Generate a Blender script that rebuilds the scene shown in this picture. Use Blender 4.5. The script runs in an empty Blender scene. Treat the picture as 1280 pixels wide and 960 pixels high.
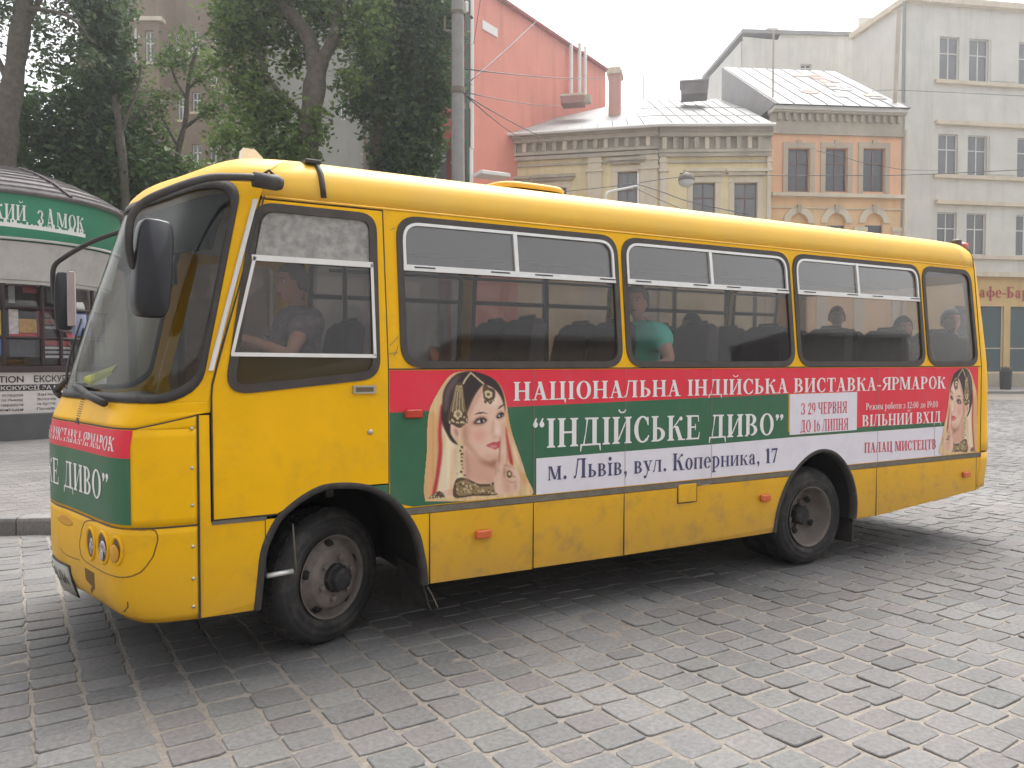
import bpy, bmesh, math, random
import numpy as np
from mathutils import Vector, Matrix
from mathutils.geometry import tessellate_polygon
random.seed(7); RS = np.random.RandomState(5)
R_ = math.radians
sc = bpy.context.scene
COL = sc.collection

# ------------------------------------------------------------- camera
FPX = 1000.0
YAW = math.atan(FPX / 1751.0); PIT = math.atan(28 / FPX)
CAM = Vector((0.0, -4.205, 1.615))
FW = Vector((math.sin(YAW) * math.cos(PIT), math.cos(YAW) * math.cos(PIT), -math.sin(PIT)))
RT = Vector((math.cos(YAW), -math.sin(YAW), 0)); UP = RT.cross(FW)
cd = bpy.data.cameras.new("camera"); cam = bpy.data.objects.new("camera", cd); COL.objects.link(cam)
cd.sensor_width = 36; cd.lens = 36 * FPX / 1280; cd.clip_end = 2000; cd.clip_start = 0.05
cam.location = CAM
cam.rotation_euler = Matrix((RT, UP, -FW)).transposed().to_euler()
sc.camera = cam

# ------------------------------------------------------------- world, sun, exposure
SUN_EL, SUN_AZ = 63.0, 48.0     # azimuth from +Y towards +X
w = bpy.data.worlds.new("World"); sc.world = w; w.use_nodes = True
nt = w.node_tree; nt.nodes.clear()
sky = nt.nodes.new("ShaderNodeTexSky"); sky.sky_type = 'NISHITA'; sky.sun_disc = False
sky.sun_elevation = R_(SUN_EL); sky.sun_rotation = R_(SUN_AZ)
sky.air_density = 1.0; sky.dust_density = 6.0; sky.ozone_density = 1.0
hsv = nt.nodes.new("ShaderNodeHueSaturation"); hsv.inputs['Saturation'].default_value = 0.13; hsv.inputs['Value'].default_value = 1.0
bg = nt.nodes.new("ShaderNodeBackground"); bg.inputs['Strength'].default_value = 0.15
wo = nt.nodes.new("ShaderNodeOutputWorld")
nt.links.new(sky.outputs[0], hsv.inputs['Color']); nt.links.new(hsv.outputs[0], bg.inputs[0]); nt.links.new(bg.outputs[0], wo.inputs[0])
sd = bpy.data.lights.new("sun", 'SUN'); sd.energy = 0.75; sd.angle = R_(40); sd.color = (1.0, 0.96, 0.9)
sun = bpy.data.objects.new("sun", sd); COL.objects.link(sun)
sv = Vector((math.sin(R_(SUN_AZ)) * math.cos(R_(SUN_EL)), math.cos(R_(SUN_AZ)) * math.cos(R_(SUN_EL)), math.sin(R_(SUN_EL))))
sun.rotation_euler = sv.to_track_quat('Z', 'Y').to_euler(); sun.location = (0, 0, 60)
sc.view_settings.view_transform = 'Standard'; sc.view_settings.look = 'None'
sc.view_settings.gamma = 1; sc.view_settings.exposure = 1.32
sc.view_settings.use_curve_mapping = False
sc.cycles.max_bounces = 8; sc.cycles.transparent_max_bounces = 24
sc.cycles.use_denoising = True; sc.cycles.volume_bounces = 0
sc.cycles.sample_clamp_indirect = 6

# ------------------------------------------------------------- layout helpers
def ray(u, v): return (FW * FPX + RT * (u - 640) + UP * (480 - v)).normalized()
def at(u, v, Z):                       # point at camera depth Z
    r = ray(u, v); return CAM + r * (Z / r.dot(FW))
def onY(u, v, y=0.0):
    r = ray(u, v); return CAM + r * ((y - CAM.y) / r.y)
def onZ(u, v, z=0.0):
    r = ray(u, v); return CAM + r * ((z - CAM.z) / r.z)
def depth(p): return (Vector(p) - CAM).dot(FW)
def px(p):
    q = Vector(p) - CAM; d = q.dot(FW); return (640 + FPX * q.dot(RT) / d, 480 - FPX * q.dot(UP) / d)
def lerp(a, b, t): return a + (b - a) * t
def table(T):
    xs = [a for a, _ in T]; ys = [b for _, b in T]
    return lambda x: float(np.interp(x, xs, ys))

# ------------------------------------------------------------- materials
def srgb(r, g, b):
    f = lambda c: (c / 255 / 12.92) if c <= 10 else ((c / 255 + 0.055) / 1.055) ** 2.4
    return (f(r), f(g), f(b), 1)
MATS = {}
def mat(name, col, rough=0.6, metal=0.0, var=0.0, vscale=3.0, bump=0.0, bscale=40.0, coat=0.0, dirt=None, spec=0.5, dz=None, streak=0.0):
    if name in MATS: return MATS[name]
    m = bpy.data.materials.new(name); m.use_nodes = True; n = m.node_tree.nodes; l = m.node_tree.links
    b = n["Principled BSDF"]; b.inputs['Base Color'].default_value = col
    b.inputs['Roughness'].default_value = rough; b.inputs['Metallic'].default_value = metal
    b.inputs['Specular IOR Level'].default_value = spec
    if coat: b.inputs['Coat Weight'].default_value = coat; b.inputs['Coat Roughness'].default_value = 0.08
    geo = n.new("ShaderNodeNewGeometry"); src = None
    if var or dirt:
        tx = n.new("ShaderNodeTexNoise"); tx.inputs['Scale'].default_value = vscale; tx.inputs['Detail'].default_value = 7; tx.inputs['Roughness'].default_value = 0.65
        l.new(geo.outputs['Position'], tx.inputs['Vector'])
        rp = n.new("ShaderNodeValToRGB")
        c0 = [c * (1 - var) for c in col[:3]] + [1]; c1 = [min(1, c * (1 + var)) for c in col[:3]] + [1]
        rp.color_ramp.elements[0].position = 0.3; rp.color_ramp.elements[1].position = 0.7
        rp.color_ramp.elements[0].color = c0; rp.color_ramp.elements[1].color = c1
        l.new(tx.outputs[0], rp.inputs[0]); src = rp.outputs[0]
    if dirt:                            # (colour, amount, scale): blotches of grime
        t2 = n.new("ShaderNodeTexNoise"); t2.inputs['Scale'].default_value = dirt[2]; t2.inputs['Detail'].default_value = 9; t2.inputs['Roughness'].default_value = 0.7
        if streak:
            mpn = n.new("ShaderNodeMapping"); mpn.inputs['Scale'].default_value = (3.2, 3.2, streak); l.new(geo.outputs['Position'], mpn.inputs[0]); l.new(mpn.outputs[0], t2.inputs['Vector'])
        else: l.new(geo.outputs['Position'], t2.inputs['Vector'])
        mr = n.new("ShaderNodeMapRange"); mr.inputs[1].default_value = 0.5; mr.inputs[2].default_value = 0.75; mr.inputs[3].default_value = 0; mr.inputs[4].default_value = dirt[1]
        l.new(t2.outputs[0], mr.inputs[0]); fac = mr.outputs[0]
        if dz:                          # road film thrown up from below: more of it near the road
            sp = n.new("ShaderNodeSeparateXYZ"); l.new(geo.outputs['Position'], sp.inputs[0])
            m2 = n.new("ShaderNodeMapRange"); m2.inputs[1].default_value = dz[0]; m2.inputs[2].default_value = dz[1]; m2.inputs[3].default_value = dz[2]; m2.inputs[4].default_value = 0
            l.new(sp.outputs[2], m2.inputs[0])
            mu = n.new("ShaderNodeMath"); mu.operation = 'MULTIPLY'; l.new(m2.outputs[0], mu.inputs[0]); l.new(tx.outputs[0], mu.inputs[1])
            ad = n.new("ShaderNodeMath"); ad.operation = 'ADD'; ad.use_clamp = True; l.new(mu.outputs[0], ad.inputs[0]); l.new(fac, ad.inputs[1]); fac = ad.outputs[0]
        mx = n.new("ShaderNodeMix"); mx.data_type = 'RGBA'; mx.inputs[7].default_value = dirt[0]
        l.new(fac, mx.inputs[0]); l.new(src, mx.inputs[6]); src = mx.outputs[2]
    if src: l.new(src, b.inputs['Base Color'])
    if bump:
        tb = n.new("ShaderNodeTexNoise"); tb.inputs['Scale'].default_value = bscale; tb.inputs['Detail'].default_value = 5
        l.new(geo.outputs['Position'], tb.inputs['Vector'])
        bp = n.new("ShaderNodeBump"); bp.inputs['Strength'].default_value = bump; bp.inputs['Distance'].default_value = 0.02
        l.new(tb.outputs[0], bp.inputs['Height']); l.new(bp.outputs[0], b.inputs['Normal'])
    MATS[name] = m; return m

def glass_mat(name, tint, base=0.05, power=4.0, rough=0.03, film=None, filmk=0.0):
    m = bpy.data.materials.new(name); m.use_nodes = True; n = m.node_tree.nodes; l = m.node_tree.links; n.clear()
    out = n.new("ShaderNodeOutputMaterial"); tr = n.new("ShaderNodeBsdfTransparent"); tr.inputs[0].default_value = tint
    gl = n.new("ShaderNodeBsdfGlossy"); gl.inputs['Roughness'].default_value = rough; gl.inputs[0].default_value = (1, .98, .95, 1)
    lw = n.new("ShaderNodeLayerWeight"); lw.inputs[0].default_value = 0.5
    pw = n.new("ShaderNodeMath"); pw.operation = 'POWER'; pw.inputs[1].default_value = power; l.new(lw.outputs['Facing'], pw.inputs[0])
    ma = n.new("ShaderNodeMath"); ma.operation = 'MULTIPLY_ADD'; ma.inputs[1].default_value = 1 - base; ma.inputs[2].default_value = base; ma.use_clamp = True
    l.new(pw.outputs[0], ma.inputs[0])
    mx = n.new("ShaderNodeMixShader"); l.new(ma.outputs[0], mx.inputs[0]); l.new(tr.outputs[0], mx.inputs[1]); l.new(gl.outputs[0], mx.inputs[2])
    last = mx.outputs[0]
    if film:                            # dust film / frosting
        df = n.new("ShaderNodeBsdfDiffuse"); df.inputs[0].default_value = film
        geo = n.new("ShaderNodeNewGeometry"); tx = n.new("ShaderNodeTexNoise"); tx.inputs['Scale'].default_value = 26; tx.inputs['Detail'].default_value = 8
        l.new(geo.outputs['Position'], tx.inputs['Vector'])
        mr = n.new("ShaderNodeMapRange"); mr.inputs[1].default_value = .35; mr.inputs[2].default_value = .65; mr.inputs[3].default_value = filmk * .75; mr.inputs[4].default_value = min(1, filmk * 1.25)
        l.new(tx.outputs[0], mr.inputs[0])
        m2 = n.new("ShaderNodeMixShader"); l.new(mr.outputs[0], m2.inputs[0]); l.new(last, m2.inputs[1]); l.new(df.outputs[0], m2.inputs[2]); last = m2.outputs[0]
    l.new(last, out.inputs[0]); MATS[name] = m; return m

# ------------------------------------------------------------- object helpers
def wloc(o):
    v = Vector((0, 0, 0))
    while o is not None: v += o.location; o = o.parent
    return v
def tag(o, label=None, cat=None, group=None, kind=None):
    if label: o['label'] = label
    if cat: o['category'] = cat
    if group: o['group'] = group
    if kind: o['kind'] = kind
    return o
def empty(name, loc, label, cat, group=None):
    o = bpy.data.objects.new(name, None); COL.objects.link(o); o.location = loc; o.empty_display_size = .2
    return tag(o, label, cat, group)
def link_mesh(name, verts, faces, m, parent=None, smooth=False, loc=None, mats=None, fmat=None):
    o0 = wloc(parent) if parent else (Vector(loc) if loc is not None else Vector((0, 0, 0)))
    me = bpy.data.meshes.new(name)
    me.from_pydata([(v[0] - o0.x, v[1] - o0.y, v[2] - o0.z) for v in verts], [], faces)
    for mm in (mats or [m]): me.materials.append(mm)
    if fmat is not None: me.polygons.foreach_set('material_index', fmat)
    if smooth: me.polygons.foreach_set('use_smooth', [True] * len(me.polygons))
    me.update()
    o = bpy.data.objects.new(name, me); COL.objects.link(o)
    if parent: o.parent = parent
    elif loc is not None: o.location = loc
    return o
class MB:
    def __init__(s): s.v = []; s.f = []
    def add(s, vs, fs):
        k = len(s.v); s.v += [tuple(p) for p in vs]; s.f += [tuple(i + k for i in f) for f in fs]; return s
    def box(s, a, b):
        x0, y0, z0 = a; x1, y1, z1 = b
        return s.add([(x0, y0, z0), (x1, y0, z0), (x1, y1, z0), (x0, y1, z0), (x0, y0, z1), (x1, y0, z1), (x1, y1, z1), (x0, y1, z1)],
                     [(0, 3, 2, 1), (4, 5, 6, 7), (0, 1, 5, 4), (1, 2, 6, 5), (2, 3, 7, 6), (3, 0, 4, 7)])
    def rbox(s, a, b, r=.02):           # box with chamfered vertical and top edges
        x0, y0, z0 = a; x1, y1, z1 = b
        def ring(i, z): return [(x0 + r + i, y0 + i, z), (x1 - r - i, y0 + i, z), (x1 - i, y0 + r + i, z), (x1 - i, y1 - r - i, z), (x1 - r - i, y1 - i, z), (x0 + r + i, y1 - i, z), (x0 + i, y1 - r - i, z), (x0 + i, y0 + r + i, z)]
        vs = ring(r * .6, z0) + ring(0, z0 + r * .6) + ring(0, z1 - r * .6) + ring(r * .6, z1)
        fs = [tuple(range(7, -1, -1)), tuple(range(24, 32))]
        for k in range(3):
            for i in range(8): fs.append((k * 8 + i, k * 8 + (i + 1) % 8, k * 8 + 8 + (i + 1) % 8, k * 8 + 8 + i))
        return s.add(vs, fs)
    def tube(s, pts, r, n=8, cap=True):
        pts = [Vector(p) for p in pts]; rs = r if isinstance(r, (list, tuple)) else [r] * len(pts)
        t0 = (pts[1] - pts[0]).normalized(); a = Vector((0, 0, 1)) if abs(t0.z) < .9 else Vector((1, 0, 0))
        nrm = t0.cross(a).normalized(); vs = []; fs = []
        for i, p in enumerate(pts):
            t = (pts[min(i + 1, len(pts) - 1)] - pts[max(i - 1, 0)]).normalized()
            nrm = (nrm - t * nrm.dot(t)).normalized(); b = t.cross(nrm)
            for k in range(n):
                an = 2 * math.pi * k / n; vs.append(p + (nrm * math.cos(an) + b * math.sin(an)) * rs[i])
        for i in range(len(pts) - 1):
            for k in range(n): fs.append((i * n + k, i * n + (k + 1) % n, (i + 1) * n + (k + 1) % n, (i + 1) * n + k))
        if cap: fs.append(tuple(range(n - 1, -1, -1))); fs.append(tuple((len(pts) - 1) * n + k for k in range(n)))
        return s.add(vs, fs)
    def grid(s, rows, closed=False):    # rows of points
        n = len(rows[0]); vs = [p for r in rows for p in r]; fs = []
        for i in range(len(rows) - 1):
            for k in range(n if closed else n - 1):
                fs.append((i * n + k, i * n + (k + 1) % n, (i + 1) * n + (k + 1) % n, (i + 1) * n + k))
        return s.add(vs, fs)
    def lathe(s, prof, c, ax, n=24, a0=0, a1=2 * math.pi):   # prof: (radius, along); ax unit vector
        ax = Vector(ax).normalized(); h = Vector((0, 0, 1)) if abs(ax.z) < .9 else Vector((1, 0, 0))
        e1 = ax.cross(h).normalized(); e2 = ax.cross(e1); c = Vector(c); full = abs(a1 - a0) > 6.28
        m_ = n if full else n + 1
        rows = [[c + ax * h_ + (e1 * math.cos(a0 + (a1 - a0) * k / n) + e2 * math.sin(a0 + (a1 - a0) * k / n)) * r for k in range(m_)] for r, h_ in prof]
        return s.grid(rows, full)
    def prism(s, pts, d):               # pts 3d planar polygon, extruded by vector d
        n = len(pts); d = Vector(d); pts = [Vector(p) for p in pts]
        tri = tessellate_polygon([pts])
        vs = pts + [p + d for p in pts]; fs = [tuple(t) for t in tri] + [tuple(i + n for i in reversed(t)) for t in tri]
        for i in range(n): fs.append((i, (i + 1) % n, n + (i + 1) % n, n + i))
        return s.add(vs, fs)
    def ball(s, c, r, nu=12, nv=8, sc3=(1, 1, 1)):
        rows = []
        for j in range(nv + 1):
            ph = math.pi * j / nv
            rows.append([(c[0] + r * sc3[0] * math.sin(ph) * math.cos(2 * math.pi * k / nu), c[1] + r * sc3[1] * math.sin(ph) * math.sin(2 * math.pi * k / nu), c[2] + r * sc3[2] * math.cos(ph)) for k in range(nu)])
        return s.grid(rows, True)
    def build(s, name, m, parent=None, smooth=False, loc=None):
        return link_mesh(name, s.v, s.f, m, parent, smooth, loc)
def autosmooth(o, deg=35):
    me = o.data; bm = bmesh.new(); bm.from_mesh(me)
    bmesh.ops.remove_doubles(bm, verts=bm.verts, dist=1e-5); bmesh.ops.recalc_face_normals(bm, faces=bm.faces)
    for f in bm.faces: f.smooth = True
    for e in bm.edges:
        if len(e.link_faces) == 2: e.smooth = e.calc_face_angle(0) < R_(deg)
    bm.to_mesh(me); bm.free(); return o
def solid(o, t, off=0.0):
    md = o.modifiers.new("solid", 'SOLIDIFY'); md.thickness = t; md.offset = off; return o
def copy_tree(o, parent=None):
    c = o.copy(); COL.objects.link(c)
    if parent: c.parent = parent
    for ch in [x for x in COL.objects if x.parent == o]: copy_tree(ch, c)
    return c

def catmull(P, n=8, closed=False):
    P = [np.array(p, float) for p in P]; N = len(P); out = []
    rng = range(N if closed else N - 1)
    for i in rng:
        g = lambda k: P[k % N] if closed else P[min(max(k, 0), N - 1)]
        p0, p1, p2, p3 = g(i - 1), g(i), g(i + 1), g(i + 2)
        for k in range(n):
            t = k / n; out.append(.5 * (2 * p1 + (p2 - p0) * t + (2 * p0 - 5 * p1 + 4 * p2 - p3) * t * t + (3 * p1 - p0 - 3 * p2 + p3) * t ** 3))
    if not closed: out.append(P[-1])
    return [tuple(float(c) for c in p) for p in out]
def roundpoly(pts, rad, n=6):
    N = len(pts); out = []; rad = rad if isinstance(rad, (list, tuple)) else [rad] * N
    for i in range(N):
        p = np.array(pts[i], float); a = np.array(pts[i - 1], float); b = np.array(pts[(i + 1) % N], float)
        da = a - p; db = b - p; la = np.linalg.norm(da); lb = np.linalg.norm(db); da /= la; db /= lb
        ang = math.acos(max(-1, min(1, float(da @ db)))); r = rad[i]
        t = min(r / math.tan(ang / 2), la * .48, lb * .48)
        for k in range(n + 1):
            u = k / n; q = (1 - u) ** 2 * (p + da * t) + 2 * u * (1 - u) * p + u * u * (p + db * t); out.append((float(q[0]), float(q[1])))
    return out
def inset(poly, d):                    # ccw or cw closed polygon, moved inward by d
    P = np.array(poly); N = len(P)
    area = .5 * sum(P[i][0] * P[(i + 1) % N][1] - P[(i + 1) % N][0] * P[i][1] for i in range(N)); sg = 1 if area > 0 else -1
    out = []
    for i in range(N):
        e = P[(i + 1) % N] - P[i - 1]; L = np.linalg.norm(e); nrm = np.array([-e[1], e[0]]) / (L + 1e-9) * sg
        out.append(tuple(P[i] + nrm * d))
    return out
# ------------------------------------------------------------- hand-made bold serif letters (cap height 1)
TK, TN, SE, SO = .19, .065, .055, .075
def _r(x0, z0, x1, z1): return [(x0, z0), (x1, z0), (x1, z1), (x0, z1)]
def _stem(x, z0=0, z1=1, w=TK, top=True, bot=True):
    o = [_r(x, z0, x + w, z1)]
    if bot: o.append([(x - SO, z0), (x + w + SO, z0), (x + w + SO, z0 + SE * .6), (x + w, z0 + SE * 1.5), (x, z0 + SE * 1.5), (x - SO, z0 + SE * .6)])
    if top: o.append([(x - SO, z1), (x + w + SO, z1), (x + w + SO, z1 - SE * .6), (x + w, z1 - SE * 1.5), (x, z1 - SE * 1.5), (x - SO, z1 - SE * .6)])
    return o
def _d(x0, z0, x1, z1, w): return [[(x0, z0), (x0 + w, z0), (x1 + w, z1), (x1, z1)]]
def _arc(cx, cz, rx, rz, a0, a1, tw=TK, tn=TN, n=14):
    out = []; P = []
    for k in range(n + 1):
        a = R_(a0 + (a1 - a0) * k / n); P.append(((cx + rx * math.cos(a), cz + rz * math.sin(a)), (cx + (rx - tw) * math.cos(a), cz + (rz - tn) * math.sin(a))))
    for k in range(n): out.append([P[k][0], P[k + 1][0], P[k + 1][1], P[k][1]])
    return out
def _dot(cx, cz, r, n=10, k=1.0): return [[(cx + r * math.cos(2 * math.pi * i / n), cz + k * r * math.sin(2 * math.pi * i / n)) for i in range(n)]]
def _L(): return _stem(.52) + [[(.0, 0), (.06, 0), (.16, .12), (.30, .97), (.24, 1), (.1, .18), (.0, .09)]] + [_r(.2, 1 - TN, .56, 1)] + _dot(.06, .07, .07)
GL = {}
def gdef(c, w, polys): GL[c] = (w, polys)
gdef('Н', .93, _stem(.1) + _stem(.62) + [_r(.25, .47, .65, .54)])
gdef('І', .42, _stem(.11))
gdef('А', .86, _d(.1, 0, .38, .98, TN) + _d(.56, 0, .30, 1, TK) + [_r(.2, .30, .62, .36), _r(.0, 0, .26, .05), _r(.46, 0, .86, .05)])
gdef('Ц', .95, _stem(.1, bot=False) + _stem(.62, bot=False) + [_r(.02, 0, .9, TN), [(.8, 0), (.9, 0), (.9, .08), (.88, -.2), (.84, -.2)]])
gdef('О', .88, _arc(.44, .5, .4, .52, 0, 360, n=28))
gdef('Л', .86, _L())
gdef('Ь', .74, _stem(.1) + _arc(.3, .28, .38, .28, -90, 90) + [_r(.2, .49, .32, .56), _r(.2, 0, .32, TN)])
gdef('И', .95, _stem(.1) + _stem(.64) + _d(.26, .14, .6, .82, TN))
BRV = _arc(.47, 1.26, .17, .13, 190, 350, .05, .06) + _dot(.33, 1.24, .04) + _dot(.61, 1.24, .04)
gdef('Й', .95, GL['И'][1] + BRV)
gdef('Д', .92, [_r(.54, .05, .54 + TK, 1), _r(.22, 1 - TN, .8, 1), [(.14, .06), (.2, .06), (.36, .97), (.29, .97), (.24, .5)], _r(.02, 0, .9, .065), [(.02, .03), (.1, .03), (.05, -.2), (.01, -.2)], [(.82, .03), (.9, .03), (.91, -.2), (.87, -.2)]])
gdef('С', .8, _arc(.44, .5, .4, .52, 48, 312, n=20) + [[(.66, .98), (.71, .98), (.72, .66), (.67, .66), (.6, .86)]] + [[(.6, .12), (.71, .28), (.75, .25), (.66, .08)]])
gdef('К', .9, _stem(.1) + _d(.28, .5, .62, .9, .07) + _d(.6, 0, .36, .58, TK) + _dot(.69, .88, .085) + [_r(.54, 0, .9, .05)])
gdef('В', .8, _stem(.1) + _arc(.34, .745, .32, .255, -90, 90) + _arc(.34, .27, .38, .27, -90, 90) + [_r(.2, 1 - TN, .36, 1), _r(.2, .49, .36, .54), _r(.2, 0, .36, TN)])
gdef('Т', .8, _stem(.3, top=False) + [_r(.05, 1 - TN, .74, 1), [(.05, 1), (.11, 1), (.08, .72), (.04, .72)], [(.68, 1), (.74, 1), (.75, .72), (.71, .72)]])
gdef('Я', .88, _stem(.6) + _arc(.46, .73, .36, .27, 90, 270) + [_r(.44, 1 - TN, .66, 1), _r(.44, .46, .66, .53)] + _d(.04, 0, .36, .5, TK * .9) + [_r(.0, 0, .2, .05)])
gdef('Р', .76, _stem(.1) + _arc(.32, .72, .38, .28, -90, 90) + [_r(.2, 1 - TN, .34, 1), _r(.2, .44, .34, .505)])
gdef('М', 1.08, _stem(.06, w=.07) + _stem(.76) + _d(.52 - TK / 2, .04, .1, 1, TK * .9) + _d(.5, .04, .78, 1, .07))
gdef('Х', .88, _d(.56, 0, .08, 1, TK * 1.1) + _d(.08, 0, .64, 1, TN) + [_r(.0, 0, .26, .05), _r(.46, 0, .86, .05), _r(.0, .95, .38, 1), _r(.52, .95, .84, 1)])
gdef('Е', .78, _stem(.1) + [_r(.2, 1 - TN, .66, 1), _r(.2, 0, .68, TN), _r(.2, .48, .52, .54), [(.6, 1), (.66, 1), (.68, .72), (.65, .72)], [(.62, 0), (.68, 0), (.72, .3), (.69, .3)], _r(.48, .38, .52, .64)])
gdef('Ч', .86, _stem(.56) + _stem(.08, .55, 1, bot=False) + _arc(.42, .62, .34, .2, 180, 290))
gdef('П', .93, _stem(.1) + _stem(.62) + [_r(.1, 1 - TN, .8, 1)])
gdef('У', .84, _d(.44, .35, .1, 1, TK) + _d(.3, .0, .66, 1, TN) + _dot(.2, .1, .1) + [_r(.0, .95, .36, 1), _r(.54, .95, .82, 1), _r(.16, 0, .34, .06)])
gdef('З', .74, _arc(.3, .745, .32, .265, -80, 150) + _arc(.3, .27, .36, .28, -150, 80) + _dot(.09, .82, .08) + _dot(.07, .18, .09))
gdef('Ж', 1.2, _stem(.5) + _d(.1, 0, .38, .55, TK) + _d(.9, 0, .6, .55, TK) + _d(.18, .95, .42, .5, .07) + _d(.96, .95, .7, .5, .07) + _dot(.2, .9, .09) + _dot(1, .9, .09) + [_r(0, 0, .3, .05), _r(.9, 0, 1.18, .05)])
gdef('-', .42, [_r(.05, .3, .37, .4)])
gdef('.', .3, _dot(.15, .09, .1)); gdef(',', .32, _dot(.16, .09, .1) + [[(.2, .14), (.26, .1), (.22, -.1), (.1, -.2), (.17, -.02)]])
gdef(':', .3, _dot(.15, .09, .09) + _dot(.15, .5, .09))
def _q(x, s): return _dot(x, .8 if s > 0 else .86, .1) + [[(x + .1 * -s, .82), (x + .02 * s, 1.02 if s > 0 else .66), (x + .07 * s, 1.0 if s > 0 else .68), (x - .0 * s, .84)]]
gdef('“', .56, _q(.16, 1) + _q(.42, 1)); gdef('”', .56, _q(.14, -1) + _q(.4, -1))
gdef('1', .5, _stem(.18, top=False) + [[(.06, .86), (.06, .82), (.2, .86), (.3, 1), (.22, .96)]])
gdef('2', .64, _arc(.32, .73, .26, .27, -40, 170, TK * .8) + _d(.04, .06, .36, .56, .13) + [_r(.04, 0, .58, .13)] + _dot(.13, .76, .08))
gdef('9', .66, _arc(.32, .68, .29, .33, 0, 360, TK * .8) + [[(.61, .7), (.47, .6), (.34, .14), (.12, .0), (.1, .04), (.42, .16), (.58, .42)]])
gdef('6', .66, _arc(.34, .33, .29, .33, 0, 360, TK * .8) + [[(.05, .3), (.19, .4), (.32, .86), (.54, 1), (.56, .96), (.24, .84), (.08, .58)]])
gdef('0', .66, _arc(.33, .5, .29, .51, 0, 360, TK * .8))
gdef('7', .6, [_r(.05, .87, .57, 1), [(.57, 1), (.46, .9), (.16, 0), (.3, 0)], [(.05, 1), (.05, .72), (.09, .72), (.12, .88)]])
gdef('Б', .76, _stem(.1) + _arc(.3, .28, .38, .28, -90, 90) + [_r(.2, .49, .32, .56), _r(.2, 0, .32, TN), _r(.1, 1 - TN, .62, 1), [(.56, 1), (.62, 1), (.64, .76), (.61, .76)]])
gdef('ф', .86, _arc(.43, .34, .4, .32, 0, 360, .16, .05, 20) + _stem(.355, -.3, 1, .15))
XH = .68
def _low(c, up, k=XH, kw=.8):
    wd, ps = GL[up]; GL[c] = (wd * kw, [[(x * kw, z * k) for x, z in p] for p in ps])
for c, u in zip('мвлнпктжьдзсияхчрч', 'МВЛНПКТЖЬДЗСИЯХЧРЧ'): _low(c, u)
gdef('о', .62, _arc(.31, .34, .28, .36, 0, 360, .16, .05, 20))
gdef('е', .6, _arc(.31, .34, .28, .36, 0, 320, .16, .05, 20) + [_r(.14, .34, .56, .39)])
gdef('р', .68, _stem(.1, -.3, .68, .15) + _arc(.3, .34, .33, .36, -90, 90, .15, .06) + [_r(.16, .64, .32, .7), _r(.16, -.02, .32, .04)])
gdef('у', .66, _d(.32, .1, .06, .68, .16) + _d(.16, -.28, .52, .68, .055) + _dot(.12, -.22, .09) + [_r(0, .63, .3, .68), _r(.42, .63, .66, .68)])
gdef('і', .36, _stem(.1, 0, .68, .15) + _dot(.175, .9, .11))
gdef('а', .62, _stem(.34, 0, .5, .15, top=False) + _arc(.28, .5, .2, .2, 0, 165, .13, .05) + _arc(.26, .2, .22, .21, 40, 330, .14, .05) + _dot(.12, .53, .07))
gdef('б', .64, _arc(.32, .34, .28, .35, 0, 360, .16, .05, 20) + [[(.05, .36), (.17, .44), (.24, .8), (.56, .94), (.56, 1.04), (.2, .94), (.06, .66)]])
def text_polys(txt):
    x = 0; out = []
    for c in txt:
        if c == ' ': x += .38; continue
        wd, ps = GL[c]
        out.append([([(a + x, b) for a, b in p], i % 8) for i, p in enumerate(ps)])
        x += wd + .03
    return x - .03, out
def text_mesh(name, txt, fn, m, parent, layer=.00012, lab=None):
    """fn(tx 0..1, tz in cap heights, lift) -> world point; every letter is a piece of its own"""
    W, Ls = text_polys(txt)
    for P in Ls:
        mb = MB()
        for p, k in P:
            area = sum(p[i][0] * p[(i + 1) % len(p)][1] - p[(i + 1) % len(p)][0] * p[i][1] for i in range(len(p)))
            if area < 0: p = p[::-1]
            vs = [fn(a / W, b, layer * k) for a, b in p]
            tri = tessellate_polygon([[Vector((a, b, 0)) for a, b in p]])
            mb.add(vs, tri)
        mb.build('letter', m, parent)
# ============================================================= THE BUS
YEL = (.88, .475, .002, 1)
M_yel = mat('bus_yellow_paint', YEL, rough=.42, var=.06, vscale=2.2, bump=.05, bscale=2.2, coat=.04, spec=.16, dirt=((.30, .19, .07, 1), .28, 3.4), dz=(.30, .80, .8))
M_yelroof = mat('bus_yellow_roof_paint', (.76, .44, .03, 1), rough=.5, var=.05, vscale=2, coat=.05, dirt=((.5, .36, .15, 1), .3, 2.2))
M_skirt = mat('bus_skirt_paint', (.80, .43, .012, 1), rough=.45, var=.08, vscale=3, bump=.06, bscale=3, coat=.04, spec=.25, dirt=((.30, .20, .09, 1), .5, 5), dz=(.30, .80, .95))
M_rub = mat('black_rubber', (.035, .032, .030, 1), rough=.6, var=.2, vscale=9, dirt=((.13, .115, .095, 1), .5, 8))
M_tyre = mat('tyre_rubber', (.022, .021, .021, 1), rough=.75, var=.2, vscale=8, dirt=((.11, .098, .082, 1), .8, 6))
M_dark = mat('dark_underbody', (.015, .014, .013, 1), rough=.9)
M_alu = mat('aluminium_trim', (.72, .71, .69, 1), rough=.38, metal=.55, var=.06, vscale=20)
M_white = mat('white_strip', (.72, .71, .68, 1), rough=.5, var=.06, vscale=12)
M_trim = mat('dusty_grey_trim', (.16, .14, .11, 1), rough=.7, var=.25, vscale=14)
M_glass = glass_mat('tinted_bus_glass', (.84, .83, .83, 1), base=.032, power=3.8, film=(.42, .38, .36, 1), filmk=.010)
M_ventglass = glass_mat('vent_glass', (.60, .60, .61, 1), base=.11, power=2.8, film=(.45, .45, .45, 1), filmk=.07)
M_farglass = glass_mat('far_side_glass', (.60, .58, .58, 1), base=.05, power=3.4, film=(.42, .38, .36, 1), filmk=.03)
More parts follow.
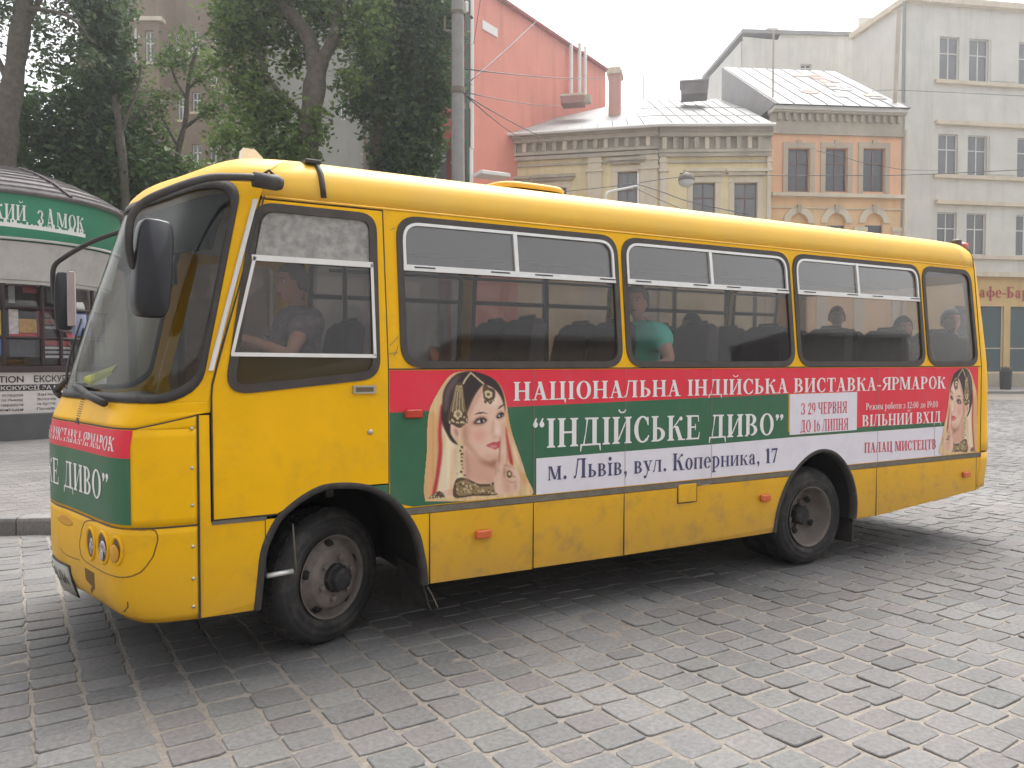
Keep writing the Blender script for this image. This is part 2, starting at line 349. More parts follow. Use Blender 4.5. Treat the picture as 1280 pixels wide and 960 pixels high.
M_wsglass = glass_mat('windscreen_glass', (.78, .80, .79, 1), base=.022, power=9)
M_frost = glass_mat('frosted_glass', (.3, .3, .3, 1), base=.05, film=(.42, .41, .39, 1), filmk=.72)
M_seat = mat('seat_fabric', (.035, .03, .038, 1), rough=.9, var=.3, vscale=20)
M_lining = mat('grey_lining', (.30, .29, .28, 1), rough=.8, var=.08)
M_floor = mat('bus_floor', (.06, .055, .05, 1), rough=.8)
M_orange = mat('orange_marker_lens', (.62, .13, .035, 1), rough=.35, var=.15, vscale=30)
M_redlens = mat('red_marker_lens', (.50, .04, .02, 1), rough=.35, var=.15, vscale=30)
M_clear = mat('clear_lamp_lens', (.55, .52, .54, 1), rough=.12, metal=.5)
M_chrome = mat('worn_chrome', (.5, .47, .4, 1), rough=.3, metal=.9)
M_wheel = mat('dusty_steel_rim', (.16, .135, .12, 1), rough=.75, var=.25, vscale=14, dirt=((.05, .04, .035, 1), .6, 9))
M_pole = mat('dark_handrail', (.07, .065, .06, 1), rough=.5)

bus = empty('city_bus', (3.8, 1.18, 0), 'yellow city bus on the cobbles with a red, green and white advert along its side', 'bus')

PLc = catmull([(0, 1.18), (.03, 1.0), (.09, .8), (.17, .5), (.235, .25), (.275, .14), (.33, .065), (.42, .025), (.52, .008), (.64, 0)], 8)
_P = np.array(PLc); _S = np.concatenate([[0], np.cumsum(np.hypot(*np.diff(_P, axis=0).T))]); PLEN = _S[-1]; _S = _S / PLEN
xf = table([(.33, .05), (.38, .0), (.45, -.02), (.6, -.03), (1.2, -.03), (1.3, -.012), (1.42, .04), (2.0, .21), (2.54, .39), (2.60, .425), (2.66, .49), (2.70, .57), (2.74, .72), (2.765, .9), (2.79, 1.4)])
yin = table([(.3, .02), (.36, 0), (1.57, 0), (2.44, .08), (2.478, .085), (2.56, .095), (2.63, .12), (2.69, .18), (2.735, .32), (2.765, .55), (2.79, .9)])
Xd = table([(.33, .606), (1.356, .606), (1.3561, .668), (1.5, .675), (1.6, .70), (2.46, .935), (2.6, .98), (2.7, 1.1), (2.765, 1.4), (2.79, 1.95)])
def F(s, z, off=0.0):
    def base(s, z):
        a = abs(s); dx = float(np.interp(a, _S, _P[:, 0])); yp = float(np.interp(a, _S, _P[:, 1]))
        E = Xd(z) - xf(z)
        if dx > .3: dx = .3 + (dx - .3) * (E - .3) / .34
        yi = yin(z); y = yi + yp * (1 - yi / 1.18)
        return Vector((xf(z) + dx, y if s >= 0 else 2.36 - y, z))
    p = base(s, z)
    if off:
        e = .004; a = base(max(-1, s - e), z); b = base(min(1, s + e), z); c = base(s, min(2.789, z + .01)); d = base(s, z - .01)
        n = (b - a).cross(c - d); n.normalize()
        if n.x > 0.0 and abs(s) < .8: n = -n
        if abs(s) >= .8 and (n.y > 0) == (s > 0): n = -n
        p = p + n * off
    return p
def s_of_x(x, z):
    E = Xd(z) - xf(z); dx = x - xf(z)
    if dx > .3: dx = .3 + (dx - .3) * .34 / (E - .3)
    k = int(np.argmax(_P[:, 0] > .2)); return float(np.interp(dx, _P[:, 0], _S))
def fgrid(name, s0f, s1f, zs, ns, m, parent=bus, off=0.0, th=.008):
    rows = []
    for z in zs:
        a, b = s0f(z), s1f(z); rows.append([F(a + (b - a) * k / ns, z, off) for k in range(ns + 1)])
    o = MB().grid(rows).build(name, m, parent, smooth=True)
    if th: solid(o, th)
    return o
ZLO, ZHI = 1.415, 2.54
def ws_s(z):
    xe = .640 + (z - 1.55) * .212; s = s_of_x(xe, z)
    rb, rt_ = .15, .11
    if z < ZLO + rb: t = 1 - (z - ZLO) / rb; s -= .135 * (1 - math.sqrt(max(0, 1 - t * t)))
    if z > ZHI - rt_: t = 1 - (ZHI - z) / rt_; s -= .075 * (1 - math.sqrt(max(0, 1 - t * t)))
    return s
wz = [ZLO + .15 * (1 - math.cos(a)) for a in np.linspace(0, math.pi / 2, 8)] + list(np.linspace(1.6, 2.4, 14)) + [ZHI - .11 * (1 - math.sin(a)) for a in np.linspace(0, math.pi / 2, 7)][0:]
wz = sorted(set(round(z, 5) for z in wz))
one = lambda z: 1.0
# front skin
lin = lambda a, b, n: list(np.linspace(a, b, n))
fgrid('bumper', lambda z: -1, one, lin(.335, .80, 14), 96, M_yel)
fgrid('front_panel', lambda z: -1, one, lin(.809, 1.284, 12), 96, M_yel)
def cowl_lo(s): return 1.292 + (.062 * max(0, (abs(s) - .80) / .2))
rows = []
for k in range(9): rows.append([F(s, lerp(cowl_lo(s), 1.4149, k / 8)) for s in lin(-1, 1, 97)])
# the cowl follows the stepped side edge only above the door sill line
o = MB().grid([[F(s, min(max(z.z, cowl_lo(s)), 1.4149)) for s, z in zip(lin(-1, 1, 97), r)] for r in rows]).build('cowl_panel', M_yel, bus, True); solid(o, .008)
rows = [[F(s, lerp(1.284, cowl_lo(s) - .007, k / 3)) for s in lin(.80, 1, 12)] for k in range(4)]
o = MB().grid(rows).build('front_corner_panel', M_yel, bus, True); solid(o, .008)
o = MB().grid([[F(-s, lerp(1.284, cowl_lo(s) - .007, k / 3)) for s in lin(.80, 1, 12)] for k in range(4)]).build('front_corner_panel', M_yel, bus, True); solid(o, .008)
fgrid('windscreen_pillar', ws_s, one, wz, 10, M_yel)
fgrid('windscreen_pillar', lambda z: -1, lambda z: -ws_s(z), wz, 10, M_yel)
ws = fgrid('windscreen', lambda z: -ws_s(z), ws_s, wz, 60, M_wsglass, off=-.004, th=.006)
# rubber surround
def ws_loop(ins):
    P = []
    zc = [ZLO + ins + (z - ZLO) * ((ZHI - ZLO - 2 * ins) / (ZHI - ZLO)) for z in wz]
    for z0, z in zip(wz, zc): P.append((ws_s(z0) - ins / PLEN * .9, z))
    top = [(s, zc[-1]) for s in lin(P[-1][0], -P[-1][0], 40)[1:-1]]; left = [(-s, z) for s, z in reversed(P)]; bot = [(s, zc[0]) for s in lin(-P[0][0], P[0][0], 40)[1:-1]]
    return P + top + left + bot
A, B = ws_loop(-.005), ws_loop(.038)
o = MB().grid([[F(s, z, .005) for s, z in A], [F(s, z, .005) for s, z in B]], True).build('windscreen_rubber', M_rub, bus, True); solid(o, .012)
# roof
cz = [2.5405, 2.56, 2.59, 2.62, 2.65, 2.675, 2.695, 2.715, 2.735, 2.75, 2.765, 2.778, 2.789]
o = fgrid('front_roof_cap', lambda z: -1, one, cz, 90, M_yelroof, th=.006)
XR = table([(.33, 7.40), (.45, 7.50), (.74, 7.56), (1.4, 7.54), (2.0, 7.50), (2.48, 7.46), (2.60, 7.43), (2.69, 7.36), (2.735, 7.22), (2.79, 6.9)])
rz = [2.480] + cz
side_rows = []
for z in rz:
    x0, x1 = Xd(z), XR(z) - .13
    side_rows.append([(lerp(x0, x1, k / 40), yin(z), z) for k in range(41)])
top_rows = []
def roofline(X): return 2.79 + .012 * math.sin(max(0, min(1, (X - 1) / 6)) * math.pi)
far_rows = [[(p[0], 2.36 - p[1], p[2]) for p in r] for r in reversed(side_rows)]
last = side_rows[-1]
mid = [[(lerp(p[0], p[0], 0), y, p[2] + .015 * math.sin((y - .9) / .56 * math.pi)) for p in last] for y in (1.0, 1.09, 1.18, 1.27, 1.36)]
roof = MB().grid(side_rows + mid + far_rows).build('roof', M_yelroof, bus, True); solid(roof, .006)
# crown of the roof over the front cap
capt = [F(s, 2.789) for s in lin(-1, 1, 91)]
o = MB().add([tuple(p) for p in capt] + [(2.2, 1.18, 2.801)], [(i, i + 1, 91) for i in range(90)]).build('roof_crown', M_yelroof, bus, True)
# gutter line
for yy in (0, 1):
    f = (lambda p: p) if yy == 0 else (lambda p: (p[0], 2.36 - p[1], p[2]))
    pts = [f((x, yin(2.474) - .004, 2.474)) for x in lin(.95, 7.28, 30)]
    MB().tube(pts, .007, 6).build('gutter', M_yelroof, bus, True)
    pts = [f((x, yin(2.466) + .004, 2.4655)) for x in lin(.95, 7.28, 30)]
    MB().tube(pts, .005, 6).build('gutter_dark_line', M_rub, bus, True)  # thin black line running just below the gutter
# rear corner and rear wall
rear_pl = [(-.24, .0), (-.16, .004), (-.09, .018), (-.04, .05), (-.012, .10), (0, .2), (.01, .5), (.015, 1.18)]
def rear(t, z):
    n = len(rear_pl) - 1; a = abs(t) * n; i = min(int(a), n - 1); u = a - i
    dx = lerp(rear_pl[n - i][0], rear_pl[n - i - 1][0], u); yp = lerp(rear_pl[n - i][1], rear_pl[n - i - 1][1], u)
    yi = yin(z); y = yi + yp * (1 - yi / 1.18)
    return (XR(z) + dx, y if t >= 0 else 2.36 - y, z)
def rgrid(name, t0, t1, zs, n, m): 
    o = MB().grid([[rear(lerp(t0, t1, k / n), z) for k in range(n + 1)] for z in zs]).build(name, m, bus, True); return solid(o, .006)
rzs = [.80, .9, 1.0, 1.2, 1.4, 1.6, 1.8, 2.0, 2.2, 2.4, 2.48] + cz[:-1]
rgrid('rear_corner', .28, 1, rzs, 12, M_yel); rgrid('rear_corner', -.28, -1, rzs, 12, M_yel)
rgrid('rear_wall', -.28, .28, [.80, 1.0, 1.2, 1.4], 8, M_yel)
rgrid('rear_window', -.28, .28, [1.40, 1.8, 2.2, 2.35], 8, M_glass); rgrid('rear_header', -.28, .28, [2.352, 2.48] + cz[:-1], 8, M_yel)
rgrid('rear_bumper', -1, 1, [.47, .52, .6, .7, .785], 40, M_skirt)

# side panels
def yin_w(z): return yin(z)
def side_sheet(name, outer, holes, m, dy=0.0, far=False, th=.008, parent=None):
    # split long spans so that the tumblehome follows the section
    loops = [outer] + holes
    tri = tessellate_polygon([[Vector((x, z, 0)) for x, z in L] for L in loops])
    vs = []
    for L in loops:
        for x, z in L:
            y = yin(z) + dy; vs.append((x, 2.36 - y if far else y, z))
    o = MB().add(vs, [tuple(t) for t in tri]).build(name, m, parent or bus)
    if th: solid(o, th)
    return o
arch = [(.882, .335), (.900, .5), (.917, .632), (.955, .73), (1.008, .812), (1.08, .872), (1.156, .918), (1.242, .949), (1.352, .951), (1.45, .937), (1.534, .908), (1.64, .84), (1.723, .742), (1.785, .63), (1.811, .526), (1.828, .43), (1.835, .335)]
rarch = [(4.664, .335), (4.69, .48), (4.74, .60), (4.80, .70), (4.88, .79), (4.98, .862), (5.07, .905), (5.17, .925), (5.28, .913), (5.38, .868), (5.46, .80), (5.53, .71), (5.575, .61), (5.60, .50), (5.60, .42), (5.59, .344)]
ARCT = catmull(arch, 3); RARCT = catmull(rarch, 3)
side_sheet('front_wing_panel', [(.615, .335)] + [p for p in ARCT if p[1] < .80 and p[0] < 1.2] + [(.985, .800), (.93, .800), (.93, .812), (.666, .812), (.663, 1.349), (.612, 1.349)], [], M_yel)
def xs_at(loop, z, right): 
    c = [p[0] for p in loop if abs(p[1] - z) < .03]; return (max if right else min)(c)
dw = roundpoly([(.905, 2.44), (1.565, 2.435), (1.555, 1.525), (.735, 1.447)], [.13, .10, .12, .10], 7)
dtop = [p for p in ARCT if p[1] > .815 and p[0] < 1.6]
door_out = [(.677, .824), (.99, .824)] + [(x, z + .010) for x, z in dtop if x > 1.0 and x < 1.50] + [(1.50, .937), (1.605, .937), (1.605, 1.57), (1.606, 2.458), (.944, 2.458), (.708, 1.60), (.682, 1.5), (.677, 1.44)]
door = side_sheet('driver_door', door_out, [dw], M_yel, dy=-.002)
door['label'] = 'yellow driver door with a framed window'
WIN = [(1.690, 3.235), (3.278, 4.868), (4.912, 6.482), (6.525, 7.262)]
WZ0, WZ1 = 1.583, 2.440
win_loops = [roundpoly([(a, WZ0), (b, WZ0), (b - (0.02 if i == 3 else 0), WZ1), (a, WZ1)], .13, 7) for i, (a, b) in enumerate(WIN)]
side_sheet('window_wall', [(1.611, 1.574), (7.31, 1.574), (7.31, 2.478), (1.612, 2.478)], win_loops, M_yel)
advtop = [p for p in ARCT if p[0] > 1.611 and p[1] > .792]
lowarch = [p for p in RARCT if p[1] > .79]
side_sheet('advert_wall', [(1.611, 1.572), (1.611, .868)] + advtop + [(advtop[-1][0] + .012, .788)] + [(lowarch[0][0] - .01, .788)] + lowarch + [(lowarch[-1][0] + .01, .788), (7.31, .788), (7.31, 1.572)], [], M_yel)
sk = [p for p in ARCT if p[0] > 1.7 and p[1] < .745][0:]
side_sheet('skirt_panel', [(1.8535, .744), (1.8535, .335)] + [p for p in reversed(sk)] + [(1.725, .744)], [], M_yel, dy=.003)
for x0, x1 in ((1.8595, 2.551), (2.557, 3.253)):
    side_sheet('skirt_panel', [(x0, .335), (x1, .330), (x1, .744), (x0, .744)], [], M_skirt, dy=.003)
la = [p for p in RARCT if p[1] < .744 and p[0] < 5.1]; ra = [p for p in RARCT if p[1] < .744 and p[0] > 5.1]
side_sheet('skirt_panel', [(3.259, .330)] + la + [(la[-1][0] + .004, .744), (3.259, .744)], [], M_skirt, dy=.003)
side_sheet('skirt_panel', [ra[0]] + ra[1:] + [(5.850, .344), (5.850, .744), (ra[0][0] - .004, .744)], [], M_skirt, dy=.003)
side_sheet('skirt_panel', [(5.856, .344), (7.26, .446), (7.26, .744), (5.856, .744)], [], M_skirt, dy=.003)
side_sheet('skirt_panel', [(7.266, .447), (7.33, .46), (7.33, .744), (7.266, .744)], [], M_skirt, dy=.003)
side_sheet('trim_strip', [(1.70, .748), (la[-1][0] + .014, .748), (la[-1][0] + .04, .785), (1.66, .785)], [], M_trim, dy=.001)
side_sheet('trim_strip', [(ra[0][0] - .008, .748), (7.33, .748), (7.33, .785), (ra[0][0] - .035, .785)], [], M_trim, dy=.001)
side_sheet('door_sill', [(.67, .797), (.935, .797), (.94, .817), (.67, .817)], [], M_trim, dy=-.006, th=.004)
side_sheet('sill_filler_panel', [(1.475, .929), (1.535, .911), (1.606, .872), (1.606, .929)], [], mat('advert_green_paint', srgb(58, 106, 78), rough=.5), dy=-.001)
# vertical dark seams and panel joints
def seam(x, z0, z1, wd=.006, y=-.0055, m=M_rub): return MB().box((x - wd / 2, y, z0), (x + wd / 2, y + .004, z1)).build('panel_joint', m, bus)
seam(.609, .336, 1.352, .011)
seam(.932, .52, .80, .004)
seam(1.8565, .336, .744, .005, -.003); seam(2.554, .336, .744, .0035, -.002); seam(3.256, .336, .744, .0035, -.002); seam(5.853, .348, .744, .004, -.002); seam(7.263, .45, .744, .005, -.002)
mb = MB(); mb.tube([(x, -.006, z) for x, z in [(1.0, .822), (.677, .822), (.675, 1.44), (.68, 1.5), (.705, 1.6), (.941, 2.461)]], .005, 5)
mb.tube([(1.6085, -.004, .94), (1.6085, -.004, 1.57), (1.6085, .076, 2.46)], .004, 5); mb.build('door_joint', M_rub, bus)
mb = MB(); mb.tube([(1.611, -.006, 1.5735), (7.31, -.006, 1.5735)], .0035, 5); mb.build('panel_joint', M_rub, bus)
mb = MB(); mb.tube([(7.315, yin(z) - .004, z) for z in (.75, 1.57, 2.44, 2.478, 2.56, 2.63, 2.69)], .0035, 5); mb.build('panel_joint', M_rub, bus)
mb = MB(); mb.tube([F(s, .8045, .002) for s in lin(-1, 1, 60)], .0045, 5); mb.build('panel_joint', M_rub, bus)
mb = MB(); mb.tube([F(s, 1.288 + .062 * max(0, (abs(s) - .80) / .2), .002) for s in lin(-1, 1, 80)], .004, 5); mb.build('panel_joint', M_rub, bus)
# white rain strip on the screen pillar
P0 = [(Xd(z) - .020, yin(z) - .012, z) for z in lin(1.57, 2.455, 12)]
o = MB().grid([[(x - .013, y, z) for x, y, z in P0], [(x - .010, y - .01, z) for x, y, z in P0], [(x + .010, y - .01, z) for x, y, z in P0], [(x + .013, y + .006, z) for x, y, z in P0]]).build('pillar_rain_strip', M_white, bus, True)
# wheel arch rubber lips
def arch_lip(loop, w_, nm='wheel_arch_lip'):
    n = len(loop); c = (np.mean([p[0] for p in loop]), .33)
    rows = [[], [], [], []]
    for i, (x, z) in enumerate(loop):
        a = np.array(loop[min(i + 1, n - 1)]) - np.array(loop[max(i - 1, 0)]); a = a / np.linalg.norm(a); nn = np.array([a[1], -a[0]])
        inn = (x + nn[0] * w_, z + nn[1] * w_); out = (x - nn[0] * .012, z - nn[1] * .012)
        rows[0].append((out[0], -.004, out[1])); rows[1].append((x - nn[0] * .006, -.010, z - nn[1] * .006)); rows[2].append((inn[0], -.007, inn[1])); rows[3].append((inn[0], .05, inn[1]))
    return MB().grid(rows).build(nm, M_rub, bus, True)
arch_lip(ARCT, .024); arch_lip(RARCT, .018)
# wheel housings
def housing(loop, y1):
    rows = [[(x, .02, z) for x, z in loop], [(x, y1, z) for x, z in loop]]
    mb = MB().grid(rows); mb.prism([(x, y1, z) for x, z in loop], (0, .01, 0)); return mb.build('wheel_housing', M_dark, bus, True)
housing(ARCT, .75); housing(RARCT, .75)
far_arch = [(x, z) for x, z in ARCT]
# inner dark body behind the joints, floor pan
mb = MB()
def dark_sheet(pts, y): 
    mb.prism([(x, y, z) for x, z in pts], (0, .01, 0))
dark_sheet([(.62, .40), (.86, .40), (.88, .60), (.98, .84), (1.2, .97), (1.5, .97), (1.66, .90), (1.62, 1.55), (.70, 1.40), (.62, 1.3)], .02)
mb.box((.75, .80, .78), (7.35, 1.56, .80)); mb.box((1.95, .03, .775), (4.55, 2.33, .795)); mb.box((5.72, .03, .775), (7.35, 2.33, .795)); mb.box((1.9, .10, .42), (4.6, 2.26, .60)); mb.box((.5, .25, .42), (.85, 2.1, .60)); mb.box((5.65, .15, .50), (7.2, 2.2, .62))
for zz in (.45, .7): mb.grid([[F(s, zz, -.03) for s in lin(-.95, .95, 20)], [F(s, zz + .2, -.03) for s in lin(-.95, .95, 20)]])
mb.build('underframe', M_dark, bus)

# ---- windows
def ring(name, outer, inner, m, y_out=-.012, depth_=.020, far=False, parent=None):
    def P(pt, dy): y = yin(pt[1]) + dy; return (pt[0], 2.36 - y if far else y, pt[1])
    rows = [[P(p, -.002) for p in outer], [P(p, y_out) for p in outer], [P(p, y_out) for p in inner], [P(p, y_out + depth_) for p in inner]]
    return MB().grid(rows, True).build(name, m, parent or bus)
def pane(name, loop, m, dy=.003, th=.005, far=False, parent=None):
    return side_sheet(name, loop, [], m, dy=dy, th=th, far=far, parent=parent)
M_rubb = mat('window_rubber', (.052, .043, .037, 1), rough=.6, var=.25, vscale=10)
def bar(mb, a, b, wd, y=-.012, t=.014):     # flat aluminium bar between (x,z) points on the side
    a = np.array(a); b = np.array(b); d = (b - a) / np.linalg.norm(b - a); n = np.array([-d[1], d[0]]) * wd / 2
    q = [a - n, b - n, b + n, a + n]
    vs = [(p[0], yin(p[1]) + y, p[1]) for p in q] + [(p[0], yin(p[1]) + y + t, p[1]) for p in q]
    mb.add(vs, [(0, 1, 2, 3), (7, 6, 5, 4), (0, 4, 5, 1), (1, 5, 6, 2), (2, 6, 7, 3), (3, 7, 4, 0)])
RAIL = 2.148
divs = [2.462, 4.065, 5.66]
for i, (a, b) in enumerate(WIN):
    lo = inset(win_loops[i], -.006); li = inset(win_loops[i], .034)
    fr = ring('side_window', lo, li, M_rubb)
    fr['label'] = ['foremost passenger window in a rubber frame', 'second passenger window', 'third passenger window', 'rearmost plain window'][i]
    if i == 3:
        pane('pane', li, M_glass, parent=fr); continue
    low = [(a + .030, RAIL)] + [p for p in li if p[1] < RAIL - .02 and p[0] < (a + b) / 2][::1][0:0]
    lowl = [p for p in li if p[1] < RAIL]
    k0 = max(range(len(lowl)), key=lambda k: (lowl[k][1] > 1.8, 0))
    lowloop = [p for p in roundpoly([(a + .034, WZ0 + .034), (b - .034, WZ0 + .034), (b - .034, RAIL), (a + .034, RAIL)], [.10, .10, .001, .001], 6)]
    pane('pane', lowloop, M_glass, parent=fr)
    dv = divs[i]
    for (x0, x1, ra_) in ((a + .034, dv, [.001, .001, .001, .10]), (dv, b - .034, [.001, .001, .10, .001])):
        pane('vent_pane', roundpoly([(x0, RAIL), (x1, RAIL), (x1, WZ1 - .034), (x0, WZ1 - .034)], ra_, 6), M_ventglass, dy=.0 if x0 < dv else .006, parent=fr)
    vo = roundpoly([(a + .030, RAIL - .005), (b - .030, RAIL - .005), (b - .030, WZ1 - .030), (a + .030, WZ1 - .030)], [.01, .01, .11, .11], 7)
    ring('vent_frame', vo, inset(vo, .017), M_alu, y_out=-.016, depth_=.014, parent=fr)
    mb = MB(); bar(mb, (a + .028, RAIL), (b - .028, RAIL), .034, -.019, .02); bar(mb, (dv, RAIL), (dv - .006, WZ1 - .035), .026, -.018, .02)
    mb.build('vent_rail', M_alu, fr)
    for fx_ in (.06, .38, .58, .9): mb = MB(); bar(mb, (lerp(a, b, fx_), RAIL + .004), (lerp(a, b, fx_) + .13, RAIL + .004), .008, -.022, .003); mb.build('rail_slot', M_rub, fr)
# door window
g = ring('door_window', inset(dw, -.004), inset(dw, .040), M_rubb, y_out=-.014)
pane('frosted_pane', [(.905, 2.150), (1.525, 2.150)] + [p for p in roundpoly([(.905, 2.15), (1.525, 2.15), (1.527, 2.40), (.955, 2.402)], [.001, .001, .08, .10], 6)][14:], M_frost, parent=g)
pane('sliding_pane', [(.790, 1.66), (1.525, 1.655), (1.525, 2.145), (.905, 2.150)], M_glass, dy=-.002, parent=g)
M_lowtint = mat('dark_lower_pane', (.05, .035, .012, 1), rough=.12, coat=.3)
pane('lower_pane', [(.783, 1.655), (.765, 1.50), (.79, 1.484), (1.50, 1.560), (1.528, 1.60), (1.525, 1.65)], M_lowtint, dy=.002, parent=g)
mb = MB()
for p, q, wdt in (((.885, 2.150), (1.537, 2.150), .030), ((.776, 1.652), (.900, 2.155), .016), ((1.530, 1.645), (1.530, 2.155), .016), ((.770, 1.652), (1.537, 1.645), .020)): bar(mb, p, q, wdt, -.018, .02)
mb.build('sliding_window_frame', M_white, g)
mb = MB(); mb.box((1.40, -.022, 1.44), (1.53, -.006, 1.485)); h_ = mb.build('door_handle', M_chrome, door)
MB().box((1.418, -.0235, 1.450), (1.512, -.0215, 1.476)).build('handle_grip', M_rub, h_) if False else None
mb = MB(); mb.box((1.415, -.0245, 1.450), (1.515, -.0225, 1.475)); mb.build('handle_recess', mat('handle_recess', (.12, .10, .06, 1), .6), door)
mb = MB().lathe([(0, -.012), (.014, -.012), (.017, -.006), (.017, 0)], (1.499, -.004, 1.228), (0, 1, 0), 12); mb.build('door_lock', M_chrome, door, True)

# side marker lamps, fuel hatch, bolts
for x, z, mm, wl in ((2.198, .590, M_orange, .052), (4.555, .606, M_orange, .05), (7.09, .603, M_orange, .052), (1.755, 1.321, M_redlens, .055)):
    m_ = MB().rbox((x - wl, -.030, z - .024), (x + wl, .0, z + .024), .010).build('side_marker_lamp', mm, bus)
    if z > 1: m_['label'] = 'red marker lamp beside the advert'
hatch = MB(); hatch.rbox((3.72, -.007, .64), (3.885, .0, .765), .006); h_ = hatch.build('fuel_hatch', M_skirt, bus)
for a, b in (((3.715, .636), (3.89, .636)), ((3.715, .636), (3.715, .745)), ((3.89, .636), (3.89, .745))): seamb = MB(); bar(seamb, a, b, .005, -.004, .003); seamb.build('hatch_joint', M_rub, h_)
for z in (1.285, 1.09, .905, .70, .54, .40)[:]:
    MB().lathe([(0, -.007), (.007, -.006), (.010, 0)], (.580, -.0035 + F(1, z).y + .0, z), (0, 1, 0), 8).build('bolt', M_chrome, bus, True)
# scuffs: scratched decal remains by the pillars
for (u, v, u2, v2) in ((497, 421, 487, 432), (497, 432, 492, 445), (484, 443, 497, 441), (494, 285, 488, 287)):
    a, b = onY(u, v), onY(u2, v2); sc_ = MB(); sc_.tube([(a.x, -.0055, a.z), ((a.x + b.x) / 2 + .006, -.0055, (a.z + b.z) / 2 + .004), (b.x, -.0055, b.z)], .0018, 4); sc_.build('scratch', M_trim, bus)

# ---- front details: headlamp pod, lamps, bumper grooves, plate, wipers
def fx(u, v, z0=None, off=0.0):        # project a photo point onto the front skin
    best = None
    for s in np.linspace(-.2, 1, 241):
        for z in (None,):
            p = None
        lo, hi = .34, 2.7
        r = ray(u, v)
        # height where the ray passes over this plan position
        q = F(s, z0 or .6); t = ((q.x - CAM.x) * r.x + (q.y - CAM.y) * r.y) / (r.x * r.x + r.y * r.y)
        z = max(.34, min(2.7, CAM.z + r.z * t)); q = F(s, z)
        d = abs((q.x - CAM.x) * r.y - (q.y - CAM.y) * r.x)
        if best is None or d < best[0]: best = (d, s, z)
    return best[1], best[2]
def fpt(u, v, off=0.0): s, z = fx(u, v); return F(s, z, off)
M_groove = mat('bumper_groove', (.22, .115, .008, 1), rough=.6)
pod = [(104, 660), (109, 651), (125, 652), (150, 660), (175, 662), (195, 664), (193, 690), (180, 712), (160, 721), (140, 719), (118, 708), (104, 697), (101, 678)]
pts = [fpt(u, v, .002) for u, v in catmull(pod, 4, True)]
MB().tube(pts + [pts[0]], .0045, 5, False).build('headlamp_pod_groove', M_groove, bus, True)
pts = [fpt(u, v, .002) for u, v in catmull([(68, 662), (80, 690), (101, 700)], 5)]
MB().tube(pts, .004, 5, False).build('bumper_groove', M_groove, bus, True)
def oval(u, v, ru, rv, m, name, off, parent=bus, rim=None, dome=.0, n=20):
    s0, z0 = fx(u, v); su, _ = fx(u + ru, v); _, zv = fx(u, v - rv); rs, rz_ = abs(su - s0), abs(zv - z0)
    rows = [[F(s0 + rs * k * math.cos(2 * math.pi * i / n), z0 + rz_ * k * math.sin(2 * math.pi * i / n), off + dome * (1 - k * k)) for i in range(n)] for k in (1, .75, .5, .25, .02)]
    o = MB().grid(rows, True).build(name, m, parent, True); solid(o, .004)
    if rim:
        rr = MB().tube([F(s0 + rs * 1.08 * math.cos(2 * math.pi * i / n), z0 + rz_ * 1.06 * math.sin(2 * math.pi * i / n), off) for i in range(n + 1)], .010, 6, False).build('lamp_rim', rim, o, True)
    return o
M_hl = mat('headlamp_reflector', (.42, .36, .38, 1), rough=.18, metal=.8); M_hl2 = mat('headlamp_shade', (.10, .07, .06, 1), rough=.5)
o = oval(115.5, 679, 4.6, 18, M_hl2, 'headlamp', .005, rim=M_yel); oval(117, 683, 2.6, 11, M_hl, 'lens', .010, o, dome=.008)
o = oval(130.5, 684, 6.5, 18, M_hl2, 'headlamp', .005, rim=M_yel); oval(131, 688, 4.6, 13, M_hl, 'lens', .010, o, dome=.012); oval(132.3, 693, 2.6, 6.5, M_clear, 'bulb_glass', .022, o)
o = oval(147, 688, 6.5, 16, mat('indicator_shade', (.18, .09, .02, 1), .5), 'headlamp', .005, rim=M_yel); oval(145.5, 692, 5, 12, mat('indicator_lens', (.62, .30, .015, 1), .3), 'lens', .010, o, dome=.010)
o = oval(83, 650, 9, 6, mat('emblem_recess', (.62, .31, .02, 1), .6), 'emblem_recess', .003)
# fog lamp hole
fq = [fpt(u, v, .0035) for u, v in ((107, 709), (119, 716), (120, 735), (116, 741), (108, 722))]; o = solid(MB().add(fq, [(0, 1, 2, 3, 4)]).build('fog_lamp_recess', mat('fog_recess_shade', (.16, .085, .012, 1), .7), bus), .003)
# bumper crack and wire-stitched crack
pts = [fpt(u, v, .003) for u, v in ((160, 752), (161, 758), (156, 764), (154, 770), (155, 776))]; MB().tube(pts, .0035, 5).build('bumper_crack', M_rub, bus)
mb = MB()
for k in range(12):
    u, v = 106 - k * .75, 497 + k * 2.9; mb.tube([fpt(u - 3.2, v - .5, .003), fpt(u + 1.6, v + .6, .003)], .0028, 4)
mb.tube([fpt(98, 524, .004), fpt(100, 531, .004)], .006, 5); mb.build('stitched_crack', M_rub, bus)
# licence plate on its bracket
ps1 = fx(88, 708, .45)[0]; ps0 = ps1 - .52 / PLEN
def plg(a, b, k): return F(lerp(ps0, ps1, a), lerp(.318, .478, b), k) if lerp(.318, .478, b) > .36 else F(lerp(ps0, ps1, a), .36, k) - Vector((0, 0, .36 - lerp(.318, .478, b)))
M_plate = mat('plate_white', (.40, .385, .36, 1), .5, var=.15, vscale=12)
pl_ = solid(MB().grid([[plg(a, b, .014) for a in lin(0, 1, 9)] for b in (0, .5, 1)]).build('licence_plate', M_plate, bus, True), .004)
text_mesh('plate_digits', '0290-06', lambda a, b, k: plg(.06 + a * .88, .2 + b * .6, .018 + k), M_rub, pl_)
solid(MB().grid([[plg(a, b, .007) for a in lin(-.02, 1.035, 9)] for b in (-.06, .5, 1.06)]).build('plate_bracket', M_rub, bus, True), .006)
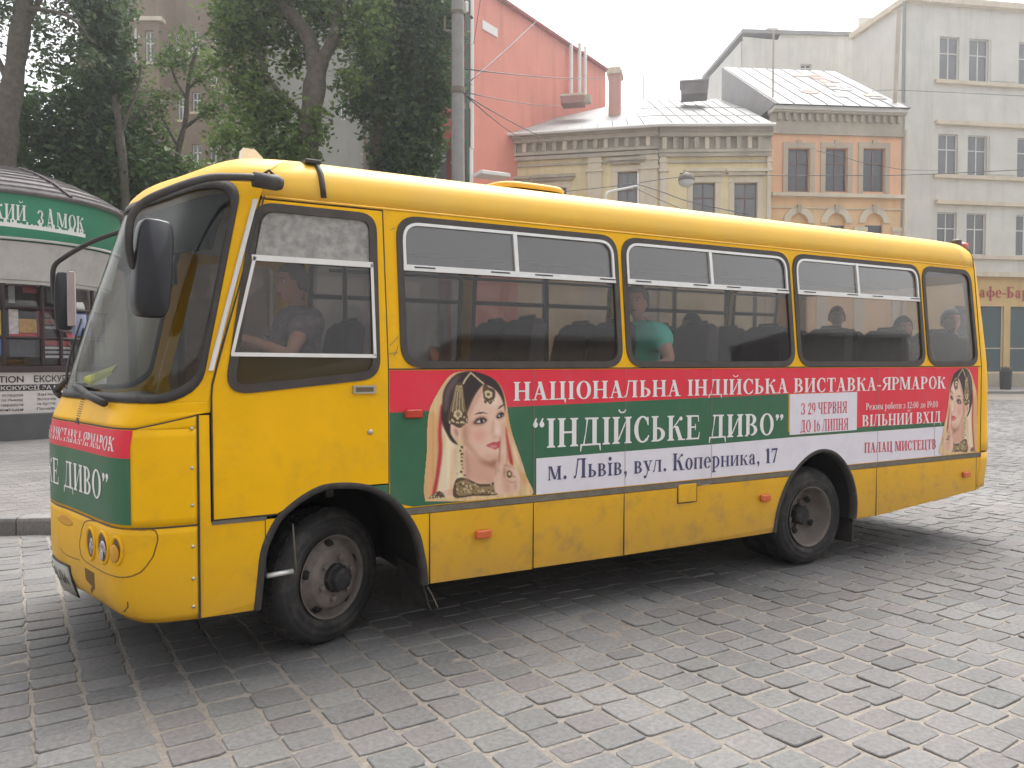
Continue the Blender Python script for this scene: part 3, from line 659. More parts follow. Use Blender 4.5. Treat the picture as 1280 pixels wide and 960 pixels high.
# wipers
wp = MB(); wp.tube([fpt(93, 481, .03), fpt(110, 487, .045), fpt(124, 499, .05), fpt(141, 508, .045)], [.010, .016, .020, .020], 8); w_o = wp.build('wiper', M_rub, bus, True)
wp = MB(); wp.tube([fpt(90, 478, .03), fpt(92, 455, .03), fpt(97, 430, .03), fpt(104, 400, .03)], [.008, .007, .006, .006], 6); wp.build('blade', M_rub, w_o, True)
pa = at(92, 470, 4.9); pb = at(66, 492, 5.0)
wp = MB(); wp.tube([pa, at(80, 478, 4.95), at(70, 489, 5.0)], [.012, .017, .024], 7); wp.tube([at(70, 489, 5.0), at(76, 495, 4.98)], .02, 7); wp.tube([pa, at(97, 440, 4.85), at(104, 410, 4.8)], .006, 6); wp.build('wiper', M_rub, bus, True)

# ---- mirrors
def Yp(u, v, y): p = onY(u, v, y); return p
arm = [Yp(338, 226, -.03), Yp(318, 222, -.05), Yp(290, 221, -.07), Yp(262, 222, -.08), Yp(235, 229, -.09), Yp(208, 239, -.10), Yp(186, 249, -.10), Yp(171, 261, -.09), Yp(163, 276, -.08), Yp(161, 300, -.08), Yp(163, 322, -.07), Yp(168, 335, -.06)]
arm = [Vector(p) for p in catmull(arm, 4)]
mir = MB().tube(arm, .019, 10).build('mirror_arm', M_rub, bus, True)
q = Yp(334, 226, -.035)
MB().tube([(q.x - .075, q.y, q.z), (q.x - .07, q.y, q.z), (q.x + .05, q.y + .005, q.z - .004), (q.x + .075, q.y + .01, q.z - .006)], [.025, .038, .041, .030], 14).build('mirror_bracket', M_rub, bus, True)
MB().tube([(q.x - .02, q.y, q.z + .03), (q.x + .01, q.y, q.z + .055), (q.x + .035, q.y, q.z + .03)], .008, 6).build('bracket_clip', M_rub, mir, True)
def mirror_head(c, w2, h2, t, rot, name='wing_mirror', face=M_clear):
    mb = MB(); rows = []
    N = 28
    for k, (sx, yy) in enumerate(((.86, -t), (.97, -t * .8), (1.0, -t * .3), (1.0, t * .6), (.96, t * .8))):
        row = []
        for i in range(N):
            a = 2 * math.pi * i / N; ca, sa = math.cos(a), math.sin(a); ex = .38
            x = math.copysign(abs(ca) ** ex, ca) * w2 * sx; z = math.copysign(abs(sa) ** .5, sa) * h2 * (sx * .3 + .7)
            row.append(Vector((x, yy, z)))
        rows.append(row)
    rows = [[rows[0][0].lerp(rows[0][0], 0) * 0 + Vector((0, -t * 1.05, 0))] * N] + rows + [[Vector((0, t * .8, 0))] * N]
    rows = [[Vector(c) + rot @ p for p in r] for r in rows]
    return mb.grid(rows, True).build(name, M_mir, bus, True)
M_mir = mat('mirror_shell', (.012, .013, .018, 1), rough=.35, var=.15, vscale=12)
rotm = Matrix.Rotation(R_(14), 3, 'Z') @ Matrix.Rotation(R_(4), 3, 'Y')
c = Yp(190, 336, -.06); mirror_head(c, .082, .232, .055, rotm)
# far mirror
rotf = Matrix.Rotation(R_(-10), 3, 'Z')
c2 = at(81, 377, 5.9)
mh = mirror_head(c2, .062, .215, .05, rotf)
e = at(89.5, 374, 5.86); MB().rbox((e.x - .030, e.y - .06, e.z - .20), (e.x + .028, e.y - .045, e.z + .20), .008).build('mirror_glass', M_clear, mh)
af = [at(158, 287, 5.75), at(146, 291, 5.8), at(120, 300, 5.85), at(98, 311, 5.9), at(80, 322, 5.9), at(69, 331, 5.9), at(66, 345, 5.9), at(68, 372, 5.9), at(73, 385, 5.9)]
MB().tube([Vector(p) for p in catmull(af, 4)], [.018] * (8 * 4 + 1), 8).build('mirror_arm', M_rub, bus, True)

# ---- roof fittings
p = onY(400, 206, .15)
MB().tube([(p.x - .0, yin(2.50) - .010, 2.50), (p.x - .004, yin(2.56) - .012, 2.56), (p.x - .006, yin(2.63) - .012, 2.63), (p.x - .008, yin(2.69) - .010, 2.69), (p.x - .01, .32, 2.745)], .017, 5).build('roof_strap', M_rub, bus, True)
MB().rbox((1.20, .16, 2.700), (1.29, .26, 2.722), .006).build('strap_clamp', M_rub, bus)
q = at(315, 190, 5.2)
mb = MB(); mb.prism([(q.x - .065, q.y, q.z - .07), (q.x + .085, q.y, q.z - .07), (q.x + .07, q.y, q.z - .03), (q.x + .02, q.y, q.z + .018), (q.x - .055, q.y, q.z + .022)], (0, .12, 0)); mb.build('roof_beacon', M_white, bus)
q = onY(641, 236, .75)
rows = []
for k, hh in ((1, 0), (1.02, .03), (.97, .055), (.8, .075), (.3, .088), (.01, .09)):
    rows.append([(q.x + .29 * k * math.copysign(abs(math.cos(a)) ** .5, math.cos(a)), q.y + .33 * k * math.copysign(abs(math.sin(a)) ** .5, math.sin(a)), 2.775 + hh * .72) for a in np.linspace(0, 2 * math.pi, 33)[:-1]])
MB().grid(rows, True).build('roof_hatch', M_yelroof, bus, True)
q = onY(1199, 300, .3); MB().rbox((q.x - .10, .25, 2.66), (q.x - .02, .33, 2.765), .02).build('rear_roof_lamp', mat('dark_lamp_box', (.06, .05, .05, 1), .5), bus)
MB().rbox((q.x - .01, .25, 2.66), (q.x + .10, .34, 2.745), .03).build('rear_roof_lamp', mat('pink_lamp_cover', (.6, .17, .16, 1), .5), bus)

# ---- far side (door side)
side_sheet('far_lower_wall', [(1.65, .36), (7.3, .45), (7.3, 1.572), (1.65, 1.572)], [], M_yel, far=True)
fw = [roundpoly([(a, WZ0), (b, WZ0), (b, WZ1), (a, WZ1)], .10, 5) for a, b in ((1.80, 3.2), (3.3, 4.86), (4.92, 6.48), (6.53, 7.24))]
side_sheet('far_window_wall', [(1.60, 1.574), (7.31, 1.574), (7.31, 2.478), (1.60, 2.478)], fw, M_yel, far=True)
for L in fw:
    fr = ring('side_window', inset(L, -.004), inset(L, .04), M_rubb, far=True); pane('pane', inset(L, .04), M_farglass, far=True, parent=fr)
    x0 = min(p[0] for p in L); x1 = max(p[0] for p in L)
    MB().box((x0, 2.30, 2.13), (x1, 2.325, 2.17)).build('vent_rail', M_rub, fr)
    MB().box(((x0 + x1) / 2 - .02, 2.30, 1.6), ((x0 + x1) / 2 + .02, 2.325, 2.42)).build('window_post', M_rub, fr)
do_ = [(.62, .40), (1.60, .40), (1.60, 2.46), (.93, 2.46), (.68, 1.5), (.62, 1.35)]
ho = roundpoly([(.74, .55), (1.52, .55), (1.52, 2.36), (.96, 2.36), (.75, 1.5)], .05, 3)
fd = side_sheet('passenger_door', do_, [ho], M_yel, far=True); pane('pane', ho, M_farglass, far=True, parent=fd)

# ---- interior
M_ceil = mat('cream_ceiling', (.42, .41, .39, 1), rough=.8)
mb = MB().box((.9, .11, 2.425), (7.3, 2.25, 2.45)); mb.build('ceiling', M_ceil, bus)
mb = MB(); mb.box((.70, .78, .80), (7.3, 1.58, .815)); mb.box((1.95, .03, .801), (4.55, .779, .814)); mb.box((5.72, .03, .801), (7.3, .779, .814)); mb.box((1.95, 1.581, .801), (7.3, 2.33, .814)); mb.box((.7, .03, .965), (1.94, .779, .98)); mb.box((4.56, .03, .965), (5.71, .779, .98)); mb.build('floor', M_floor, bus)
mb = MB(); mb.grid([[F(s, 1.36, -.03) for s in lin(-.93, .93, 30)], [F(s, 1.40, -.06) for s in lin(-.93, .93, 30)], [Vector((.72, lerp(2.25, .11, k / 29), 1.36)) for k in range(30)], [Vector((.80, lerp(2.25, .11, k / 29), 1.05)) for k in range(30)], [Vector((.80, lerp(2.25, .11, k / 29), .82)) for k in range(30)]])
dash = mb.build('dashboard', mat('dashboard_plastic', (.045, .042, .036, 1), .6, var=.2), bus, True)
c = F(.52, 1.40); mbx = MB()
p0, p1, p2, p3 = at(105, 476, 4.45), at(146, 460, 4.35), at(140, 468, 4.30), at(112, 482, 4.4)
mbx.prism([p0, p1, p2, p3], (0.0, 0, .02)); mbx.build('folded_paper', mat('yellow_green_paper', (.42, .42, .10, 1), .8), dash)
# dark visor band added behind the screen top to darken it, and inside mirror
solid(MB().grid([[F(s, z, -.06) for s in lin(-.86, .86, 40)] for z in (2.20, 2.35, 2.50)]).build('added_visor', mat('added_visor_dark', (.02, .02, .022, 1), .8), bus, True), .01)
MB().rbox((.62, 1.0, 2.08), (.65, 1.35, 2.19), .01).build('inside_mirror', M_rub, bus)
# steering wheel
sw = MB(); cc = Vector((.93, .62, 1.62)); ax = Vector((-.5, 0, 1)).normalized(); e1 = Vector((0, 1, 0)); e2 = ax.cross(e1)
sw.tube([cc + (e1 * math.cos(a) + e2 * math.sin(a)) * .22 for a in np.linspace(0, 2 * math.pi, 29)], .014, 7, False)
for a in (0, 2.1, 4.2): sw.tube([cc - ax * .02, cc + (e1 * math.cos(a) + e2 * math.sin(a)) * .22], .011, 6)
sw.tube([cc, cc - ax * .35], .025, 8); sw.build('steering_wheel', M_rub, bus, True)
def seat(x, y, w_=.42, zf=.815, tall=.64):
    mb = MB(); mb.rbox((x - .42, y, zf + .32), (x + .05, y + w_, zf + .44), .03)
    s_ = mb.build('seat', M_seat, bus)
    b_ = MB(); rows = []
    for k, (h_, t) in enumerate(((.42, .03), (.5, .0), (.8, -.005), (tall + .40, 0.0), (tall + .44, .03))):
        zz = zf + h_; xx = x + (h_ - .42) * .16
        wn = 0 if k < 3 else (.02 if k == 3 else .06)
        rows.append([(xx + t, y + wn, zz), (xx + t, y + w_ - wn, zz), (xx + .10 - t, y + w_ - wn, zz), (xx + .10 - t, y + wn, zz)])
    b_.grid(rows, True); b_.add(rows[-1], [(0, 1, 2, 3)]); b_.build('seat_back', M_seat, s_)
    g_ = MB(); xx = x + .15; g_.tube([(xx, y + .08, zf + tall + .36), (xx + .02, y + .12, zf + tall + .455), (xx + .02, y + w_ - .12, zf + tall + .455), (xx, y + w_ - .08, zf + tall + .36)], .013, 6); g_.build('seat_grab_rail', M_rub, s_, True)
    MB().box((x - .36, y + .05, zf), (x - .30, y + .10, zf + .33)).build('seat_leg', M_rub, s_); MB().box((x - .05, y + .05, zf), (x + .0, y + .10, zf + .33)).build('seat_leg', M_rub, s_)
for x in (2.55, 3.28, 4.05, 4.80, 5.55, 6.3, 7.02):
    for y in (.14, .58): seat(x, y)
    if x > 3: 
        for y in (1.40, 1.84): seat(x, y)
seat(1.42, .36, .5, .815, .60)
MB().rbox((1.62, .12, .82), (1.66, 1.05, 1.62), .01).build('driver_partition', M_seat, bus)
for x, y in ((1.72, 1.10), (2.1, 1.25), (3.5, 1.35), (5.1, .95), (1.70, 2.1)): MB().tube([(x, y, .82), (x, y, 2.42)], .017, 8).build('grab_pole', M_pole, bus, True)
for y in (.62, 1.72): MB().tube([(1.8, y, 2.30), (7.0, y, 2.30)], .014, 6).build('ceiling_rail', M_pole, bus, True)
MB().rbox((1.9, 1.55, .82), (2.9, 2.3, 1.50), .05).build('engine_cover', M_seat, bus)

# ---- wheels
def wheel(cx, cy, cz_, yaw, front):
    ax = Vector((math.sin(yaw), -math.cos(yaw), 0))      # outward
    c = Vector((cx, cy, cz_)); R0 = .385; W_ = .21
    root = MB().lathe([(.235, 0), (.27, .012), (.285, .019), (.289, .015), (.31, .018), (.335, .017), (.339, .010), (.345, .011), (.358, .004), (.368, -.008), (.380, -.025), (R0, -.045), (R0, -.185), (.375, -.2), (.33, -.212), (.24, -.205)], c, ax, 56).build('wheel', M_tyre, bus, True)
    tr = MB()
    for k in range(60):
        a = 2 * math.pi * k / 60; e1 = ax.cross(Vector((0, 0, 1))).normalized(); e2 = ax.cross(e1)
        for j, off in enumerate((-.06, -.115, -.17)):
            aa = a + (.05 if j == 1 else 0); rr = (e1 * math.cos(aa) + e2 * math.sin(aa)); tt = rr.cross(ax)
            q = c + rr * (R0 + .004) + ax * off; tr.add([q - ax * .022 - tt * .014 - rr * .01, q + ax * .022 - tt * .012 - rr * .01, q + ax * .022 + tt * .014 - rr * .01, q - ax * .022 + tt * .012 - rr * .01, q - ax * .021 - tt * .012, q + ax * .021 - tt * .010, q + ax * .021 + tt * .012, q - ax * .021 + tt * .010], [(4, 5, 6, 7), (0, 1, 5, 4), (1, 2, 6, 5), (2, 3, 7, 6), (3, 0, 4, 7)])
    tag(tr.build('tyre_tread', M_tyre, root), kind='stuff')
    if front:
        prof = [(.236, .008), (.240, .014), (.232, .012), (.222, -.012), (.214, -.03), (.205, -.034), (.175, .018), (.165, .028), (.13, .032), (.085, .030), (.083, .030)]
    else:
        prof = [(.236, .008), (.240, .014), (.232, .012), (.222, -.01), (.212, -.035), (.20, -.075), (.165, -.118), (.12, -.128), (.08, -.128), (.075, -.128)]
    rim = MB().lathe(prof, c, ax, 40).build('rim', M_wheel, root, True)
    e1 = ax.cross(Vector((0, 0, 1))).normalized(); e2 = ax.cross(e1)
    hb = MB()
    if front: hb.lathe([(.083, .02), (.083, .055), (.070, .060), (.066, .095), (.045, .105), (0, .107)], c, ax, 8)
    else: hb.lathe([(.08, -.13), (.078, -.07), (.065, -.055), (0, -.05)], c, ax, 12)
    hb.build('hub', M_tyre, root, False)
    for k in range(6):
        nuts = MB()
        a = 2 * math.pi * k / 6 + .3; q = c + (e1 * math.cos(a) + e2 * math.sin(a)) * (.115 if front else .10)
        nuts.lathe([(.017, .02 if front else -.13), (.016, .052 if front else -.10), (0, .055 if front else -.098)], q, ax, 6)
        nuts.build('wheel_nut', M_wheel, root)
    for k in range(5 if front else 4):
        a = 2 * math.pi * k / (5 if front else 4) + 1.0; q = c + (e1 * math.cos(a) + e2 * math.sin(a)) * (.192 if front else .185)
        ho = MB(); ho.lathe([(0, .003 if front else -.082), (.026, .001 if front else -.084), (.026, -.02 if front else -.11)], q, (ax + (e1 * math.cos(a) + e2 * math.sin(a)) * .55).normalized(), 10)
        ho.build('rim_hole', M_dark, root, True)
    return root
YWF = R_(26)
wf = wheel(1.355, .245, .388, YWF, True); wf['label'] = 'front wheel steered to one side, with a dusty grey rim'
wr = wheel(5.175, .105, .388, 0, False); wheel(1.355, 2.10, .388, R_(180) + YWF, True); wheel(5.175, 2.25, .388, R_(180), False)
MB().lathe([(.24, -.24), (.385, -.27), (.385, -.42), (.24, -.45)], (5.175, .105, .388), (0, -1, 0), 40).build('inner_rear_tyre', M_tyre, bus, True)
MB().tube([(5.175, .3, .388), (5.175, 2.1, .388)], .08, 10).build('rear_axle', M_dark, bus, True)
MB().tube([(1.355, .5, .388), (1.355, 1.9, .388)], .05, 10).build('front_axle', M_dark, bus, True)
# strut inside the front arch, mud flaps
a, b = Yp(333, 720, .03), Yp(366, 714, .05); o = MB().tube([a, b], .014, 8).build('steel_strut', M_alu, bus, True)
a, b = Yp(366, 655, .06), Yp(370, 712, .06); MB().tube([a, b], .005, 6).build('brake_cable', M_trim, bus, True)
a = Yp(528, 730, .02); MB().prism([(1.80, .03, .42), (1.86, .03, .20), (1.875, .03, .17), (1.83, .35, .15), (1.80, .38, .42)], (.008, 0, 0)).build('mud_flap', M_rub, bus)
a, b, c = Yp(534, 733, .03), Yp(541, 745, .03), Yp(547, 759, .03); MB().tube([a, b, c], .004, 5).build('mud_flap_edge', M_trim, bus)
MB().box((5.62, .05, .14), (5.635, .55, .5)).build('mud_flap', M_rub, bus)
# ============================================================= THE ADVERT
M_ared = mat('advert_red', srgb(224, 54, 72), rough=.42, bump=.06, bscale=2.5, spec=.3, var=.06, vscale=2.5, dirt=((.45, .2, .22, 1), .25, 4))
M_agreen = mat('advert_green', srgb(58, 106, 78), rough=.42, bump=.06, bscale=2.5, spec=.3, var=.08, vscale=2.5, dirt=((.14, .17, .14, 1), .3, 4))
M_awhite = mat('advert_white', srgb(226, 222, 230), rough=.42, bump=.06, bscale=2.5, spec=.3, var=.03, vscale=3, dirt=((.45, .42, .4, 1), .25, 5))
M_letter = mat('advert_letter_white', (.80, .78, .78, 1), rough=.45, var=.03)
M_navy = mat('advert_letter_navy', srgb(70, 68, 108), rough=.45)
M_lred = mat('advert_letter_red', srgb(205, 50, 75), rough=.45)
adv = empty('x', (0, 0, 0), None, None); bpy.data.objects.remove(adv)
def flat(name, pts, m, lift, parent, holes=[]):
    loops = [pts] + holes; tri = tessellate_polygon([[Vector((x, z, 0)) for x, z in L] for L in loops])
    vs = [(x, -lift, z) for L in loops for x, z in L]
    return MB().add(vs, [tuple(t) for t in tri]).build(name, m, parent)
def sxz(u, v): p = onY(u, v, -.006); return (p.x, p.z)
A0 = [p for p in ARCT if p[0] > 1.611 and p[1] > .80]
AX1 = 7.262
green = flat('advert_sheet', [(1.615, 1.33)] + [(1.615, .872)] + [(x + .006, z + .004) for x, z in A0] + [(1.75, .793), (2.57, .793), (2.57, 1.018), (4.02, 1.030), (4.80, 1.042), (4.80, 1.372), (3.2, 1.352)], M_agreen, .0060, bus)
green['label'] = 'printed advert sheet with red, green and white bands'
flat('red_band', [(1.615, 1.3305), (3.2, 1.3525), (4.80, 1.3725), (sxz(1071, 520)[0], 1.3725), (sxz(1071, 520)[0], 1.085), (AX1, 1.085), (AX1, 1.566), (1.615, 1.566)], M_ared, .0060, green)
la2 = [p for p in RARCT if p[1] > .793]
flat('white_band', [(2.571, .793), (la2[0][0] - .008, .793)] + [(x, z + .006) for x, z in la2] + [(la2[-1][0] + .008, .793), (AX1, .793), (AX1, 1.0495), (4.8, 1.0415), (4.02, 1.0295), (2.571, 1.0175)], M_awhite, .0060, green)
flat('green_line', [(4.801, 1.043), (AX1, 1.051), (AX1, 1.0845), (4.801, 1.0845)], M_agreen, .0060, green)
BX0, BX1 = sxz(987, 520)[0], sxz(1071, 520)[0]
flat('white_box', [(BX0, 1.060), (BX1, 1.066), (BX1, 1.372), (BX0, 1.368)], M_awhite, .0072, green)
def side_text(name, txt, l, r, m, lift=.0085, cap=None):
    """l, r: (u, v_base, v_cap) of first and last letters in the photograph"""
    p0, q0 = sxz(l[0], l[1]), sxz(l[0], l[2]); p1, q1 = sxz(r[0], r[1]), sxz(r[0], r[2])
    h0, h1 = q0[1] - p0[1], q1[1] - p1[1]
    fn = lambda a, b, k: (lerp(p0[0], p1[0], a), -lift - k, lerp(p0[1], p1[1], a) + b * lerp(h0, h1, a))
    return text_mesh(name, txt, fn, m, green)
side_text('advert_lettering', 'НАЦІОНАЛЬНА ІНДІЙСЬКА ВИСТАВКА-ЯРМАРОК', (641, 501, 477.5), (1182, 485.5, 470.5), M_letter)
side_text('advert_lettering', '“ІНДІЙСЬКЕ ДИВО”', (664, 561, 523.5), (980, 542.5, 516.5), M_letter)
side_text('advert_lettering', 'м. Львів, вул. Коперника, 17', (685, 600.5, 575), (972, 578, 560), M_navy)
side_text('advert_lettering', 'З 29 ЧЕРВНЯ', (1001, 518.5, 504), (1058.5, 516, 501.5), M_lred)
side_text('advert_lettering', 'ДО 16 ЛИПНЯ', (1000, 540.5, 525.5), (1060, 537, 522.5), M_lred)
side_text('advert_lettering', 'Режим роботи з 12:00 до 19:00', (1082, 512.3, 504), (1172, 509, 501), M_letter)
side_text('advert_lettering', 'ВІЛЬНИЙ ВХІД', (1077, 533.2, 519), (1176, 528.2, 514), M_letter)
side_text('advert_lettering', 'ПАЛАЦ МИСТЕЦТВ', (1080, 566, 553.5), (1170, 561, 549), M_lred)

for x_ in (2.553, 3.255, 4.02, 5.85, 6.62): MB().box((x_ - .0012, -.0098, .796), (x_ + .0012, -.0088, 1.564)).build('vinyl_seam', mat('vinyl_seam', srgb(150, 120, 122), .5), green)
# portrait print: flat shapes in crop units of the photo print, then mapped on the sheet
def pm(n, r, g, b, v=.04): return mat('print_' + n, srgb(r, g, b), rough=.45, var=v, vscale=25)
VEIL, VEIL2, VEIL3 = pm('veil', 222, 190, 140, .08), pm('veil_light', 232, 218, 188, .07), pm('veil_orange', 218, 160, 100)
PRED, HAIR, HAIR2 = pm('trim_red', 190, 50, 60), pm('hair', 52, 38, 40), pm('hair_light', 120, 98, 98, .15)
SK, SKS, SKD, SKH = pm('skin', 232, 196, 176), pm('skin_shade', 214, 166, 144), pm('skin_deep', 184, 128, 104), pm('skin_high', 242, 214, 200)
EYE, EYW, LIP, GOLD, GOLDL, GOLDD = pm('eye', 48, 36, 40), pm('eyewhite', 210, 198, 196), pm('lips', 196, 62, 84), pm('gold', 142, 118, 82, .3), pm('gold_light', 212, 192, 150, .15), pm('gold_dark', 84, 66, 46, .3)
CHK = pm('cheek', 228, 180, 162)
PS = [
 (VEIL, [(215, 95), (150, 190), (95, 300), (76, 420), (72, 600), (62, 945), (250, 945), (500, 930), (790, 905), (755, 770), (715, 640), (665, 500), (640, 400), (605, 210), (545, 110), (400, 50), (280, 55)]),
 (VEIL3, [(90, 330), (76, 450), (70, 700), (64, 925), (110, 920), (130, 760), (150, 560), (150, 400), (125, 330)]),
 (VEIL2, [(165, 430), (200, 520), (170, 700), (150, 880), (240, 910), (335, 850), (300, 720), (290, 560), (220, 470)]),
 (VEIL3, [(560, 120), (600, 160), (625, 300), (665, 470), (720, 640), (770, 800), (740, 830), (690, 700), (645, 560), (612, 380), (590, 230)]),
 (VEIL2, [(640, 460), (672, 560), (712, 660), (742, 740), (722, 740), (690, 670), (652, 560)]),
 (PRED, [(166, 290), (150, 470), (152, 600), (130, 780), (108, 905), (134, 900), (165, 740), (182, 590), (176, 460), (190, 300)]),
 (PRED, [(606, 440), (622, 560), (636, 660), (650, 690), (668, 690), (652, 600), (632, 500), (618, 430)]),
 (SK, [(150, 905), (190, 870), (300, 830), (330, 700), (330, 560), (420, 620), (500, 655), (560, 640), (548, 720), (560, 830), (640, 885), (400, 905)]),
 (SKS, [(345, 600), (350, 700), (372, 790), (440, 815), (540, 815), (545, 720), (560, 655), (500, 660), (420, 640)]),
 (SKD, [(440, 660), (500, 672), (556, 655), (545, 720), (500, 700)]),
 (HAIR, [(178, 280), (190, 180), (240, 100), (300, 60), (400, 45), (500, 75), (570, 140), (606, 230), (612, 330), (596, 300), (560, 200), (470, 150), (400, 230), (350, 350), (310, 420), (250, 420), (240, 480), (290, 555), (240, 530), (195, 450), (172, 370)]),
 (HAIR2, [(192, 260), (205, 180), (245, 115), (300, 75), (275, 130), (235, 200), (215, 300), (196, 330)]),
 (SK, [(470, 145), (530, 170), (578, 225), (604, 300), (612, 400), (606, 500), (588, 580), (560, 630), (515, 658), (455, 645), (390, 600), (335, 540), (312, 470), (320, 420), (352, 340), (395, 240), (435, 175)]),
 (SKS, [(330, 440), (350, 370), (372, 330), (380, 440), (370, 520), (400, 580), (440, 630), (390, 600), (335, 535), (316, 480)]),
 (CHK, [(380, 470), (430, 440), (480, 460), (480, 510), (440, 540), (395, 520)]),
 (SKH, [(470, 200), (540, 210), (575, 260), (555, 290), (500, 280), (465, 250)]),
 (SKH, [(532, 360), (548, 350), (560, 430), (566, 480), (548, 490), (535, 430)]),
 (SK, [(238, 420), (262, 410), (292, 430), (306, 480), (304, 530), (280, 520), (250, 480)]),
 (SKD, [(258, 440), (280, 450), (292, 490), (278, 496), (262, 468)]),
 (EYE, [(392, 352), (425, 333), (462, 330), (496, 343), (462, 340), (425, 344)]),
 (EYE, [(556, 316), (572, 292), (592, 280), (608, 272), (594, 292), (574, 306)]),
 (SKD, [(388, 410), (402, 380), (440, 358), (478, 366), (490, 388), (470, 412), (430, 420)]),
 (EYE, [(392, 408), (415, 380), (450, 370), (480, 378), (484, 392), (462, 408), (425, 414)]),
 (EYW, [(414, 398), (436, 384), (462, 383), (474, 392), (456, 402), (430, 405)]),
 (EYE, [(438, 384), (460, 384), (462, 400), (450, 406), (438, 400)]),
 (SKD, [(546, 368), (556, 340), (580, 322), (604, 330), (606, 356), (586, 376), (560, 380)]),
 (EYE, [(550, 366), (562, 344), (584, 332), (604, 340), (602, 356), (584, 368), (562, 374)]),
 (EYW, [(562, 360), (574, 346), (590, 344), (598, 352), (584, 362)]), (EYE, [(574, 346), (590, 344), (592, 360), (578, 364)]),
 (SKS, [(520, 470), (534, 440), (536, 490), (560, 502), (582, 486), (580, 506), (558, 514), (526, 500)]),
 (SKD, [(526, 498), (540, 500), (548, 508), (532, 508)]), (SKD, [(566, 504), (582, 496), (584, 504), (572, 510)]),
 (LIP, [(480, 560), (506, 546), (536, 534), (552, 538), (576, 526), (584, 548), (574, 570), (545, 586), (512, 576)]),
 (SKD, [(484, 560), (530, 556), (580, 546), (550, 562), (510, 566)]),
 (SKS, [(470, 610), (520, 630), (560, 616), (570, 630), (520, 656), (470, 645)]),
 (GOLDD, [(265, 810), (300, 780), (360, 790), (430, 822), (500, 822), (556, 806), (566, 894), (400, 905), (262, 916)]),
 (GOLD, [(285, 815), (345, 800), (430, 838), (505, 838), (552, 824), (556, 880), (400, 892), (285, 900)]),
 (GOLDD, [(80, 925), (110, 895), (160, 870), (185, 885), (200, 915)]),
 (SK, [(545, 700), (560, 672), (600, 684), (640, 690), (686, 722), (708, 770), (712, 810), (690, 878), (560, 892), (536, 830), (540, 750)]),
 (SKS, [(600, 700), (640, 710), (660, 760), (640, 800), (660, 850), (640, 884), (610, 880), (590, 780)]),
 (SK, [(582, 520), (594, 500), (610, 508), (622, 560), (628, 640), (606, 700), (572, 690), (574, 620)]),
 (SKS, [(574, 625), (600, 620), (596, 690), (572, 690)]),
 (SKD, [(560, 690), (570, 720), (566, 760), (556, 740)]), (SKD, [(676, 820), (690, 800), (686, 870), (676, 870)]),
 (GOLDD, [(622, 740), (640, 728), (660, 745), (658, 772), (640, 785), (624, 770)]), (GOLDL, [(632, 748), (642, 740), (652, 752), (646, 766), (634, 764)]),
 (GOLDD, [(456, 165), (476, 140), (500, 160), (540, 180), (542, 230), (510, 278), (490, 260), (468, 268), (462, 220)]),
 (GOLDL, [(470, 190), (492, 180), (524, 196), (522, 226), (500, 238), (474, 226)]), (GOLDD, [(484, 200), (506, 200), (508, 218), (488, 220)]),
 (GOLDD, [(268, 140), (318, 132), (326, 220), (350, 330), (356, 400), (330, 420), (300, 440), (255, 420), (220, 390), (224, 330), (250, 240)]),
 (GOLDL, [(260, 330), (290, 312), (318, 336), (312, 366), (280, 376), (258, 358)]), (GOLD, [(272, 334), (300, 328), (306, 352), (280, 364)]),
]
rs2 = random.Random(3)
for k in range(9):                      # chains
    x0 = 276 + k * 5; x1 = 236 + k * 12.5
    PS.append((GOLDL if k % 2 else GOLD, [(x0 - 1.5, 145), (x0 + 2, 145), (x1 + 2.5, 330), (x1 - 2.5, 330)]))
PS.append((GOLDL, [(318, 140), (330, 110), (366, 66), (380, 62), (344, 108), (326, 140)])); PS.append((GOLDL, [(366, 56), (374, 54), (470, 136), (462, 142)]))
def ring_pts(cx, cy, r, n=7): return [(cx + r * math.cos(2 * math.pi * i / n), cy + r * math.sin(2 * math.pi * i / n)) for i in range(n)]
for k in range(26):
    t = k / 25; PS.append((GOLDL if k % 3 else GOLDD, ring_pts(225 + t * 130 + rs2.uniform(-4, 4), 385 + rs2.uniform(-22, 30) - 10 * math.sin(t * 3), rs2.uniform(5, 8))))
for k in range(18): PS.append((GOLDD if k % 2 else GOLDL, ring_pts(312 + rs2.uniform(-26, 30) * (k / 18) + rs2.uniform(-6, 6), 560 + k * 12, rs2.uniform(6, 12))))
for k in range(60): PS.append((GOLDL if k % 2 else GOLDD, ring_pts(rs2.uniform(275, 555), rs2.uniform(818, 893), rs2.uniform(4, 8), 6)))
for k in range(14): PS.append((GOLDL if k % 2 else GOLD, ring_pts(rs2.uniform(90, 195), rs2.uniform(890, 922), rs2.uniform(4, 7), 6)))
for k in range(9): PS.append((GOLDL, ring_pts(332 + k * 17, 520 + 44 * math.sin(k / 8 * 1.9), 4.5, 6)))
for k in range(8): PS.append((GOLDD if k % 2 else GOLDL, ring_pts(470 + k * 9, 252 + rs2.uniform(-8, 24), 5, 6)))
SOFT = {SKS: 9, SKD: 6, CHK: 13, SKH: 10, VEIL: 1.2, VEIL2: 7, VEIL3: 7, HAIR2: 6, HAIR: 1.6, SK: 1.4, PRED: 2.0}
def colof(m): return np.array(srgb(*COLS[m.name])[:3])
COLS = {}
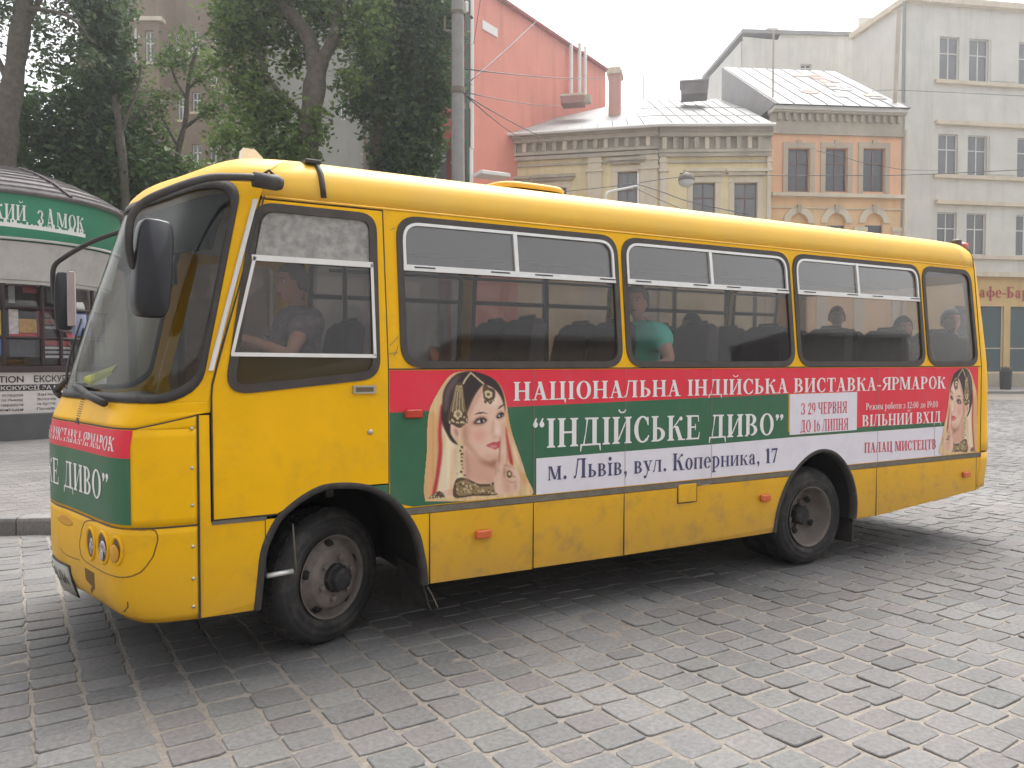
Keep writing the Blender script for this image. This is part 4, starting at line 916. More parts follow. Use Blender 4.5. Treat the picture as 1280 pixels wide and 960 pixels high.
for nme, c3 in (('veil', (222, 190, 142)), ('veil_light', (236, 222, 192)), ('veil_orange', (216, 160, 104)), ('trim_red', (188, 50, 60)), ('hair', (50, 36, 38)), ('hair_light', (116, 94, 96)), ('skin', (230, 192, 170)), ('skin_shade', (208, 158, 134)), ('skin_deep', (168, 112, 90)), ('skin_high', (246, 222, 208)),
                ('eye', (44, 32, 36)), ('eyewhite', (212, 202, 200)), ('lips', (196, 62, 84)), ('gold', (148, 124, 86)), ('gold_light', (214, 196, 156)), ('gold_dark', (84, 66, 46)), ('cheek', (222, 152, 136))): COLS['print_' + nme] = c3
CW, CH, CS = 380, 440, 2.18          # canvas of the print, crop units per cell
def blur(a, s):
    n_ = int(max(1, round(s))); 
    for ax in (0, 1):
        for _ in range(2):
            c = np.cumsum(np.concatenate([np.repeat(np.take(a, [0], ax), n_ + 1, ax), a, np.repeat(np.take(a, [-1], ax), n_, ax)], ax), ax)
            a = (np.take(c, range(2 * n_ + 1, c.shape[ax]), ax) - np.take(c, range(0, c.shape[ax] - 2 * n_ - 1), ax)) / (2 * n_ + 1)
    return a
YY, XX = np.mgrid[0:CH, 0:CW]
def fill(pts):
    P = np.array(pts) / CS; x0, y0 = np.maximum(np.floor(P.min(0)).astype(int) - 1, 0); x1, y1 = np.ceil(P.max(0)).astype(int) + 2; sx, sy = XX[y0:y1, x0:x1] + .5, YY[y0:y1, x0:x1] + .5
    ins = np.zeros(sx.shape, bool); j_ = len(P) - 1
    for i_ in range(len(P)):
        if P[i_][1] != P[j_][1]: ins ^= ((P[i_][1] > sy) != (P[j_][1] > sy)) & (sx < (P[j_][0] - P[i_][0]) * (sy - P[i_][1]) / (P[j_][1] - P[i_][1]) + P[i_][0])
        j_ = i_
    m_ = np.zeros((CH, CW), np.float32); m_[y0:y1, x0:x1] = ins; return m_
canvas = np.zeros((CH, CW, 3)); canvas[:] = srgb(200, 170, 130)[:3]; faceclip = None
EX = [(VEIL3, [(250, 560), (275, 600), (250, 900), (225, 900)]), (SKS, [(316, 420), (335, 380), (350, 560), (420, 640), (360, 620), (320, 540)]), (SKD, [(330, 560), (400, 630), (470, 662), (440, 690), (350, 640)])]
cover = fill(catmull(PS[0][1], 4, True))
for k, (m, pts) in enumerate(PS):
    P = catmull(pts, 4, True) if len(pts) > 6 and k < 60 else pts
    a = fill(P); s_ = SOFT.get(m, .8)
    if s_ > 1: a = blur(a, s_ * .75)
    amt = {SKS: .85, SKD: .8, CHK: .75, SKH: .7, VEIL3: .8, VEIL2: .8, HAIR2: .7}.get(m, 1)
    canvas += (colof(m) - canvas) * (a * amt)[..., None]
    if k == 10:
        for em, ep in EX[:1]: canvas += (colof(em) - canvas) * (blur(fill(ep), 5) * .6)[..., None]
for (pp, cc_, so, am) in (
    ([(316, 440), (345, 420), (352, 520), (392, 590), (450, 640), (500, 655), (440, 652), (380, 606), (330, 545)], SKD, 5, .55), ([(352, 330), (392, 246), (440, 180), (470, 150), (450, 200), (405, 280), (372, 350)], SKD, 5, .5),
    ([(330, 600), (352, 600), (372, 780), (340, 800)], SKD, 5, .5), ([(420, 648), (500, 668), (560, 640), (548, 700), (470, 700)], SKD, 6, .55), ([(520, 400), (534, 380), (538, 440), (528, 478), (516, 470)], SKS, 4, .8),
    ([(574, 520), (582, 512), (580, 620), (570, 690), (564, 690)], SKD, 1.2, .8), ([(612, 512), (626, 560), (632, 640), (612, 700), (620, 640), (616, 560)], SKD, 1.2, .6), ([(604, 690), (640, 694), (684, 722), (640, 706), (604, 702)], SKD, 1.5, .7),
    ([(604, 706), (612, 730), (608, 780), (600, 760)], SKD, 2, .8), ([(640, 720), (664, 760), (690, 776), (660, 776)], SKD, 2, .7), ([(620, 800), (660, 806), (694, 800), (660, 818)], SKD, 2, .7), ([(540, 740), (548, 700), (556, 690), (548, 760), (556, 830)], SKD, 2, .8),
    ([(404, 386), (430, 368), (470, 364), (490, 384), (470, 372), (434, 376)], EYE, 2, .7), ([(376, 410), (396, 396), (424, 414), (460, 412), (440, 424), (400, 422)], SKD, 5, .7), ([(590, 420), (612, 400), (606, 500), (588, 570), (590, 480)], SKS, 5, .8),
    ([(500, 566), (536, 560), (560, 562), (540, 574), (512, 572)], SKH, 3, .45), ([(560, 440), (570, 470), (560, 484), (552, 466)], SKH, 4, .8)):
    canvas += (colof(cc_) - canvas) * (blur(fill(catmull(pp, 4, True)), so) * am)[..., None]
rsv = np.random.RandomState(2); fold = blur(rsv.rand(1, CW).repeat(CH, 0).astype(float), 2) - .5; tex = blur(rsv.rand(CH, CW), 1) - .5
veilmask = cover.copy()
for k_, (m_, p_) in enumerate(PS):
    if m_ in (SK, HAIR, GOLDD) and len(p_) > 7: veilmask *= 1 - np.minimum(1, blur(fill(catmull(p_, 4, True)), 2) * 2)

canvas *= (1 + fold * .55 * blur(veilmask.astype(float), 3))[..., None] * (1 + tex * .22)[..., None]
canvas = np.stack([blur(canvas[..., c], .5) * .5 + canvas[..., c] * .5 for c in range(3)], -1).clip(0, 1)
M_print = bpy.data.materials.new('portrait_print'); M_print.use_nodes = True; _n = M_print.node_tree.nodes; _a = _n.new("ShaderNodeAttribute"); _a.attribute_name = 'ink'; M_print.node_tree.links.new(_a.outputs['Color'], _n["Principled BSDF"].inputs['Base Color']); _n["Principled BSDF"].inputs['Roughness'].default_value = .45
def portrait(fn, lift0, stp):
    ys = list(range(0, CH, stp)); xs = list(range(0, CW, stp)); V = []; C3 = []; idx = {}; fs = []
    for j_, y in enumerate(ys):
        for i_, x in enumerate(xs):
            idx[(j_, i_)] = len(V); V.append(fn(x * CS, y * CS, lift0)); C3.append(canvas[y, x])
    for j_ in range(len(ys) - 1):
        for i_ in range(len(xs) - 1):
            if cover[ys[j_], xs[i_]] > .5 and ys[j_ + 1] * CS < 945: fs.append((idx[(j_, i_)], idx[(j_, i_ + 1)], idx[(j_ + 1, i_ + 1)], idx[(j_ + 1, i_)]))
    o = link_mesh('portrait_print', V, fs, M_print, green); at3 = o.data.attributes.new('ink', 'FLOAT_COLOR', 'POINT'); at3.data.foreach_set('color', np.concatenate([np.array(C3), np.ones((len(C3), 1))], 1).astype(np.float32).ravel()); return o
def f1(x, y, l): X, Z = sxz(520 + x / 5.487, 455 + y / 5.487); return (X, -l, max(.794, min(1.566, Z)))
portrait(f1, .0082, 2)['label'] = 'large printed portrait of a woman in a gold veil'
def f2(x, y, l):                        # mirrored, narrower print at the rear end
    t = (x - 62) / (785 - 62); s = (y - 45) / (925 - 45); X = lerp(7.262, 6.70, t); return (min(AX1, X), -l, max(.794, min(1.566, lerp(1.562, .796, s))))
portrait(f2, .0082, 3)['label'] = 'small printed portrait by the rear corner'
# the same advert across the front
s_e = s_of_x(.312, 1.0)
def ffl(name, z0, z1, m, off):
    o = MB().grid([[F(s, z, off) for s in lin(-s_e, s_e, 90)] for z in lin(z0, z1, 6)]).build(name, m, fa if name != 'front_advert_sheet' else bus, True); return o
fa = None
fa = ffl('front_advert_sheet', .822, 1.146, M_agreen, .0065); ffl('red_band', 1.1465, 1.282, M_ared, .0065)
def front_text(txt, s0, s1, z, h):
    text_mesh('advert_lettering', txt, lambda a, b, k: F(lerp(s0, s1, a), z + b * h, .0085 + k), M_letter, fa)
sr1 = fx(144.5, 560, 1.2)[0]; sr2 = fx(139, 600, 1.1)[0]
front_text('НАЦІОНАЛЬНА ІНДІЙСЬКА ВИСТАВКА-ЯРМАРОК', -sr1, sr1, 1.178, .068)
front_text('“ІНДІЙСЬКЕ ДИВО”', -sr2, sr2, .925, .145)
# ============================================================= ROAD, KERB, PAVEMENT
def stone_mat(name, cols, attr, rough=.62):
    m = bpy.data.materials.new(name); m.use_nodes = True; n = m.node_tree.nodes; l = m.node_tree.links; b = n["Principled BSDF"]
    if attr: s_ = n.new("ShaderNodeAttribute"); s_.attribute_name = 'tone'; fac = s_.outputs['Fac']
    else: s_ = n.new("ShaderNodeObjectInfo"); fac = s_.outputs['Random']
    rp = n.new("ShaderNodeValToRGB"); rp.color_ramp.interpolation = 'LINEAR'
    els = rp.color_ramp.elements
    while len(els) < len(cols): els.new(.5)
    for i, c in enumerate(cols): els[i].position = i / (len(cols) - 1); els[i].color = c
    l.new(fac, rp.inputs[0])
    geo = n.new("ShaderNodeNewGeometry"); t1 = n.new("ShaderNodeTexNoise"); t1.inputs['Scale'].default_value = 38; t1.inputs['Detail'].default_value = 8; t1.inputs['Roughness'].default_value = .7
    t2 = n.new("ShaderNodeTexNoise"); t2.inputs['Scale'].default_value = .55; t2.inputs['Detail'].default_value = 3
    l.new(geo.outputs['Position'], t1.inputs['Vector']); l.new(geo.outputs['Position'], t2.inputs['Vector'])
    m1 = n.new("ShaderNodeMapRange"); m1.inputs[1].default_value = .3; m1.inputs[2].default_value = .7; m1.inputs[3].default_value = .58; m1.inputs[4].default_value = 1.04; l.new(t1.outputs[0], m1.inputs[0])
    m2 = n.new("ShaderNodeMapRange"); m2.inputs[1].default_value = .35; m2.inputs[2].default_value = .65; m2.inputs[3].default_value = .80; m2.inputs[4].default_value = 1.14; l.new(t2.outputs[0], m2.inputs[0])
    mm = n.new("ShaderNodeMath"); mm.operation = 'MULTIPLY'; l.new(m1.outputs[0], mm.inputs[0]); l.new(m2.outputs[0], mm.inputs[1])
    vm = n.new("ShaderNodeVectorMath"); vm.operation = 'SCALE'; l.new(rp.outputs[0], vm.inputs[0]); l.new(mm.outputs[0], vm.inputs['Scale']); l.new(vm.outputs[0], b.inputs['Base Color'])
    b.inputs['Roughness'].default_value = rough; b.inputs['Specular IOR Level'].default_value = .35
    bp = n.new("ShaderNodeBump"); bp.inputs['Strength'].default_value = .35; bp.inputs['Distance'].default_value = .006; l.new(t1.outputs[0], bp.inputs['Height']); l.new(bp.outputs[0], b.inputs['Normal'])
    MATS[name] = m; return m
SC = [(.150, .147, .145, 1), (.182, .178, .174, 1), (.180, .166, .164, 1), (.202, .197, .188, 1), (.168, .169, .164, 1), (.190, .180, .178, 1), (.215, .210, .204, 1), (.172, .169, .170, 1)]
M_st1 = stone_mat('cobble_stone', SC, False, .78); M_st2 = stone_mat('cobble_stone_far', SC, True, .78)
M_sand = mat('joint_sand', (.225, .20, .172, 1), rough=.95, var=.22, vscale=30, bump=.4, bscale=90, dirt=((.14, .125, .11, 1), .6, 1.2))
th_c = R_(2.45)                      # the courses run away from the camera, a little left of the bus's normal
ec = Vector((-math.sin(th_c), math.cos(th_c), 0)); ea = Vector((math.cos(th_c), math.sin(th_c), 0))
# kerb line of the pavement island on the far side
K0, K1 = onZ(0, 668.5), onZ(62, 667.3); kd = (K1 - K0).normalized(); kn = Vector((-kd.y, kd.x, 0))
if kn.dot(FW) < 0: kn = -kn
isl = [K0 - kd * 14, K0 + kd * 1.1] ; c_ = K0 + kd * 1.1 + kn * 2.2
for k in range(1, 9):
    a = math.pi / 2 * k / 8; isl.append(c_ + (-kn) * 2.2 * math.cos(a) + kd * 2.2 * math.sin(a))
isl += [c_ + kd * 2.2 + kn * 14, K0 - kd * 14 + kn * 16.2]
islp = [(p.x, p.y) for p in isl]
def inpoly(x, y, P):
    r = False; j = len(P) - 1
    for i in range(len(P)):
        if (P[i][1] > y) != (P[j][1] > y) and x < (P[j][0] - P[i][0]) * (y - P[i][1]) / (P[j][1] - P[i][1]) + P[i][0]: r = not r
        j = i
    return r
# base sheet
m = bpy.data.materials.new('far_cobbles'); m.use_nodes = True; n = m.node_tree.nodes; l = m.node_tree.links; b = n["Principled BSDF"]; b.inputs['Roughness'].default_value = .6
geo = n.new("ShaderNodeNewGeometry"); br = n.new("ShaderNodeTexBrick"); br.inputs['Scale'].default_value = 1; br.inputs['Brick Width'].default_value = .19; br.inputs['Row Height'].default_value = .224; br.inputs['Mortar Size'].default_value = .014
br.inputs['Color1'].default_value = (.25, .24, .235, 1); br.inputs['Color2'].default_value = (.16, .155, .155, 1); br.inputs['Mortar'].default_value = (.30, .27, .23, 1)
mp = n.new("ShaderNodeMapping"); mp.inputs['Rotation'].default_value = (0, 0, R_(90) + th_c); l.new(geo.outputs['Position'], mp.inputs[0]); l.new(mp.outputs[0], br.inputs['Vector']); l.new(br.outputs[0], b.inputs['Base Color'])
MATS['far_cobbles'] = m
road = MB().add([(-95, -75, -.030), (150, -75, -.030), (150, 95, -.030), (-95, 95, -.030)], [(0, 1, 2, 3)]).build('road', m); tag(road, kind='structure')
ZF = 34
bed_pts = [Vector((-13, -9, -.0058)), Vector((44, -9, -.0058)), Vector((44, 36, -.0058)), Vector((-13, 36, -.0058))]
bed = MB().add(bed_pts, [(0, 1, 2, 3)]).build('sand_bed', M_sand, road)
# stones
cands = []
row = -60
pit_x = .224
for i in range(-70, 210):
    c0 = i * pit_x + RS.uniform(-.006, .006); y = -9 + RS.uniform(0, .18)
    while y < 36:
        Ls = float(np.clip(RS.normal(.172, .018), .13, .225)); yc = y + Ls / 2
        p = ea * c0 + ec * yc; y += Ls + .004
        q = p - CAM; d = q.dot(FW)
        if d < .6 or d > ZF: continue
        lat = abs(q.dot(RT) / d)
        if lat > .78 + 1.8 / d or d > 20 and q.dot(RT) / d < .3: continue
        if inpoly(p.x, p.y, islp): continue
        cands.append((d, p.copy(), Ls))
def stone_verts(w, L, seed):
    r = np.random.RandomState(seed); a, b = w / 2, L / 2; P = []
    base = [(-a, -b * .78), (-a * .86, -b), (a * .86, -b), (a, -b * .78), (a, b * .78), (a * .86, b), (-a * .86, b), (-a, b * .78)]
    sk = r.uniform(-.10, .10, 2); j = r.uniform(-.0065, .0065, (8, 2)) * 1.25
    base = [(x * (1 + sk[0] * y / b * .5) + j[k, 0], y * (1 + sk[1] * x / a * .5) + j[k, 1]) for k, (x, y) in enumerate(base)]
    tilt = r.uniform(-.0026, .0026, 2); h = r.uniform(-.0015, .0022)
    V = []
    for s_, z in ((1.0, -.03), (1.0, -.0042), (.962, .0), (.60, .0006)):
        V += [(x * s_, y * s_, z + h + tilt[0] * x / a + tilt[1] * y / b) for x, y in base]
    V.append((0, 0, .0008 + h))
    fs = []
    for k in range(3):
        for i in range(8): fs.append((k * 8 + i, k * 8 + (i + 1) % 8, k * 8 + 8 + (i + 1) % 8, k * 8 + 8 + i))
    for i in range(8): fs.append((24 + i, 24 + (i + 1) % 8, 32))
    return V, fs
def under_bus(p): return 1.0 < 0
vis = []
for k, (d, p, L) in enumerate(cands):
    u, v = px(p)
    if -20 < u < 1300 and v < 975 and not (p.y > .15 and .0 < p.x < 7.4): vis.append((d, k))
vis.sort(); near = set(k for _, k in vis[:298])
variants = []
for sdd in range(16):
    V, fs = stone_verts(.207, .168, 100 + sdd); me = bpy.data.meshes.new('cobblestone'); me.from_pydata(V, [], fs); me.materials.append(M_st1)
    variants.append(me)
rotz = math.atan2(ea.y, ea.x)
for k in sorted(near):
    d, p, L = cands[k]; o = bpy.data.objects.new('cobblestone', variants[RS.randint(16)]); COL.objects.link(o); o.parent = road
    o.location = (p.x, p.y, RS.uniform(-.003, .003)); o.scale = (RS.uniform(.96, 1.01), (L - .010) / .168 * RS.uniform(.97, 1.0), 1); o.rotation_euler = (0, 0, rotz + RS.uniform(-.03, .03))
VV, FFc, tone = [], [], []
nv = 0; base_sets = [stone_verts(.207, 1.0, 300 + s_) for s_ in range(40)]
fs0 = np.array([list(f) + ([f[-1]] if len(f) == 3 else []) for f in base_sets[0][1]])
for k, (d, p, L) in enumerate(cands):
    if k in near: continue
    V, fs = stone_verts(.207, L - .010, 1000 + (k % 4000)) if d < 12 else base_sets[k % 40]
    V = np.array(V)
    if d >= 12: V[:, 1] *= (L - .010)
    V = V[:, :1] * np.array(ea)[None] + V[:, 1:2] * np.array(ec)[None] + V[:, 2:3] * np.array([[0, 0, 1]]) + np.array(p)[None]
    V[:, 2] += RS.uniform(-.002, .002); VV.append(V); FFc.append(nv); nv += len(V); tone.append(RS.rand())
allv = np.concatenate(VV); faces = []
tri_f = [tuple(f) for f in base_sets[0][1]]
for b0 in FFc: faces += [tuple(i + b0 for i in f) for f in tri_f]
me = bpy.data.meshes.new('cobblestones'); me.from_pydata(allv.tolist(), [], faces); me.materials.append(M_st2)
at_ = me.attributes.new('tone', 'FLOAT', 'POINT'); at_.data.foreach_set('value', np.repeat(tone, 33).astype(np.float32))
o = bpy.data.objects.new('cobblestones', me); COL.objects.link(o); o.parent = road; tag(o, kind='stuff')
print('stones', len(cands))
# pavement island
M_kerb = stone_mat('kerb_granite', [(.20, .195, .19, 1), (.27, .26, .25, 1), (.23, .22, .215, 1)], False, .8)
M_slab = stone_mat('pavement_slab', [(.23, .215, .21, 1), (.265, .25, .24, 1), (.205, .195, .19, 1), (.245, .23, .225, 1)], True, .85)
pav = MB().prism([Vector((p.x, p.y, -.02)) for p in [q + kn * 0 for q in isl]], (0, 0, .145)).build('pavement', M_sand); tag(pav, kind='structure')
kp = []
for i in range(len(isl) - 2):
    a, b_ = isl[i], isl[i + 1]; L = (b_ - a).length; nseg = max(1, round(L / .95)) if L > 1 else 1
    for k in range(nseg): kp.append((a.lerp(b_, k / nseg), a.lerp(b_, (k + 1) / nseg)))
for a, b_ in kp:
    d = (b_ - a).normalized(); nn = Vector((-d.y, d.x, 0))
    if nn.dot(c_ - a) < 0: nn = -nn
    L = (b_ - a).length - .008; o_ = MB(); prof = [(-.022, -.02), (-.022, .125), (-.012, .150), (.01, .158), (.15, .160), (.155, .10)]
    r0 = [a + nn * q + Vector((0, 0, z)) for q, z in prof]; r1 = [p + d * L for p in r0]
    jit = RS.uniform(-.006, .006, 2); r0 = [p + nn * jit[0] for p in r0]; r1 = [p + nn * jit[1] for p in r1]
    o_.grid([r0, r1]); o_.add(r0, [(0, 1, 2, 3, 4, 5)]); o_.add(r1, [(5, 4, 3, 2, 1, 0)]); o_.build('kerb_stone', M_kerb, pav)
# pavement slabs laid on the diagonal
V_, F_, T_ = [], [], []
for i in range(-90, 90):
    for j in range(-90, 60):
        c0 = Vector((0, 9, 0)); e1 = (kd * .8 + kn * .6); e2 = (-kd * .6 + kn * .8)
        p = c0 + e1 * (i * .205 + (j % 2) * .1) + e2 * (j * .105)
        if not inpoly(p.x, p.y, islp): continue
        if (p - K0).dot(kn) < .30: continue
        d = depth(p)
        if d > 20 or abs((p - CAM).dot(RT) / d) > .80 + 1 / d: continue
        z = .128 + RS.uniform(-.0015, .0015); a_, b_ = .098, .048; k = len(V_)
        q = [(-a_, -b_), (a_, -b_), (a_, b_), (-a_, b_)]
        for s_, zz in ((1, -.012), (.97, 0)):
            for x, y in q: w_ = p + e1 * x * s_ + e2 * y * s_; V_.append((w_.x, w_.y, z + zz))
        F_ += [(k + 4, k + 5, k + 6, k + 7)] + [(k + i_, k + (i_ + 1) % 4, k + 4 + (i_ + 1) % 4, k + 4 + i_) for i_ in range(4)]; T_ += [RS.rand()] * 8
me = bpy.data.meshes.new('paving_blocks'); me.from_pydata(V_, [], F_); me.materials.append(M_slab); at_ = me.attributes.new('tone', 'FLOAT', 'POINT'); at_.data.foreach_set('value', np.array(T_, np.float32))
o = bpy.data.objects.new('paving_blocks', me); COL.objects.link(o); o.parent = pav; tag(o, kind='stuff')
# pavement on the far side of the square
fa0, fa1 = at(1100, 493, 40.5), at(1500, 494, 40); fdv = (fa1 - fa0).normalized(); fnn = Vector((-fdv.y, fdv.x, 0))
if fnn.dot(FW) < 0: fnn = -fnn
M_fpav = mat('far_pavement', (.27, .25, .24, 1), rough=.9, var=.1, vscale=1.5)
P = [fa0 - fdv * 90, fa0 + fdv * 70, fa0 + fdv * 70 + fnn * 20, fa0 - fdv * 90 + fnn * 20]
pv = MB().prism([Vector((p.x, p.y, -.03)) for p in P], (0, 0, .15)).build('far_pavement', M_fpav); tag(pv, kind='structure')
# ============================================================= BUILDINGS
def dirv(deg): return Vector((math.cos(R_(deg)), math.sin(R_(deg)), 0))     # along the facade, left to right
class Fac:
    """a facade plane: origin o (ground, left), along d, depth behind n"""
    def __init__(s, u, Z, deg): 
        p = at(u, 452, Z); s.o = Vector((p.x, p.y, 0)); s.d = dirv(deg); s.n = Vector((-s.d.y, s.d.x, 0))
        if s.n.dot(FW) < 0: s.n = -s.n
    def az(s, u, v):                    # photo point -> (along, height)
        r = ray(u, v); t = (s.o - CAM).dot(s.n) / r.dot(s.n); p = CAM + r * t; return ((p - s.o).dot(s.d), p.z)
    def P(s, a, z, dep=0.0): return s.o + s.d * a + s.n * dep + Vector((0, 0, z))
    def box(s, mb, a0, a1, z0, z1, d0, d1):
        q = [s.P(a, z, d) for z in (z0, z1) for a, d in ((a0, d0), (a1, d0), (a1, d1), (a0, d1))]
        mb.add(q, [(0, 3, 2, 1), (4, 5, 6, 7), (0, 1, 5, 4), (1, 2, 6, 5), (2, 3, 7, 6), (3, 0, 4, 7)]); return mb
    def wall(s, name, outer, holes, m, parent, rev=.22):
        loops = [outer] + holes; tri = tessellate_polygon([[Vector((a, z, 0)) for a, z in L] for L in loops])
        vs = [s.P(a, z) for L in loops for a, z in L]; fs = [tuple(t) for t in tri]; k = len(outer)
        for L in holes:
            b0 = len(vs); vs += [s.P(a, z, rev) for a, z in L]; n = len(L)
            for i in range(n): fs.append((k + i, k + (i + 1) % n, b0 + (i + 1) % n, b0 + i))
            k += n
        return MB().add(vs, fs).build(name, m, parent)
    def window(s, a0, a1, z0, z1, mf, mg, parent, dep=.14, cross=.62, th=.07, sub=True, sill=None, curtain=None):
        mb = MB(); f = .06
        s.box(mb, a0, a0 + f, z0, z1, dep, dep + th); s.box(mb, a1 - f, a1, z0, z1, dep, dep + th)
        s.box(mb, a0 + f, a1 - f, z0, z0 + f, dep, dep + th); s.box(mb, a0 + f, a1 - f, z1 - f, z1, dep, dep + th)
        am = (a0 + a1) / 2; zc = z0 + (z1 - z0) * cross
        s.box(mb, am - f * .6, am + f * .6, z0 + f, zc - f * .5, dep - .004, dep + th - .01); s.box(mb, am - f * .45, am + f * .45, zc + f * .5, z1 - f, dep - .004, dep + th - .01)
        s.box(mb, a0 + f, a1 - f, zc - f * .5, zc + f * .5, dep - .012, dep + th - .01)
        w_ = mb.build('window', mf, parent)
        g = MB(); s.box(g, a0 + f * .5, a1 - f * .5, z0 + f * .5, z1 - f * .5, dep + th * .5, dep + th * .5 + .01); g.build('pane', mg, w_)
        if curtain is not None:
            c = MB(); s.box(c, a0 + .1, a0 + .1 + (a1 - a0) * .28, z0 + .1, z1 - .1, dep + .22, dep + .24); s.box(c, a1 - .1 - (a1 - a0) * .25, a1 - .1, z0 + .1, z1 - .1, dep + .22, dep + .24); c.build('curtain', curtain, w_)
        if sill:
            c = MB(); s.box(c, a0 - .1, a1 + .1, z0 - .12, z0 - .01, -.10, dep); c.build('sill', sill, w_)
        return w_
def pl(name, r, g, b, var=.08, **k): return mat(name, srgb(r, g, b), rough=.9, var=var, vscale=.7, dirt=(tuple(c * .6 for c in srgb(r, g, b)[:3]) + (1,), .5, .45), streak=.35, **k)
M_cream = pl('cream_plaster', 216, 214, 206); M_yelp = pl('yellow_plaster', 232, 216, 172); M_grime = pl('sooty_stone', 184, 175, 158, .2); M_orp = pl('orange_plaster', 236, 188, 150)
M_orl = pl('pale_orange_plaster', 232, 196, 152); M_trimst = pl('pale_stone_trim', 216, 204, 182); M_red = pl('red_plaster', 222, 142, 124, .05); M_redd = pl('dark_red_plaster', 150, 66, 52)
M_brown = pl('grey_brown_plaster', 138, 122, 106, .12); M_greyw = pl('grey_wall_plaster', 150, 150, 142); M_roofm = mat('sheet_metal_roof', srgb(140, 139, 137), rough=.6, metal=.1, var=.14, vscale=1.2)
M_patch = mat('patched_roof_sheet', srgb(118, 112, 110), rough=.6, var=.3, vscale=.9); M_wfw = mat('white_window_frame', srgb(226, 224, 220), rough=.6); M_wfb = mat('brown_window_frame', srgb(118, 96, 88), rough=.6)
M_wg = mat('house_window_glass', (.050, .050, .055, 1), rough=.06, spec=.9); M_wgl = mat('house_window_glass_light', (.15, .15, .15, 1), rough=.08, spec=.9); M_curt = mat('curtain', (.5, .48, .44, 1), .9)
M_back = mat('dark_room', (.03, .028, .026, 1), rough=.9); M_winst = pl('window_surround', 190, 176, 156)
def win_px(F_, u0, v0, u1, v1):
    a0, z1 = F_.az(u0, v0); a1, z0 = F_.az(u1, v1); return (a0, a1, min(z0, z1), max(z0, z1))
def body(F_, parent, a0, a1, z1, dep, m, name='side_wall'):   # the block behind the facade
    mb = MB(); F_.box(mb, a0, a1, -.02, z1, .35, dep); return mb.build(name, m, parent)
def quadh(w_): return [(w_[0], w_[2]), (w_[1], w_[2]), (w_[1], w_[3]), (w_[0], w_[3])]

# --- tall pale building on the right
FA = Fac(1127, 48, -20.2)
wb = empty('apartment_building', FA.P(6, 0), 'tall cream apartment building at the right edge with a cafe on its ground floor', 'building')
rows_ = [(46, 101, 58.5), (167, 218.5, 54), (265, 305, 54)]
cols_ = [(1175, 1201), (1212, 1238), (1274, 1300)]
ws_ = []
base = [win_px(FA, 1175, 45, 1201, 101), win_px(FA, 1173, 167, 1199, 218.5), win_px(FA, 1168, 265, 1196, 318)]
colA = [FA.az(u, 170)[0] for u in (1173, 1210, 1272)]; wA = 1.32
step = colA[2] - colA[0]
for w_ in base:
    for g in range(4):
        for c_i in (0, 1): 
            a0 = colA[c_i] + g * step; ws_.append((a0, a0 + wA, w_[2], w_[3]))
ztop = FA.az(1128, 3)[1]; zsh = FA.az(1250, 343)[1]; AEND = colA[0] + 4 * step + 1
shop = [(FA.az(1232, 380)[0] + k * 4.1, FA.az(1232, 380)[0] + k * 4.1 + 3.2, .55, FA.az(1250, 383)[1]) for k in range(0, 4)]
pA = FA.az(1255, 400)[0]
shop = [(pA - 3.4, pA, .9, FA.az(1250, 383)[1])] + [(pA + .45 + k * 3.9, pA + .45 + k * 3.9 + 3.4, .9, FA.az(1250, 383)[1]) for k in range(4)]
FA.wall('facade', [(0, zsh), (AEND, zsh), (AEND, ztop), (0, ztop)], [quadh(w_) for w_ in ws_], M_cream, wb)
M_shop = pl('tan_shopfront', 214, 184, 132); 
FA.wall('shopfront', [(0, -.02), (AEND, -.02), (AEND, zsh - .05), (0, zsh - .05)], [quadh(w_) for w_ in shop], M_shop, wb)
for w_ in ws_: FA.window(*w_, M_wfw, M_wgl, wb, curtain=M_curt)
for i, w_ in enumerate(shop):
    mb = MB(); am = (w_[0] + w_[1]) / 2
    for a in (w_[0], am - .04, w_[1] - .08): FA.box(mb, a, a + .08, w_[2], w_[3], .12, .2)
    FA.box(mb, w_[0], w_[1], w_[2] + 1.5, w_[2] + 1.56, .121, .19); FA.box(mb, w_[0], w_[1], w_[2], w_[2] + .1, .119, .2); g_ = mb.build('shop_window', M_trimst, wb)
    g = MB(); FA.box(g, w_[0], w_[1], w_[2], w_[3], .16, .17); g.build('pane', mat('shop_glass', (.10, .14, .15, 1), .08, spec=.9), g_)
mb = MB(); FA.box(mb, pA - 3.5, AEND, .10, .88, -.06, .0); mb.build('plinth', M_grime, wb)
mb = MB(); FA.box(mb, 0, AEND, zsh - .18, zsh + .10, -.35, .0); mb.build('shop_cornice', M_trimst, wb)
for v in (155, 254): 
    z = FA.az(1200, v)[1]; mb = MB(); FA.box(mb, FA.az(1168, v)[0], AEND, z - .12, z + .12, -.28, .0); mb.build('lintel_shelf', M_trimst, wb)
for w_ in base[:]:
    mb = MB(); FA.box(mb, FA.az(1166, 200)[0], AEND, w_[2] - .26, w_[2] - .04, -.22, .0); mb.build('sill_shelf', M_trimst, wb)
for g in range(4):
    for w_ in base[:2]:
        mb = MB(); a = colA[1] + wA + .12 + g * step; FA.box(mb, a, colA[0] + step * (g + 1) - .2, w_[2] + .1, w_[3], -.05, .0); mb.build('recessed_panel_frame', M_cream, wb)
body(FA, wb, 0, AEND, ztop, 5.5, M_cream)
mb = MB(); FA.box(mb, -.25, AEND, ztop, ztop + .35, -.4, 5.5); mb.build('parapet', M_trimst, wb)
mb = MB(); mb.tube([FA.P(-.25, .1, -.15), FA.P(-.25, ztop, -.15)], .09, 8); mb.build('downpipe', M_greyw, wb)
